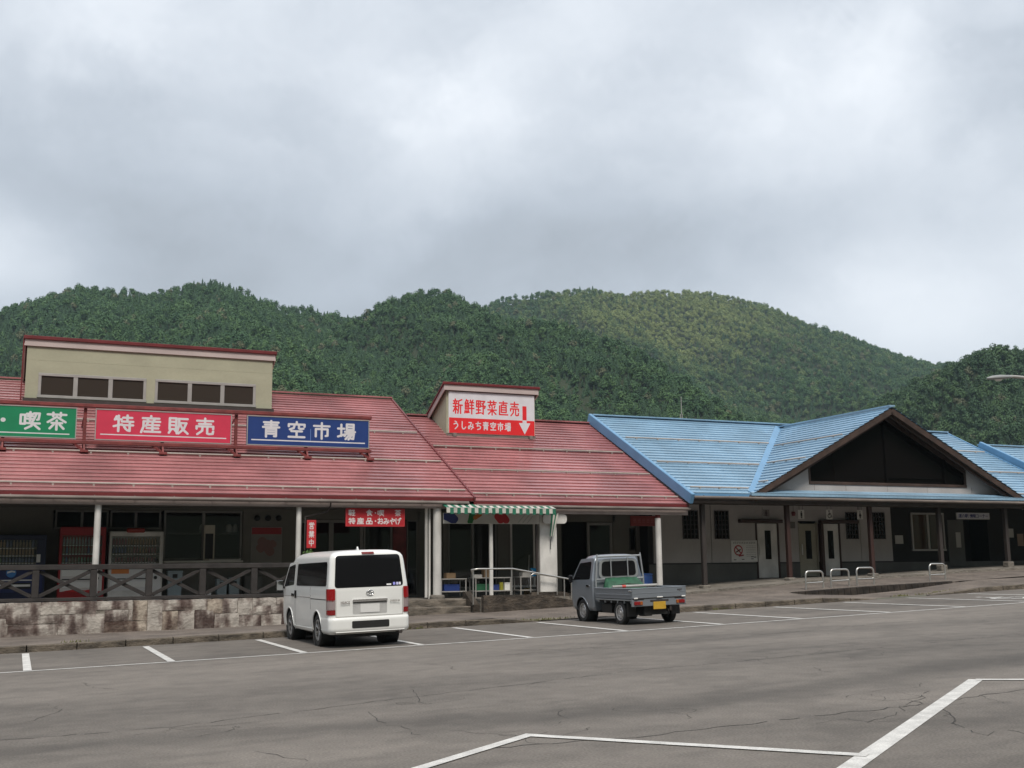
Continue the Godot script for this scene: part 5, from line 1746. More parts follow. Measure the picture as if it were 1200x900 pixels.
# ---------------------------------------------------------------- porch: vending machines, bins, poster, signs
func vending(label: String, x0: float, x1: float, top: float, shell: Material, lower: Color, seed_: int, kind: int) -> void:
	var t := thing("vending_machine", label, "vending machine", Vector3.ZERO, "drink vending machines on the porch")
	var z := -34.15
	var s := mb()
	var w := x1 - x0
	var wy0 := 1.78
	var wy1 := top - (0.14 if kind != 1 else 0.24)
	var wx0 := x0 + 0.07
	var wx1 := x1 - (0.10 if kind != 0 else 0.24)
	bbxc(s, Vector3(x0, 0.72, z - 0.72), Vector3(x1, wy0, z), 0.02)
	bbxc(s, Vector3(x0, wy1, z - 0.72), Vector3(x1, top, z), 0.02)
	bbxc(s, Vector3(x0, wy0 - 0.01, z - 0.72), Vector3(wx0, wy1 + 0.01, z - 0.002), 0.01)
	bbxc(s, Vector3(wx1, wy0 - 0.01, z - 0.72), Vector3(x1, wy1 + 0.01, z - 0.002), 0.01)
	bxc(s, Vector3(wx0, wy0, z - 0.7), Vector3(wx1, wy1, z - 0.3))
	part("cabinet", s, shell, t)
	s = mb()
	for x in [x0 + 0.08, x1 - 0.16]:
		for zz in [z - 0.12, z - 0.66]:
			bx(s, Vector3(x + 0.04, 0.685, zz), Vector3(0.08, 0.07, 0.08))
	part("foot", s, M.black, t)
	s = mb()
	bxc(s, Vector3(wx0, wy0, z - 0.03), Vector3(wx1, wy1, z - 0.022))
	part("pane", s, M.clear_glass, t)
	# rows of bottles and cans on shelves
	var rng := RandomNumberGenerator.new()
	rng.seed = seed_
	var tints := [Color(0.5, 0.5, 0.5), Color(0.05, 0.12, 0.35), Color(0.45, 0.22, 0.03), Color(0.12, 0.3, 0.1), Color(0.4, 0.04, 0.04), Color(0.3, 0.2, 0.08)]
	var bins := []
	for c in tints.size(): bins.append(mb())
	var shelf := mb()
	var tabs := mb()
	var rows := 3
	for r in rows:
		var y := lerpf(wy0 + 0.06, wy1, float(r) / rows)
		bxc(shelf, Vector3(wx0, y - 0.05, z - 0.25), Vector3(wx1, y, z - 0.06))
		var x := wx0 + 0.05
		var kind2 := rng.randi() % tints.size()
		while x < wx1 - 0.05:
			if rng.randf() < 0.3: kind2 = rng.randi() % tints.size()
			var hh := 0.20 if r > 0 else 0.14
			lathe(bins[kind2], [Vector2(0, 0), Vector2(0.032, 0.001), Vector2(0.032, hh * 0.65), Vector2(0.014, hh * 0.88), Vector2(0.014, hh), Vector2(0, hh)], Vector3(x, y, z - 0.14), Vector3.UP, 7)
			bx(tabs, Vector3(x, y - 0.03, z - 0.055), Vector3(0.05, 0.03, 0.01))
			x += 0.082
	part("shelf", shelf, M.gutter, t, "stuff")
	part("button", tabs, M.white, t, "stuff")
	for c in tints.size():
		if bins[c].commit().get_surface_count() > 0: part("bottle", bins[c], mat(tints[c].lerp(Color(0.4, 0.4, 0.42), 0.45) * 0.9, 0.25), t, "stuff")
	# lower front: panel, coin box, take-out flap
	s = mb()
	bbxc(s, Vector3(x0 + 0.06, 1.02, z), Vector3(x1 - 0.06, 1.70, z + 0.012), 0.005)
	var lp := part("front_panel", s, mat(lower, 0.4), t)
	s = mb()
	bbxc(s, Vector3(x0 + 0.12, 1.12, z + 0.012), Vector3(x1 - 0.35, 1.28, z + 0.03), 0.005)
	part("flap", s, M.white if kind != 0 else M.black, lp)
	s = mb()
	bbxc(s, Vector3(x0 + 0.1, 1.34, z + 0.013), Vector3(x1 - 0.32, 1.37, z + 0.03), 0.005)
	part("slot_line", s, M.black if kind != 0 else M.white, lp)
	s = mb()
	lathe(s, [Vector2(0, 0.012), Vector2(0.05, 0.012), Vector2(0.05, 0.0)], Vector3(x1 - 0.19, 1.38, z + 0.012), Vector3(0, 0, 1), 14)
	part("coin_return", s, M.black, lp)
	s = mb()
	if kind == 0:
		bbxc(s, Vector3(x1 - 0.24, 1.84, z), Vector3(x1 - 0.14, 2.06, z + 0.015), 0.005)
		bbxc(s, Vector3(x1 - 0.3, 1.12, z + 0.013), Vector3(x1 - 0.16, 1.3, z + 0.03), 0.005)
	elif kind == 1: bbxc(s, Vector3(x0 + 0.1, 1.45, z + 0.013), Vector3(x1 - 0.3, 1.62, z + 0.02), 0.005)
	else: bbxc(s, Vector3(x1 - 0.23, 1.84, z), Vector3(x1 - 0.13, 1.92, z + 0.015), 0.005)
	part("coin_panel", s, M.white if kind != 2 else M.black, lp)
	if kind == 2:
		s = mb()
		bbxc(s, Vector3(x0 + 0.08, 1.5, z + 0.013), Vector3(x0 + 0.56, 1.64, z + 0.018), 0.004)
		part("sticker", s, mat(Color(0.6, 0.2, 0.05), 0.5), lp)
		s = mb()
		bbxc(s, Vector3(x0 + 0.45, top - 0.05, z - 0.05), Vector3(x0 + 0.95, top + 0.09, z + 0.02), 0.03)
		part("topper", s, mat(Color(0.3, 0.03, 0.02), 0.5), t)
	if kind == 0:
		# round red, white and blue emblem
		s = mb()
		lathe(s, [Vector2(0, 0.006), Vector2(0.13, 0.006), Vector2(0.13, 0.0)], Vector3(x0 + 0.5, 1.56, z + 0.013), Vector3(0, 0, 1), 20)
		var e := part("emblem", s, mat(Color(0.05, 0.2, 0.5), 0.4), lp)
		s = mb()
		slab(s, PackedVector2Array([Vector2(-0.1, -0.02), Vector2(0.02, 0.015), Vector2(0.1, 0.0), Vector2(0.1, 0.04), Vector2(0.0, 0.06), Vector2(-0.1, 0.03)]), Vector3(x0 + 0.5, 1.56, z + 0.0195), Vector3.RIGHT, Vector3.UP, Vector3(0, 0, 0.003))
		part("emblem", s, M.white, lp)
		s = mb()
		bbxc(s, Vector3(x0 + 0.1, 1.18, z + 0.031), Vector3(x1 - 0.36, 1.24, z + 0.035), 0.002)
		part("stripe", s, M.white, lp)
	if kind == 1:
		s = mb()
		slab(s, PackedVector2Array([Vector2(0, 0), Vector2(0.3, 0.05), Vector2(0.6, 0.02), Vector2(0.9, 0.08), Vector2(0.9, -0.02), Vector2(0.5, -0.05), Vector2(0.2, -0.02)]), Vector3(x0 + 0.12, 1.03, z + 0.0125), Vector3.RIGHT, Vector3.UP, Vector3(0, 0, 0.004))
		part("stripe", s, mat(Color(0.45, 0.02, 0.02), 0.4), lp)

func crate(called: String, label: String, cat: String, a: Vector3, b: Vector3, m: Material, group := "") -> void:
	# an open box: floor and four walls
	var s := mb()
	var w := 0.012
	bxc(s, a, Vector3(b.x, a.y + w, b.z))
	bxc(s, Vector3(a.x, a.y + w, a.z), Vector3(a.x + w, b.y, b.z))
	bxc(s, Vector3(b.x - w, a.y + w, a.z), b)
	bxc(s, Vector3(a.x + w, a.y + w, a.z), Vector3(b.x - w, b.y, a.z + w))
	bxc(s, Vector3(a.x + w, a.y + w, b.z - w), Vector3(b.x - w, b.y, b.z))
	bbxc(s, Vector3(a.x - 0.008, b.y - 0.03, b.z), Vector3(b.x + 0.008, b.y, b.z + 0.01), 0.004)
	solo(called, s, m, label, cat, group)

func bin_thing(label: String, x: float, w: float, y1: float, z: float, m: Material) -> void:
	var t := thing("waste_bin", label, "bin", Vector3.ZERO, "bins behind the timber fence")
	var s := mb()
	slab(s, PackedVector2Array([Vector2(-w / 2 + 0.03, 0.66), Vector2(w / 2 - 0.03, 0.66), Vector2(w / 2, y1), Vector2(-w / 2, y1)]), Vector3(x, 0, z), Vector3.RIGHT, Vector3.UP, Vector3(0, 0, -0.32))
	part("body", s, m, t)
	s = mb()
	bbxc(s, Vector3(x - w / 2 - 0.015, y1, z - 0.34), Vector3(x + w / 2 + 0.015, y1 + 0.07, z + 0.015), 0.02)
	var lid := part("lid", s, m, t)
	s = mb()
	bxc(s, Vector3(x - 0.07, y1 - 0.14, z + 0.001), Vector3(x + 0.07, y1 - 0.03, z + 0.006))
	part("opening", s, M.black, lid)

func porch_things() -> void:
	vending("navy blue drink vending machine with a round emblem behind the fence", -0.62, 0.74, 2.60, worn(Color(0.012, 0.018, 0.06), 0.4, Vector3(0.5, 0.5, 0.5), 0.8, 42), Color(0.015, 0.025, 0.10), 3, 0)
	vending("bright red drink vending machine beside the white porch column", 1.08, 2.3, 2.82, worn(Color(0.34, 0.014, 0.018), 0.4, Vector3(0.5, 0.5, 0.5), 0.8, 43), Color(0.6, 0.58, 0.56), 4, 1)
	vending("white drink vending machine with a red topper next to the counter window", 2.4, 3.88, 2.70, M.white_paint, Color(0.62, 0.62, 0.62), 5, 2)
	# counter, jars and board in the open window
	var s := mb()
	bbxc(s, Vector3(3.97, 1.80, -35.0), Vector3(6.28, 1.86, -34.7), 0.01)
	solo("counter_shelf", s, M.white_paint, "narrow white shelf under the dark counter window", "shelf")
	var t := thing("tray", "flat white tray lying on the counter shelf", "tray", Vector3(5.75, 1.861, -34.83))
	s = mb()
	slab(s, round_poly([Vector2(-0.45, -0.11), Vector2(0.45, -0.11), Vector2(0.45, 0.11), Vector2(-0.45, 0.11)], 0.04), Vector3.ZERO, Vector3.RIGHT, Vector3(0, 0, -1), Vector3(0, 0.025, 0))
	part("plate", s, M.white, t)
	s = mb()
	for e in [[-0.46, -0.44], [0.44, 0.46]]: bbxc(s, Vector3(e[0], 0.0, -0.11), Vector3(e[1], 0.05, 0.11), 0.004)
	part("rim", s, M.white, t)
	t = thing("menu_stand", "slim pale framed menu stand in the counter window", "menu stand", Vector3(5.27, 1.861, -34.8))
	s = mb()
	for e in [[-0.16, -0.12], [0.12, 0.16]]: bbxc(s, Vector3(e[0], 0, -0.02), Vector3(e[1], 1.05, 0.02), 0.005)
	bbxc(s, Vector3(-0.12, 0.8, -0.02), Vector3(0.12, 1.05, 0.02), 0.005)
	bbxc(s, Vector3(-0.12, 0.0, -0.02), Vector3(0.12, 0.05, 0.02), 0.005)
	part("frame", s, mat(Color(0.45, 0.42, 0.35), 0.6), t)
	s = mb()
	bxc(s, Vector3(-0.12, 0.05, -0.012), Vector3(0.12, 0.8, -0.004))
	part("panel", s, M.black, t)
	for q in [[5.15, 0.13, "first"], [5.95, 0.16, "second"], [6.14, 0.12, "third"]]:  # white jars standing on the shelf inside the window
		s = mb()
		lathe(s, [Vector2(0, 0), Vector2(q[1] * 0.62, 0.0), Vector2(q[1] * 0.62, 0.16), Vector2(q[1] * 0.35, 0.24), Vector2(0, 0.25)], Vector3(q[0], 2.72, -35.45), Vector3.UP, 12)
		solo("shelf_jar", s, M.white, "small white jar on the shelf inside the counter window, %s from the mullion" % q[2], "jar", "white jars inside the counter window")
	s = mb()
	bxc(s, Vector3(3.97, 2.66, -36.0), Vector3(6.2, 2.715, -35.3))
	solo("wall_shelf", s, M.inside, "long shelf inside the counter window", "shelf")
	# bins and boxes behind the fence
	bin_thing("pale blue waste bin with a dark slot beside the white vending machine", 4.28, 0.42, 1.5, -34.5, worn(Color(0.36, 0.44, 0.48), 0.6, Vector3(0.6, 0.6, 0.6), 0.85, 44))
	bin_thing("pale blue waste bin under the tray end of the counter", 5.64, 0.3, 1.25, -34.5, worn(Color(0.33, 0.40, 0.43), 0.6, Vector3(0.6, 0.6, 0.6), 0.85, 45))
	bin_thing("greenish grey waste bin beside the low grey cabinet", 6.0, 0.32, 1.28, -34.5, worn(Color(0.30, 0.36, 0.38), 0.6, Vector3(0.6, 0.6, 0.6), 0.85, 46))
	t = thing("cabinet", "low grey cabinet against the wall under the faded poster", "cabinet")
	s = mb()
	bbxc(s, Vector3(6.32, 0.66, -34.99), Vector3(6.85, 1.4, -34.6), 0.01)
	part("body", s, M.dado, t)
	s = mb()
	bbxc(s, Vector3(6.35, 0.8, -34.599), Vector3(6.58, 1.36, -34.585), 0.005)
	bbxc(s, Vector3(6.59, 0.8, -34.599), Vector3(6.82, 1.36, -34.585), 0.005)
	part("door", s, M.dado, t)
	crate("crate", "white box on the porch floor beside the fence post", "crate", Vector3(5.0, 0.66, -34.6), Vector3(5.3, 0.95, -34.3), M.white)
	# faded poster
	t = thing("poster", "faded white poster with a red heading on the porch wall", "poster")
	s = mb()
	bbxc(s, Vector3(6.55, 1.75, -34.999), Vector3(7.5, 2.87, -34.975), 0.006)
	part("board", s, mat(Color(0.28, 0.27, 0.26), 0.6), t)
	var im := blank(256, 300, Color(0.50, 0.49, 0.47))
	im.fill_rect(Rect2i(0, 0, 256, 56), Color(0.58, 0.10, 0.10))
	for q in [[90, 120, 40], [130, 150, 48], [150, 190, 38], [70, 170, 30], [180, 130, 26]]:
		brush(im, Vector2(q[0], q[1]), Vector2(q[0] + 10, q[1] + 12), q[2], Color(0.50, 0.36, 0.34))
	print_quad("print", Vector3(6.57, 2.85, -34.972), Vector3(0.91, 0, 0), Vector3(0, -1.08, 0), printed(im), t)
	for q in [[6.72, "first"], [7.05, "middle"], [7.38, "last"]]:
		t = thing("wall_lamp", "small dark round lamp above the faded poster, %s of three" % q[1], "lamp", Vector3(q[0], 3.14, -34.99), "three small lamps above the poster")
		s = mb()
		lathe(s, [Vector2(0, 0.12), Vector2(0.05, 0.115), Vector2(0.085, 0.07), Vector2(0.09, 0.0)], Vector3.ZERO, Vector3(0, 0, 1), 14)
		part("shade", s, M.black, t)
		s = mb()
		lathe(s, [Vector2(0.05, 0.02), Vector2(0.05, 0.0)], Vector3(0, 0.08, 0), Vector3(0, 0, 1), 10)
		part("bracket", s, M.dark_steel, t)
	# entrance signs
	t = thing("entrance_sign", "red hanging sign with two lines of lettering over the shop entrance", "sign")
	s = mb()
	bbxc(s, Vector3(8.7, 2.78, -32.03), Vector3(10.5, 3.32, -31.97), 0.008)
	part("board", s, mat(Color(0.42, 0.03, 0.04), 0.5), t)
	im = blank(640, 192, Color(0.69, 0.13, 0.17))
	var wh := Color(0.84, 0.83, 0.83)
	glyphs(im, "軽", Vector2(24, 12), Vector2(72, 70), 0, 4.4, wh)
	glyphs(im, "食", Vector2(214, 12), Vector2(72, 70), 0, 4.4, wh)
	glyphs(im, "・", Vector2(282, 12), Vector2(72, 70), 0, 6.5, wh)
	glyphs(im, "喫", Vector2(340, 12), Vector2(72, 70), 0, 4.2, wh)
	glyphs(im, "茶", Vector2(530, 12), Vector2(72, 70), 0, 4.4, wh)
	glyphs(im, "特産品", Vector2(24, 100), Vector2(74, 70), 21.0, 5.0, wh)
	glyphs(im, "・", Vector2(282, 100), Vector2(74, 70), 0, 8.0, wh)
	glyphs(im, "おみやげ", Vector2(340, 100), Vector2(64, 70), 2.0, 5.4, wh)
	for e in [[3, 3, 637, 3], [3, 189, 637, 189], [3, 3, 3, 189], [637, 3, 637, 189]]:
		brush(im, Vector2(e[0], e[1]), Vector2(e[2], e[3]), 3.5, Color(0.80, 0.25, 0.26))
	print_quad("print", Vector3(8.71, 3.31, -31.966), Vector3(1.78, 0, 0), Vector3(0, -0.52, 0), printed(im), t)
	s = mb()
	for x in [8.95, 10.25]: tube(s, Vector3(x, 3.32, -32.0), Vector3(x, 3.42, -32.0), 0.012)
	part("hanger", s, M.dark_steel, t)
	t = thing("open_banner", "narrow red upright sign with white characters by the porch post", "sign")
	s = mb()
	bbxc(s, Vector3(7.56, 2.16, -31.98), Vector3(7.83, 2.96, -31.95), 0.006)
	part("board", s, mat(Color(0.5, 0.04, 0.05), 0.5), t)
	im = blank(112, 330, Color(0.76, 0.18, 0.20))
	for i in 3: glyphs(im, "営業中"[i], Vector2(20, 22 + i * 102), Vector2(72, 84), 0, 5.0, wh)
	print_quad("print", Vector3(7.57, 2.95, -31.946), Vector3(0.25, 0, 0), Vector3(0, -0.78, 0), printed(im), t)
	t = thing("potted_plant", "leafy green plant hanging under the narrow red sign", "plant", Vector3(7.62, 1.95, -31.95))
	s = mb()
	lathe(s, [Vector2(0, 0), Vector2(0.07, 0.0), Vector2(0.1, 0.12), Vector2(0.0, 0.11)], Vector3(0, -0.12, 0), Vector3.UP, 12)
	part("pot", s, M.rust_red, t)
	s = mb()
	var rng := RandomNumberGenerator.new()
	rng.seed = 6
	for i in 90:
		var d := Vector3(rng.randfn(), rng.randfn() * 0.8, rng.randfn()).normalized()
		leaf_tri(s, rng, Vector3(0, 0.06, 0) + d * rng.randf_range(0.05, 0.17), d, 0.05)
	part("leaves", s, mat(Color(0.07, 0.14, 0.03), 0.7), t)

# ---------------------------------------------------------------- market front
func steel_table(label: String, x0: float, x1: float, z: float, top: float, floor_y: float) -> void:
	var t := thing("display_table", label, "table", Vector3.ZERO, "steel tables behind the market front")
	for y in [top, floor_y + 0.2]:
		var s := mb()
		bbxc(s, Vector3(x0, y - 0.035, z - 0.55), Vector3(x1, y, z), 0.008)
		part("table_top" if y == top else "lower_shelf", s, M.alu, t)
	for x in [x0 + 0.02, x1 - 0.05]:
		for zz in [z - 0.04, z - 0.54]:
			var s := mb()
			bbxc(s, Vector3(x, floor_y, zz), Vector3(x + 0.035, top - 0.036, zz + 0.035), 0.005)
			part("leg", s, M.alu, t)

func market_front() -> void:
	# striped awning
	var t := thing("awning", "green and white striped awning with a short valance over the market front", "awning")
	var green := worn(Color(0.02, 0.17, 0.10), 0.8, Vector3(0.6, 0.6, 0.6), 0.7, 60)
	var cream := worn(Color(0.62, 0.60, 0.55), 0.8, Vector3(0.6, 0.6, 0.6), 0.7, 61)
	var x0 := 11.62
	var n := 32
	var w := (15.22 - x0) / n
	var sets := [mb(), mb(), mb(), mb()]
	for i in n:
		var s: SurfaceTool = sets[i % 2]
		var v: SurfaceTool = sets[2 + i % 2]
		var a := x0 + w * i
		var b := a + w
		var sag := 0.012 * sin(i * 0.9)
		quad(s, Vector3(a, 3.47, -31.84), Vector3(b, 3.47, -31.84), Vector3(b, 3.33 + sag, -31.42), Vector3(a, 3.33 + sag, -31.42))
		quad(s, Vector3(a, 3.455, -31.84), Vector3(b, 3.455, -31.84), Vector3(b, 3.318 + sag, -31.425), Vector3(a, 3.318 + sag, -31.425))
		var tip := 3.165 + 0.018 * cos(i * PI)
		for zz in [-31.42, -31.428]:
			face(v, [Vector3(a, 3.33, zz), Vector3(b, 3.33, zz), Vector3(b, tip, zz + 0.012 * sin(i * 1.7)), Vector3(a, tip, zz + 0.012 * sin(i * 1.7))], Vector3(a, 3.2, -33))
	part("stripe", sets[0], green, t, "stuff")
	part("stripe", sets[1], cream, t, "stuff")
	var val := part("valance", sets[2], cream, t, "stuff")
	part("valance", sets[3], green, t, "stuff")
	var s := mb()
	tube(s, Vector3(x0, 3.335, -31.44), Vector3(15.22, 3.335, -31.44), 0.016)
	for x in [x0 + 0.05, 13.4, 15.17]: tube(s, Vector3(x, 3.335, -31.44), Vector3(x, 3.40, -31.88), 0.012)
	part("frame", s, M.alu, t)
	t = thing("striped_flap", "narrow green and white striped cloth gathered down the white pillar", "cloth")
	for i in 4:
		s = mb()
		var a := 15.28 + 0.06 * i
		for q in 3:
			var y0 := 3.22 - 0.24 * q
			var y1 := 3.22 - 0.24 * (q + 1)
			var sh0 := -0.045 * q
			var sh1 := -0.045 * (q + 1)
			var wd0 := 0.06 * (1.0 - 0.18 * q)
			var wd1 := 0.06 * (1.0 - 0.18 * (q + 1))
			var c0 := 15.40 + sh0 + (i - 2) * wd0
			var c1 := 15.40 + sh1 + (i - 2) * wd1
			var bz := -31.87 + 0.02 * (i % 2)
			face(s, [Vector3(c0, y0, bz), Vector3(c0 + wd0, y0, bz + 0.012), Vector3(c1 + wd1, y1, bz + 0.012), Vector3(c1, y1, bz)], Vector3(15, 3, -33))
		part("stripe", s, green if i % 2 == 0 else cream, t)
	s = mb()
	pipe(s, [Vector3(15.26, 2.5, -31.86), Vector3(15.24, 2.3, -31.88), Vector3(15.25, 2.1, -31.9)], 0.012, 6)
	part("cord", s, M.black, t)
	# banner with painted vegetables
	t = thing("vegetable_banner", "white board painted with vegetables below the striped awning", "banner")
	s = mb()
	bbxc(s, Vector3(11.7, 2.88, -31.97), Vector3(14.9, 3.2, -31.93), 0.005)
	part("board", s, M.white_paint, t)
	var im := blank(700, 72, Color(0.74, 0.73, 0.71))
	for q in [[10, 20, 70, 50, 26, 0.18, 0.22, 0.5], [40, 0, 80, 40, 24, 0.2, 0.25, 0.52], [185, 60, 215, 20, 16, 0.12, 0.55, 0.25], [200, 10, 190, 60, 18, 0.1, 0.5, 0.22], [225, 30, 260, 6, 15, 0.85, 0.5, 0.15], [390, 20, 410, 46, 26, 0.85, 0.1, 0.14], [430, 20, 450, 46, 26, 0.82, 0.1, 0.14]]:
		brush(im, Vector2(q[0], q[1]), Vector2(q[2], q[3]), q[4], Color(q[5], q[6], q[7]) * 0.8)
	for q in [[540, 64, 590, 6], [575, 64, 625, 6], [610, 64, 650, 16]]:
		brush(im, Vector2(q[0], q[1]), Vector2(q[2], q[3]), 3, Color(0.6, 0.62, 0.6))
	print_quad("print", Vector3(11.71, 3.19, -31.926), Vector3(3.18, 0, 0), Vector3(0, -0.3, 0), printed(im), t)
	# handrails
	t = thing("handrail", "stainless handrail with a kink along the front of the ramp", "handrail")
	s = mb()
	pipe(s, [Vector3(12.3, 1.30, -31.02), Vector3(12.2, 1.50, -30.9), Vector3(12.4, 1.525, -30.88), Vector3(13.5, 1.52, -30.88), Vector3(16.3, 1.03, -30.88)], 0.024)
	part("rail", s, M.steel, t)
	for q in [[12.3, 1.30, 0.5], [12.24, 1.49, 0.5], [12.65, 1.52, 0.74], [13.47, 1.51, 0.74], [14.32, 1.375, 0.72], [15.2, 1.22, 0.58], [16.05, 1.075, 0.44]]:
		s = mb()
		var zz := -31.02 if q[0] == 12.3 else -30.88
		tube(s, Vector3(q[0], q[2], zz), Vector3(q[0], q[1], zz), 0.018)
		part("post", s, M.steel, t)
	t = thing("handrail", "short stainless handrail on the far side of the ramp by the white pillar", "handrail")
	s = mb()
	pipe(s, [Vector3(14.5, 0.8, -31.8), Vector3(14.5, 1.3, -31.8), Vector3(14.6, 1.36, -31.8), Vector3(15.8, 1.19, -31.8), Vector3(15.9, 1.12, -31.8), Vector3(15.9, 0.6, -31.8)], 0.02)
	part("rail", s, M.steel, t)
	s = mb()
	tube(s, Vector3(15.4, 0.7, -31.8), Vector3(15.4, 1.24, -31.8), 0.015)
	part("post", s, M.steel, t)
	# tables and produce boxes
	steel_table("low steel table beside the big round column", 11.85, 12.72, -32.6, 1.24, 0.66)
	steel_table("low steel table with a white post standing before it", 12.98, 14.22, -32.6, 1.26, 0.66)
	steel_table("low steel table carrying the bright blue bucket", 14.5, 15.55, -32.6, 1.27, 0.66)
	var blue := mat(Color(0.012, 0.035, 0.17), 0.5)
	crate("crate", "blue plastic crate under the table beside the round column", "crate", Vector3(12.0, 0.862, -33.05), Vector3(12.5, 1.06, -32.66), blue)
	crate("crate", "green plastic crate under the table behind the white post", "crate", Vector3(13.06, 0.862, -33.05), Vector3(13.5, 1.06, -32.66), mat(Color(0.015, 0.09, 0.04), 0.5))
	crate("crate", "dark blue plastic crate next to the yellow tin", "crate", Vector3(13.54, 0.862, -33.05), Vector3(13.82, 1.03, -32.66), mat(Color(0.02, 0.04, 0.16), 0.5))
	s = mb()
	lathe(s, [Vector2(0, 0.24), Vector2(0.065, 0.24), Vector2(0.07, 0.235), Vector2(0.07, 0.0), Vector2(0, 0)], Vector3(13.92, 0.862, -32.75), Vector3.UP, 14)
	solo("tin", s, mat(Color(0.25, 0.24, 0.03), 0.4), "yellow green tin under the table behind the white post", "tin")
	crate("crate", "white box at the end of the table behind the white post", "crate", Vector3(14.0, 0.862, -32.95), Vector3(14.18, 1.09, -32.64), M.white)
	for q in [[12.1, 1.26, 0.3, 0.16, "small brown carton on the table beside the round column"], [13.35, 1.262, 0.26, 0.26, "tall brown carton on the table behind the white post"], [13.0, 1.262, 0.28, 0.1, "flat white carton on the table behind the white post"], [14.65, 1.272, 0.3, 0.14, "grey carton on the table with the blue bucket"]]:
		t = thing("carton", q[4], "carton", Vector3(q[0], q[1] - 0.018, -32.85))
		var cm := mat(Color(0.24, 0.16, 0.09) if "brown" in q[4] else Color(0.4, 0.39, 0.37), 0.85)
		s = mb()
		bbxc(s, Vector3(0, 0, -0.15), Vector3(q[2], q[3], 0.12), 0.006)
		part("body", s, cm, t)
		s = mb()
		bbxc(s, Vector3(0.0, q[3], -0.15), Vector3(q[2], q[3] + 0.008, -0.018), 0.002)
		bbxc(s, Vector3(0.0, q[3], -0.012), Vector3(q[2], q[3] + 0.008, 0.12), 0.002)
		part("flap", s, cm, t)
	t = thing("bucket", "bright blue plastic bucket on the low steel table", "bucket", Vector3(15.1, 1.272, -32.8))
	s = mb()
	lathe(s, [Vector2(0, 0.0), Vector2(0.10, 0.0), Vector2(0.135, 0.25), Vector2(0.145, 0.255), Vector2(0.145, 0.235), Vector2(0.125, 0.235), Vector2(0.095, 0.02), Vector2(0, 0.02)], Vector3.ZERO, Vector3.UP, 18)
	part("body", s, mat(Color(0.02, 0.30, 0.62), 0.4), t)
	s = mb()
	pipe(s, [Vector3(-0.14, 0.24, 0), Vector3(-0.1, 0.16, 0.1), Vector3(0, 0.13, 0.14), Vector3(0.1, 0.16, 0.1), Vector3(0.14, 0.24, 0)], 0.005, 6)
	part("handle", s, M.steel, t)
	t = thing("broom", "pale broom leaning on the wall behind the bucket", "broom")
	s = mb()
	tube(s, Vector3(15.05, 0.9, -33.2), Vector3(15.6, 1.95, -34.3), 0.016)
	part("handle", s, M.white_paint, t)
	s = mb()
	bbx(s, Vector3(15.02, 0.8, -33.15), Vector3(0.26, 0.2, 0.06), 0.02)
	part("head", s, mat(Color(0.3, 0.22, 0.1), 0.9), t)
	# dark red board and blue drum at the end of the porch
	t = thing("hanging_board", "dark red board hanging in the shade beside the last white column", "sign")
	s = mb()
	bbxc(s, Vector3(18.75, 2.88, -33.03), Vector3(19.75, 3.22, -32.98), 0.008)
	part("board", s, mat(Color(0.20, 0.025, 0.02), 0.6), t)
	s = mb()
	for i in 5:
		for j in 3: bxc(s, Vector3(18.85 + i * 0.17, 3.0 + j * 0.05, -32.979), Vector3(18.96 + i * 0.17, 3.02 + j * 0.05, -32.976))
	part("print", s, mat(Color(0.3, 0.08, 0.07), 0.6), t)
	t = thing("drum", "blue plastic drum on the porch beside the last white column", "drum", Vector3(19.35, 0.66, -33.2))
	s = mb()
	lathe(s, [Vector2(0, 0.0), Vector2(0.24, 0.0), Vector2(0.26, 0.05), Vector2(0.26, 0.28), Vector2(0.27, 0.3), Vector2(0.26, 0.32), Vector2(0.26, 0.56), Vector2(0.24, 0.62), Vector2(0, 0.63)], Vector3.ZERO, Vector3.UP, 20)
	part("body", s, mat(Color(0.02, 0.07, 0.25), 0.5), t)
	s = mb()
	lathe(s, [Vector2(0.255, 0.0), Vector2(0.275, 0.005), Vector2(0.275, 0.04), Vector2(0.2, 0.05), Vector2(0, 0.05)], Vector3(0, 0.6, 0), Vector3.UP, 20)
	part("lid", s, mat(Color(0.02, 0.07, 0.25), 0.5), t)

# ---------------------------------------------------------------- in front of the rest house
func person_mark(im: Image, c: Vector2, h: float, skirt: bool, ink: Color) -> void:
	brush(im, c + Vector2(0, -h * 0.40), c + Vector2(0, -h * 0.40), h * 0.1, ink)
	if skirt:
		for i in 12:
			var y := c.y - h * 0.24 + h * 0.42 * i / 11.0
			var w := h * (0.05 + 0.16 * i / 11.0)
			brush(im, Vector2(c.x - w, y), Vector2(c.x + w, y), h * 0.03, ink)
	else:
		for i in 8:
			var y := c.y - h * 0.24 + h * 0.36 * i / 7.0
			brush(im, Vector2(c.x - h * 0.12, y), Vector2(c.x + h * 0.12, y), h * 0.04, ink)
	brush(im, c + Vector2(-h * 0.07, h * 0.15), c + Vector2(-h * 0.07, h * 0.46), h * 0.055, ink)
	brush(im, c + Vector2(h * 0.07, h * 0.15), c + Vector2(h * 0.07, h * 0.46), h * 0.055, ink)

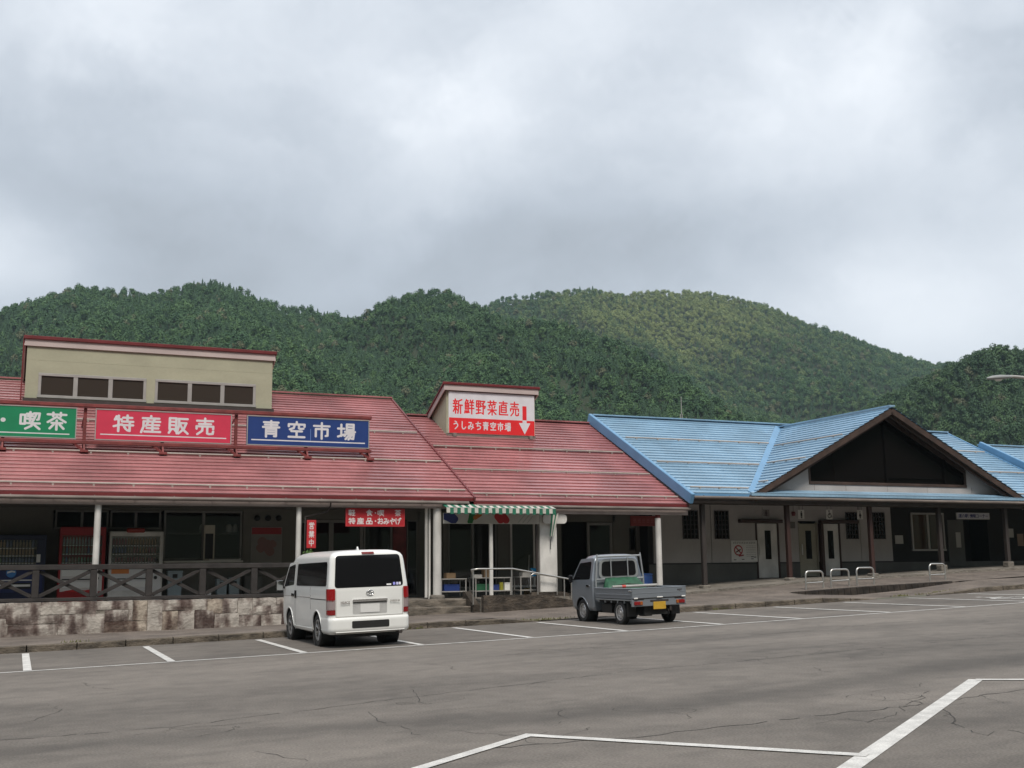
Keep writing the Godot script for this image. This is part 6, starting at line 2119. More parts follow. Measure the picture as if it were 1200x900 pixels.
func icon_sign(label: String, x: float, y0: float, y1: float, z: float, w: float, im: Image, hang: float) -> void:
	var t := thing("pictogram_sign", label, "sign", Vector3.ZERO, "toilet signs of the rest house")
	var s := mb()
	bbxc(s, Vector3(x, y0, z - 0.02), Vector3(x + w, y1, z), 0.004)
	part("plate", s, M.white, t)
	print_quad("print", Vector3(x + 0.005, y1 - 0.005, z + 0.004), Vector3(w - 0.01, 0, 0), Vector3(0, -(y1 - y0 - 0.01), 0), printed(im), t)
	if hang > y1:
		s = mb()
		for xx in [x + 0.05, x + w - 0.05]: tube(s, Vector3(xx, y1, z - 0.01), Vector3(xx, hang, z - 0.01), 0.008, -1.0, 6)
		part("hanger", s, M.dark_steel, t)

func rest_house_front() -> void:
	var ink := Color(0.1, 0.1, 0.12)
	var white := Color(0.82, 0.82, 0.80)
	var im := blank(80, 104, white)
	person_mark(im, Vector2(40, 54), 84, false, ink)
	icon_sign("white hanging sign with a black standing figure by the second post", 25.82, 3.17, 3.5, -33.2, 0.26, im, 3.72)
	im = blank(80, 104, white)
	brush(im, Vector2(34, 14), Vector2(34, 14), 9, ink)
	for q in [[34, 26, 36, 56], [36, 56, 60, 56], [60, 56, 68, 84], [36, 40, 54, 40], [28, 46, 16, 64], [16, 64, 22, 84], [22, 84, 40, 90], [40, 90, 54, 76]]:
		brush(im, Vector2(q[0], q[1]), Vector2(q[2], q[3]), 4.5, ink)
	icon_sign("white hanging sign with a wheelchair symbol over the beige door", 27.08, 3.17, 3.52, -33.2, 0.28, im, 3.72)
	im = blank(80, 104, white)
	person_mark(im, Vector2(40, 54), 84, true, ink)
	icon_sign("white hanging sign with a black skirted figure near the lattice window", 28.5, 3.18, 3.52, -33.2, 0.26, im, 3.72)
	im = blank(80, 104, Color(0.5, 0.48, 0.47))
	person_mark(im, Vector2(40, 54), 84, false, Color(0.25, 0.2, 0.2))
	icon_sign("dim grey sign plate with a figure above the first white door", 25.2, 3.3, 3.58, -34.478, 0.3, im, 0.0)
	var t := thing("alarm_lamp", "small dark red lamp hanging beside the standing figure sign", "lamp", Vector3(25.6, 3.36, -33.2))
	var s := mb()
	lathe(s, [Vector2(0, -0.09), Vector2(0.06, -0.08), Vector2(0.08, 0.0), Vector2(0.07, 0.07), Vector2(0, 0.08)], Vector3.ZERO, Vector3.UP, 12)
	part("lens", s, mat(Color(0.12, 0.012, 0.012), 0.3), t)
	s = mb()
	tube(s, Vector3(0, 0.08, 0), Vector3(0, 0.36, 0), 0.008)
	part("hanger", s, M.dark_steel, t)
	s = mb()
	bbxc(s, Vector3(26.35, 2.88, -34.47), Vector3(26.62, 3.12, -34.45), 0.005)
	solo("wall_plate", s, M.ceiling, "small blank grey plate on the wall left of the beige door", "plate")
	# notice
	t = thing("notice_board", "white notice with a red symbol on the wall beside the first white door", "notice")
	s = mb()
	bbxc(s, Vector3(23.74, 1.66, -34.499), Vector3(24.88, 2.44, -34.47), 0.006)
	part("board", s, M.white, t)
	im = blank(384, 260, Color(0.84, 0.84, 0.83))
	var rng := RandomNumberGenerator.new()
	rng.seed = 12
	for i in 13:
		for j in 4: brush(im, Vector2(28 + i * 26 + rng.randf() * 8, 18 + j * 6), Vector2(44 + i * 26, 16 + j * 6 + rng.randf() * 6), 1.6, Color(0.2, 0.19, 0.2))
	for r in 7:
		var x := 218.0
		while x < 350.0:
			var l := rng.randf_range(8, 30)
			brush(im, Vector2(x, 66 + r * 21), Vector2(minf(x + l, 360), 66 + r * 21), 1.8, Color(0.35, 0.34, 0.35))
			x += l + 8.0
	for i in 16:
		var a0 := TAU * i / 16.0
		var a1 := TAU * (i + 1) / 16.0
		brush(im, Vector2(100, 120) + Vector2(cos(a0), sin(a0)) * 58, Vector2(100, 120) + Vector2(cos(a1), sin(a1)) * 58, 8, Color(0.62, 0.14, 0.17))
	brush(im, Vector2(60, 80), Vector2(142, 160), 8, Color(0.62, 0.14, 0.17))
	brush(im, Vector2(70, 140), Vector2(130, 110), 8, Color(0.3, 0.12, 0.14))
	brush(im, Vector2(110, 190), Vector2(170, 180), 8, Color(0.55, 0.14, 0.17))
	for q in [[30, 236], [150, 232], [290, 200], [290, 226], [330, 206]]: brush(im, Vector2(q[0], q[1]), Vector2(q[0] + 30, q[1]), 5, Color(0.3, 0.3, 0.32))
	print_quad("print", Vector3(23.75, 2.43, -34.466), Vector3(1.12, 0, 0), Vector3(0, -0.76, 0), printed(im), t)
	# information corner sign
	t = thing("information_sign", "white sign with dark blue lettering above the dark entrance", "sign")
	s = mb()
	bbxc(s, Vector3(34.62, 3.28, -34.5), Vector3(36.38, 3.54, -34.44), 0.006)
	part("board", s, M.white, t)
	im = blank(640, 96, Color(0.80, 0.81, 0.84))
	var navy := Color(0.08, 0.12, 0.42)
	glyphs(im, "道の駅", Vector2(24, 14), Vector2(62, 66), 4.0, 4.0, navy)
	glyphs(im, "情報コーナー", Vector2(248, 14), Vector2(58, 66), 4.0, 4.0, navy)
	print_quad("print", Vector3(34.64, 3.52, -34.436), Vector3(1.72, 0, 0), Vector3(0, -0.22, 0), printed(im), t)
	for q in [[31.42, 2.3, 0.4, 0.33, "pale sheet pinned to the dark wall beside the last lattice window"], [37.35, 2.55, 0.36, 0.36, "pale sheet pinned to the dark wall past the entrance"], [37.9, 2.2, 0.34, 0.5, "brownish sheet pinned to the dark wall past the entrance"], [34.5, 2.15, 0.25, 0.6, "upright grey leaflet on the panel beside the dark entrance"]]:
		s = mb()
		bxc(s, Vector3(q[0], q[1], -34.519 if q[0] < 34.0 or q[0] > 36.0 else -34.459), Vector3(q[0] + q[2], q[1] + q[3], -34.509 if q[0] < 34.0 or q[0] > 36.0 else -34.452))
		solo("paper_sheet", s, mat(Color(0.30, 0.22, 0.17) if "brownish" in q[4] else Color(0.42, 0.42, 0.40), 0.8), q[4], "sheet")
	# hoop barriers
	var hoops := [[23.22, 23.9, "nearest the first white door"], [24.22, 24.95, "second along the edge"], [25.28, 25.98, "third along the edge"], [28.4, 29.08, "standing alone before the dark wall"]]
	for q in hoops:
		var z := -29.65
		var a: float = q[0]
		var b: float = q[1]
		t = thing("hoop_barrier", "low stainless hoop barrier with a cross bar, %s" % q[2], "barrier", Vector3.ZERO, "hoop barriers along the upper walk")
		var ya := walk_y(a, z)
		var yb := walk_y(b, z)
		var top := (ya + yb) / 2.0 + 0.56
		var pts := [Vector3(a, ya - 0.05, z), Vector3(a, top - 0.12, z)]
		for i in 5:
			var th := PI - PI / 2.0 * (i + 1) / 5.0
			pts.append(Vector3(a + 0.12 + 0.12 * cos(th), top - 0.12 + 0.12 * sin(th), z))
		for i in 6:
			var th := PI / 2.0 - PI / 2.0 * i / 5.0
			pts.append(Vector3(b - 0.12 + 0.12 * cos(th), top - 0.12 + 0.12 * sin(th), z))
		pts.append(Vector3(b, yb - 0.05, z))
		s = mb()
		pipe(s, pts, 0.03)
		part("hoop", s, M.steel, t)
		s = mb()
		tube(s, Vector3(a, ya + 0.2, z), Vector3(b, yb + 0.2, z), 0.024)
		part("cross_bar", s, M.steel, t)

# ---------------------------------------------------------------- vehicles
# a body from stacked rounded outlines: rows of [y, half width, rear z, front z, rear corner, front corner]
func row_at(rows: Array, y: float) -> Array:
	if y <= rows[0][0]: return rows[0]
	for i in range(1, rows.size()):
		if y <= rows[i][0]:
			var t: float = (y - rows[i - 1][0]) / (rows[i][0] - rows[i - 1][0])
			var out := []
			for j in 6: out.append(lerpf(rows[i - 1][j], rows[i][j], t))
			return out
	return rows[-1]

func outline(r: Array, nside: int) -> Array:
	var pts := []
	var hw: float = r[1]
	var zr: float = r[2]
	var zf: float = r[3]
	var rr: float = minf(r[4], hw * 0.9)
	var rf: float = minf(r[5], hw * 0.9)
	var nc := 5
	for i in 9: pts.append(Vector3(lerpf(-hw + rr, hw - rr, i / 9.0), r[0], zr + 0.03 * (1.0 - pow(2.0 * i / 9.0 - 1.0, 2)) - 0.03))
	for i in nc:
		var th := PI / 2.0 - PI / 2.0 * i / nc
		pts.append(Vector3(hw - rr + rr * cos(th), r[0], zr - 0.03 - rr + rr * sin(th)))
	for i in nside: pts.append(Vector3(hw, r[0], lerpf(zr - 0.03 - rr, zf + rf, float(i) / nside)))
	for i in nc:
		var th := -PI / 2.0 * i / nc
		pts.append(Vector3(hw - rf + rf * cos(th), r[0], zf + rf + rf * sin(th)))
	for i in 9: pts.append(Vector3(lerpf(hw - rf, -hw + rf, i / 9.0), r[0], zf - 0.03 * (1.0 - pow(2.0 * i / 9.0 - 1.0, 2))))
	for i in nc:
		var th := -PI / 2.0 - PI / 2.0 * i / nc
		pts.append(Vector3(-hw + rf + rf * cos(th), r[0], zf + rf + rf * sin(th)))
	for i in nside: pts.append(Vector3(-hw, r[0], lerpf(zf + rf, zr - 0.03 - rr, float(i) / nside)))
	for i in nc:
		var th := PI - PI / 2.0 * i / nc
		pts.append(Vector3(-hw + rr + rr * cos(th), r[0], zr - 0.03 - rr + rr * sin(th)))
	return pts

func body_loft(rows: Array, step: float, nside: int, arches: Array) -> SurfaceTool:
	var s := mb()
	s.set_smooth_group(1)
	var ys := []
	for i in rows.size() - 1:
		var n := maxi(1, int(ceil((rows[i + 1][0] - rows[i][0]) / step)))
		for j in n: ys.append(lerpf(rows[i][0], rows[i + 1][0], float(j) / n))
	ys.append(rows[-1][0])
	var rings := []
	for y in ys: rings.append(outline(row_at(rows, y), nside))
	var m: int = rings[0].size()
	var inside := func(p: Vector3) -> bool:
		for a in arches:
			if absf(p.x) > 0.5 and Vector2(p.z - a[0], p.y - a[1]).length() < a[2]: return true
		return false
	var keep := []
	for j in rings.size() - 1:
		var kr := []
		for i in m:
			var i2 := (i + 1) % m
			var all: bool = inside.call(rings[j][i]) and inside.call(rings[j][i2]) and inside.call(rings[j + 1][i]) and inside.call(rings[j + 1][i2])
			kr.append(not all)
		keep.append(kr)
	for ring in rings:
		for i in m:
			var p: Vector3 = ring[i]
			for a in arches:
				var d := Vector2(p.z - a[0], p.y - a[1])
				if absf(p.x) > 0.5 and d.length() < a[2] + 0.012:
					d = d.normalized() * a[2]
					ring[i] = Vector3(p.x, maxf(a[1] + d.y, rows[0][0]), a[0] + d.x)
	for j in rings.size() - 1:
		for i in m:
			if not keep[j][i]: continue
			var i2 := (i + 1) % m
			var mid: Vector3 = (rings[j][i] + rings[j + 1][i2]) / 2.0
			face(s, [rings[j][i], rings[j][i2], rings[j + 1][i2], rings[j + 1][i]], Vector3(0, mid.y - 0.05, clampf(mid.z, rows[2][3] + 0.7, rows[2][2] - 0.7)))
	var top: Array = rings[-1]
	for i in m:
		face(s, [Vector3(0, rows[-1][0] + 0.002, (rows[-1][2] + rows[-1][3]) / 2.0), top[i], top[(i + 1) % m]], Vector3(0, rows[-1][0] - 1.0, top[i].z))
	s.set_smooth_group(-1)
	return s

# a thin panel on the side of a body: outline in (z, y)
func side_panel(rows: Array, pts: PackedVector2Array, sg: float, lift: float) -> SurfaceTool:
	var s := mb()
	var at := func(p: Vector2, l: float) -> Vector3: return Vector3(sg * (row_at(rows, p.y)[1] + l), p.y, p.x)
	s.set_smooth_group(1)
	for ri in rows.size() - 1:
		for piece in Geometry2D.intersect_polygons(pts, rect(-6.0, rows[ri][0], 1.0, rows[ri + 1][0])):
			var idx := Geometry2D.triangulate_polygon(piece)
			for i in range(0, idx.size(), 3):
				var tr := [at.call(piece[idx[i]], lift), at.call(piece[idx[i + 1]], lift), at.call(piece[idx[i + 2]], lift)]
				face(s, tr, tr[0] - Vector3(sg, 0, 0))
	s.set_smooth_group(-1)
	for i in pts.size():
		var p := pts[i]
		var q := pts[(i + 1) % pts.size()]
		quad(s, at.call(p, lift), at.call(q, lift), at.call(q, -0.02), at.call(p, -0.02))
	return s

func rear_panel(rows: Array, pts: PackedVector2Array, lift: float) -> SurfaceTool:
	var s := mb()
	var at := func(p: Vector2, l: float) -> Vector3:
		var r := row_at(rows, p.y)
		var u: float = p.x / maxf(0.1, r[1] - r[4])
		return Vector3(p.x, p.y, r[2] - 0.03 * u * u + l)
	s.set_smooth_group(1)
	for strip_ in 18:
		var xa := -0.9 + 0.1 * strip_
		for ri in rows.size() - 1:
			for piece in Geometry2D.intersect_polygons(pts, rect(xa, rows[ri][0], xa + 0.1, rows[ri + 1][0])):
				var idx := Geometry2D.triangulate_polygon(piece)
				for i in range(0, idx.size(), 3):
					var tr := [at.call(piece[idx[i]], lift), at.call(piece[idx[i + 1]], lift), at.call(piece[idx[i + 2]], lift)]
					face(s, tr, tr[0] - Vector3(0, 0, 1))
	s.set_smooth_group(-1)
	for i in pts.size():
		quad(s, at.call(pts[i], lift), at.call(pts[(i + 1) % pts.size()], lift), at.call(pts[(i + 1) % pts.size()], -0.03), at.call(pts[i], -0.03))
	return s

func rect(x0: float, y0: float, x1: float, y1: float, r := 0.0) -> PackedVector2Array:
	var q := [Vector2(x0, y0), Vector2(x1, y0), Vector2(x1, y1), Vector2(x0, y1)]
	return round_poly(q, r, 4) if r > 0.0 else PackedVector2Array(q)

func wheel(parent: Node3D, c: Vector3, r: float, wide: float, out: float, spokes: int, rim_mat: Material) -> void:
	var s := mb()
	var ax := Vector3(out, 0, 0)
	var h := wide / 2.0
	lathe(s, [Vector2(r * 0.62, -h), Vector2(r * 0.9, -h), Vector2(r * 0.985, -h * 0.8), Vector2(r, -h * 0.4), Vector2(r, h * 0.4), Vector2(r * 0.985, h * 0.8), Vector2(r * 0.9, h), Vector2(r * 0.68, h * 0.98), Vector2(r * 0.65, h * 0.8)], c, ax, 30)
	for i in 36:
		var th := TAU * i / 36.0
		bx(s, c + Vector3(0, cos(th), sin(th)) * (r * 0.995), Vector3(wide * 0.7, 0.012, 0.03), Basis(Vector3(1, 0, 0), th))
	var w := part("wheel", s, M.rubber, parent)
	s = mb()
	lathe(s, [Vector2(r * 0.66, h * 0.82), Vector2(r * 0.63, h * 0.86), Vector2(r * 0.58, h * 0.4), Vector2(r * 0.58, -h * 0.6), Vector2(0, -h * 0.6)], c, ax, 28)
	part("barrel", s, M.dark_steel, w)
	s = mb()
	lathe(s, [Vector2(r * 0.665, h * 0.85), Vector2(r * 0.64, h * 0.93), Vector2(r * 0.58, h * 0.85), Vector2(r * 0.58, h * 0.6)], c, ax, 28)
	if spokes > 0:
		for i in spokes:
			var th := TAU * i / spokes
			var d := Vector3(0, cos(th), sin(th))
			for k2 in [-0.12, 0.12]:
				var d2 := Vector3(0, cos(th + k2), sin(th + k2))
				bar(s, c + ax * h * 0.55 + d * r * 0.08, c + ax * h * 0.72 + d2 * r * 0.61, 0.025, 0.03, ax, 0.006)
		lathe(s, [Vector2(r * 0.17, h * 0.4), Vector2(r * 0.17, h * 0.68), Vector2(r * 0.1, h * 0.74), Vector2(0, h * 0.74)], c, ax, 16)
	else:
		lathe(s, [Vector2(r * 0.60, h * 0.55), Vector2(r * 0.5, h * 0.45), Vector2(r * 0.42, h * 0.75), Vector2(r * 0.3, h * 0.78), Vector2(r * 0.22, h * 0.6), Vector2(r * 0.2, h * 0.95), Vector2(r * 0.12, h * 1.02), Vector2(0, h * 1.02)], c, ax, 24)
	part("rim", s, rim_mat, w)
	if spokes == 0:
		s = mb()
		for i in 8:
			var th := TAU * i / 8.0
			lathe(s, [Vector2(0, h * 0.66), Vector2(0.016, h * 0.66), Vector2(0.018, h * 0.5)], c + Vector3(0, cos(th), sin(th)) * r * 0.47, ax, 8)
		part("rim_hole", s, M.black, w)

func words(text: String, size: float, m: Material, parent: Node3D, at: Vector3) -> void:
	var t := TextMesh.new()
	t.text = text
	t.font_size = 32
	t.pixel_size = size / 24.0
	t.depth = 0.006
	var f := SystemFont.new()
	f.font_names = PackedStringArray(["Droid Sans"])
	f.font_weight = 700
	t.font = f
	var o := put_mesh("badge", t, m, parent)
	o.position = at

func vehicles() -> void:
	white_van()
	small_pickup()

func white_van() -> void:
	var x := 6.655
	var t := thing("parked_van", "white delivery van seen from behind, parked nose to the stone wall", "van", Vector3(x, ground_y(x), -22.38))
	t.rotation.z = atan(0.0225 + 0.0004 * x)
	var rows := [
		[0.27, 0.78, -0.16, -4.62, 0.10, 0.34], [0.34, 0.825, -0.09, -4.67, 0.11, 0.38], [0.50, 0.842, -0.06, -4.69, 0.11, 0.40], [0.80, 0.8475, -0.05, -4.68, 0.11, 0.42],
		[1.00, 0.8475, -0.045, -4.62, 0.11, 0.42], [1.15, 0.845, -0.045, -4.52, 0.11, 0.42], [1.22, 0.838, -0.055, -4.42, 0.09, 0.40], [1.72, 0.79, -0.125, -3.80, 0.09, 0.36],
		[1.81, 0.772, -0.14, -3.66, 0.10, 0.35], [1.87, 0.735, -0.16, -3.52, 0.13, 0.35], [1.91, 0.67, -0.21, -3.38, 0.17, 0.35], [1.94, 0.55, -0.34, -3.15, 0.22, 0.35], [1.955, 0.30, -0.75, -2.75, 0.2, 0.2]]
	var paint := mat(Color(0.73, 0.74, 0.72), 0.28)
	paint.clearcoat_enabled = true
	paint.clearcoat = 0.5
	paint.clearcoat_roughness = 0.08
	var wz := [-1.10, -3.67]
	var arches := [[-1.10, 0.34, 0.385], [-3.67, 0.34, 0.385]]
	part("body", body_loft(rows, 0.045, 96, arches), paint, t)
	# underside and wheel wells
	var s := mb()
	bxc(s, Vector3(-0.6, 0.2, -4.4), Vector3(0.6, 0.45, -0.25))
	bxc(s, Vector3(-0.45, 0.45, -4.3), Vector3(0.45, 0.9, -0.4))
	for z in wz:
		for sg in [-1.0, 1.0]:
			lathe(s, [Vector2(0.39, 0.0), Vector2(0.39, -0.3), Vector2(0.0, -0.3)], Vector3(sg * 0.835, 0.34, z), Vector3(sg, 0, 0), 24)
	part("underbody", s, M.black, t)
	s = mb()
	for z in wz:
		for sg in [-1.0, 1.0]:
			var pts := []
			for i in 19:
				var th := -0.18 + (PI + 0.36) * i / 18.0
				var y := 0.34 + 0.39 * sin(th)
				pts.append(Vector3(sg * (row_at(rows, y)[1] + 0.002), maxf(y, 0.27), z + 0.39 * cos(th)))
			pipe(s, pts, 0.014, 6)
	part("wheel_arch", s, paint, t)
	for z in wz:
		for sg in [-1.0, 1.0]: wheel(t, Vector3(sg * 0.735, 0.33, z), 0.335, 0.195, sg, 6, worn(Color(0.36, 0.36, 0.36), 0.35, Vector3(1, 1, 1), 0.8, 70, 1.0, 0.7))
	# glass
	for sg in [-1.0, 1.0]:
		var win := part("window", side_panel(rows, round_poly([Vector2(-0.30, 1.235), Vector2(-2.96, 1.225), Vector2(-2.96, 1.70), Vector2(-0.36, 1.725)], 0.06), sg, 0.006), M.black_gloss, t)
		var door := part("front_door", side_panel(rows, round_poly([Vector2(-3.10, 0.36), Vector2(-3.32, 0.36), Vector2(-3.32, 0.80), Vector2(-3.9, 0.80), Vector2(-4.2, 0.90), Vector2(-4.3, 1.15), Vector2(-3.8, 1.715), Vector2(-3.10, 1.76)], 0.03), sg, 0.003), paint, t)
		part("pane", side_panel(rows, round_poly([Vector2(-3.2, 1.24), Vector2(-4.19, 1.19), Vector2(-3.80, 1.64), Vector2(-3.2, 1.70)], 0.05), sg, 0.007), M.black_gloss, door)
		part("handle", side_panel(rows, rect(-3.35, 0.98, -3.17, 1.05, 0.02), sg, 0.03), M.black_gloss, door)
		part("sliding_handle", side_panel(rows, rect(-3.03, 0.95, -2.95, 1.12, 0.02), sg, 0.03), M.black_gloss, t)
		s = side_panel(rows, rect(-1.62, 0.955, -0.28, 0.972), sg, 0.002)
		part("door_rail", s, M.black, t)
		var seams := mb()
		for q in [[-3.06, 0.36, -3.052, 1.74], [-1.64, 0.74, -1.632, 1.2], [-1.64, 1.02, -1.60, 1.03], [-3.05, 0.985, -1.64, 0.992], [-4.3, 0.985, -3.36, 0.992]]:
			seams.append_from(make(side_panel(rows, rect(q[0], q[1], q[2], q[3]), sg, 0.0045)), 0, Transform3D())
		part("seam", seams, M.gutter, t)
		s = mb()
		bbx(s, Vector3(sg * 0.98, 1.22, -4.12), Vector3(0.17, 0.26, 0.1), 0.04)
		var mir := part("mirror", s, M.black_gloss, t)
		s = mb()
		bar(s, Vector3(sg * 0.80, 1.16, -4.15), Vector3(sg * 0.93, 1.18, -4.13), 0.05, 0.05)
		part("arm", s, M.black, mir)
		s = mb()
		bbx(s, Vector3(sg * 0.98, 1.22, -4.065), Vector3(0.14, 0.22, 0.008), 0.003)
		part("mirror_glass", s, M.chrome, mir)
		# side sill
		part("side_sill", side_panel(rows, PackedVector2Array([Vector2(-1.52, 0.28), Vector2(-3.26, 0.28), Vector2(-3.26, 0.345), Vector2(-1.52, 0.345)]), sg, 0.012), paint, t)
		# lamps at the rear corners
		for q in [[0.66, 0.76, 1.18, "lamp_base", Color(0.2, 0.008, 0.01)], [0.765, 0.92, 0.955, "reversing_lamp", Color(0.28, 0.23, 0.23)], [0.93, 1.0, 1.18, "tail_lamp", Color(0.26, 0.006, 0.008)]]:
			var lo: float = q[0]
			var hi: float = q[2] if q[3] != "lamp_base" else 0.76
			var g := mb()
			var lift := 0.012 if q[3] == "lamp_base" else 0.014
			# wraps from the rear face to the side
			var prof := []
			for i in 7:
				var th := PI / 2.0 * i / 6.0
				prof.append(Vector2(cos(th), sin(th)))
			var nv := 6
			for j in nv:
				var ya := lerpf(lo, hi, float(j) / nv)
				var yb := lerpf(lo, hi, float(j + 1) / nv)
				var ring := func(y: float) -> Array:
					var r := row_at(rows, y)
					var out := []
					var cx: float = r[1] - r[4]
					var cz: float = r[2] - 0.03 - r[4]
					var rad: float = r[4] + lift
					out.append(Vector3(sg * (cx - 0.02), y, cz + rad))
					for p in prof: out.append(Vector3(sg * (cx + rad * p.y), y, cz + rad * p.x))
					out.append(Vector3(sg * (cx + rad), y, cz - 0.06))
					return out
				var a0: Array = ring.call(ya)
				var b0: Array = ring.call(yb)
				for i in a0.size() - 1: face(g, [a0[i], a0[i + 1], b0[i + 1], b0[i]], Vector3(sg * 0.5, ya, -0.5))
			part(q[3], g, mat(q[4], 0.12), t)
	# rear: tailgate with window, plate recess, handle bar, badge
	var rw := part("rear_window", rear_panel(rows, round_poly([Vector2(-0.725, 1.195), Vector2(0.725, 1.195), Vector2(0.675, 1.84), Vector2(-0.675, 1.84)], 0.07), 0.006), M.black_gloss, t)
	for q in [[0.36, 0.46, 0.75], [0.50, 0.55, 0.3], [0.57, 0.62, 0.5], [0.63, 0.67, 0.7]]:
		part("sticker", rear_panel(rows, rect(q[0], 1.215, q[1], 1.245 if q[0] < 0.4 else 1.27, 0.01), 0.008), mat(Color(q[2], q[2], 0.75), 0.5), rw)
	var seam := mb()
	for q in [[-0.70, 0.615, 0.70, 0.622], [-0.705, 0.62, -0.698, 1.15], [0.698, 0.62, 0.705, 1.15]]:
		seam.append_from(make(rear_panel(rows, rect(q[0], q[1], q[2], q[3]), 0.003)), 0, Transform3D())
	part("seam", seam, M.gutter, t)
	part("plate_recess", rear_panel(rows, round_poly([Vector2(-0.36, 0.66), Vector2(0.36, 0.66), Vector2(0.36, 0.90), Vector2(-0.36, 0.90)], 0.03), 0.002), worn(Color(0.5, 0.5, 0.49), 0.4, Vector3(1, 1, 1), 0.9, 72), t)
	part("number_plate", rear_panel(rows, rect(-0.2, 0.69, 0.2, 0.86, 0.01), 0.012), mat(Color(0.66, 0.66, 0.65), 0.5), t)
	part("garnish", rear_panel(rows, round_poly([Vector2(-0.36, 0.905), Vector2(0.36, 0.905), Vector2(0.37, 0.955), Vector2(-0.37, 0.955)], 0.02), 0.035), M.chrome, t)
	part("garnish_shadow_gap", rear_panel(rows, rect(-0.35, 0.885, 0.35, 0.904), 0.012), M.black, t)
	s = mb()
	for q in [[0.075, 0.05], [0.028, 0.045]]:
		var pts := []
		for i in 17: pts.append(Vector3(q[0] * cos(TAU * i / 16.0), 1.08 + q[1] * sin(TAU * i / 16.0), -0.03))
		pipe(s, pts, 0.008, 6)
	var arcp := []
	for i in 9: arcp.append(Vector3(0.05 * cos(PI * i / 8.0), 1.105 - 0.02 * sin(PI * i / 8.0), -0.03))
	pipe(s, arcp, 0.007, 6)
	part("emblem", s, M.chrome, t)
	words("HIACE", 0.05, M.gutter, t, Vector3(-0.52, 0.90, -0.03))
	words("SUPER GL", 0.035, M.gutter, t, Vector3(0.53, 0.90, -0.03))
	part("stop_lamp", rear_panel(rows, rect(-0.13, 1.862, 0.13, 1.905, 0.012), 0.02), mat(Color(0.16, 0.015, 0.015), 0.2), t)
	s = mb()
	var brows := [[0.28, 0.80, -0.07, -0.74, 0.12, 0.03], [0.31, 0.835, -0.03, -0.74, 0.14, 0.03], [0.36, 0.85, -0.005, -0.74, 0.14, 0.03], [0.55, 0.853, 0.0, -0.74, 0.14, 0.03], [0.585, 0.85, -0.01, -0.74, 0.14, 0.03], [0.60, 0.843, -0.03, -0.74, 0.14, 0.03]]
	var bumper := part("bumper", body_loft(brows, 0.04, 20, [[-1.10, 0.34, 0.39]]), paint, t)
	part("grille", rear_panel(brows, round_poly([Vector2(-0.39, 0.385), Vector2(0.39, 0.385), Vector2(0.39, 0.53), Vector2(-0.39, 0.53)], 0.03), 0.004), M.black, bumper)
	s = mb()
	slab(s, PackedVector2Array([Vector2(-0.06, 0.0), Vector2(0.1, 0.0), Vector2(0.06, 0.03), Vector2(0.0, 0.075)]), Vector3(-0.10, 1.945, -0.62), Vector3(0, 0, -1), Vector3.UP, Vector3(0.025, 0, 0))
	part("roof_fin", s, paint, t)
	s = mb()
	tube(s, Vector3(0.62, 0.29, -0.5), Vector3(0.62, 0.27, 0.03), 0.035)
	part("tail_pipe", s, M.dark_steel, t)
	# windscreen and headlamps on the far end
	s = mb()
	for i in 8:
		var xa := lerpf(-0.66, 0.66, i / 8.0)
		var xb := lerpf(-0.66, 0.66, (i + 1) / 8.0)
		var fz := func(xx: float, y: float) -> float: return row_at(rows, y)[3] + 0.12 * pow(absf(xx) / 0.7, 3) - 0.035
		face(s, [Vector3(xa, 1.2, fz.call(xa, 1.2)), Vector3(xb, 1.2, fz.call(xb, 1.2)), Vector3(xb * 0.92, 1.76, fz.call(xb, 1.76)), Vector3(xa * 0.92, 1.76, fz.call(xa, 1.76))], Vector3(0, 1, -2))
	part("windscreen", s, M.black_gloss, t)
	s = mb()
	for sg in [-1.0, 1.0]: bbxc(s, Vector3(sg * 0.45, 0.78, -4.72), Vector3(sg * 0.72, 0.98, -4.5), 0.03)
	part("headlamp", s, M.chrome, t)

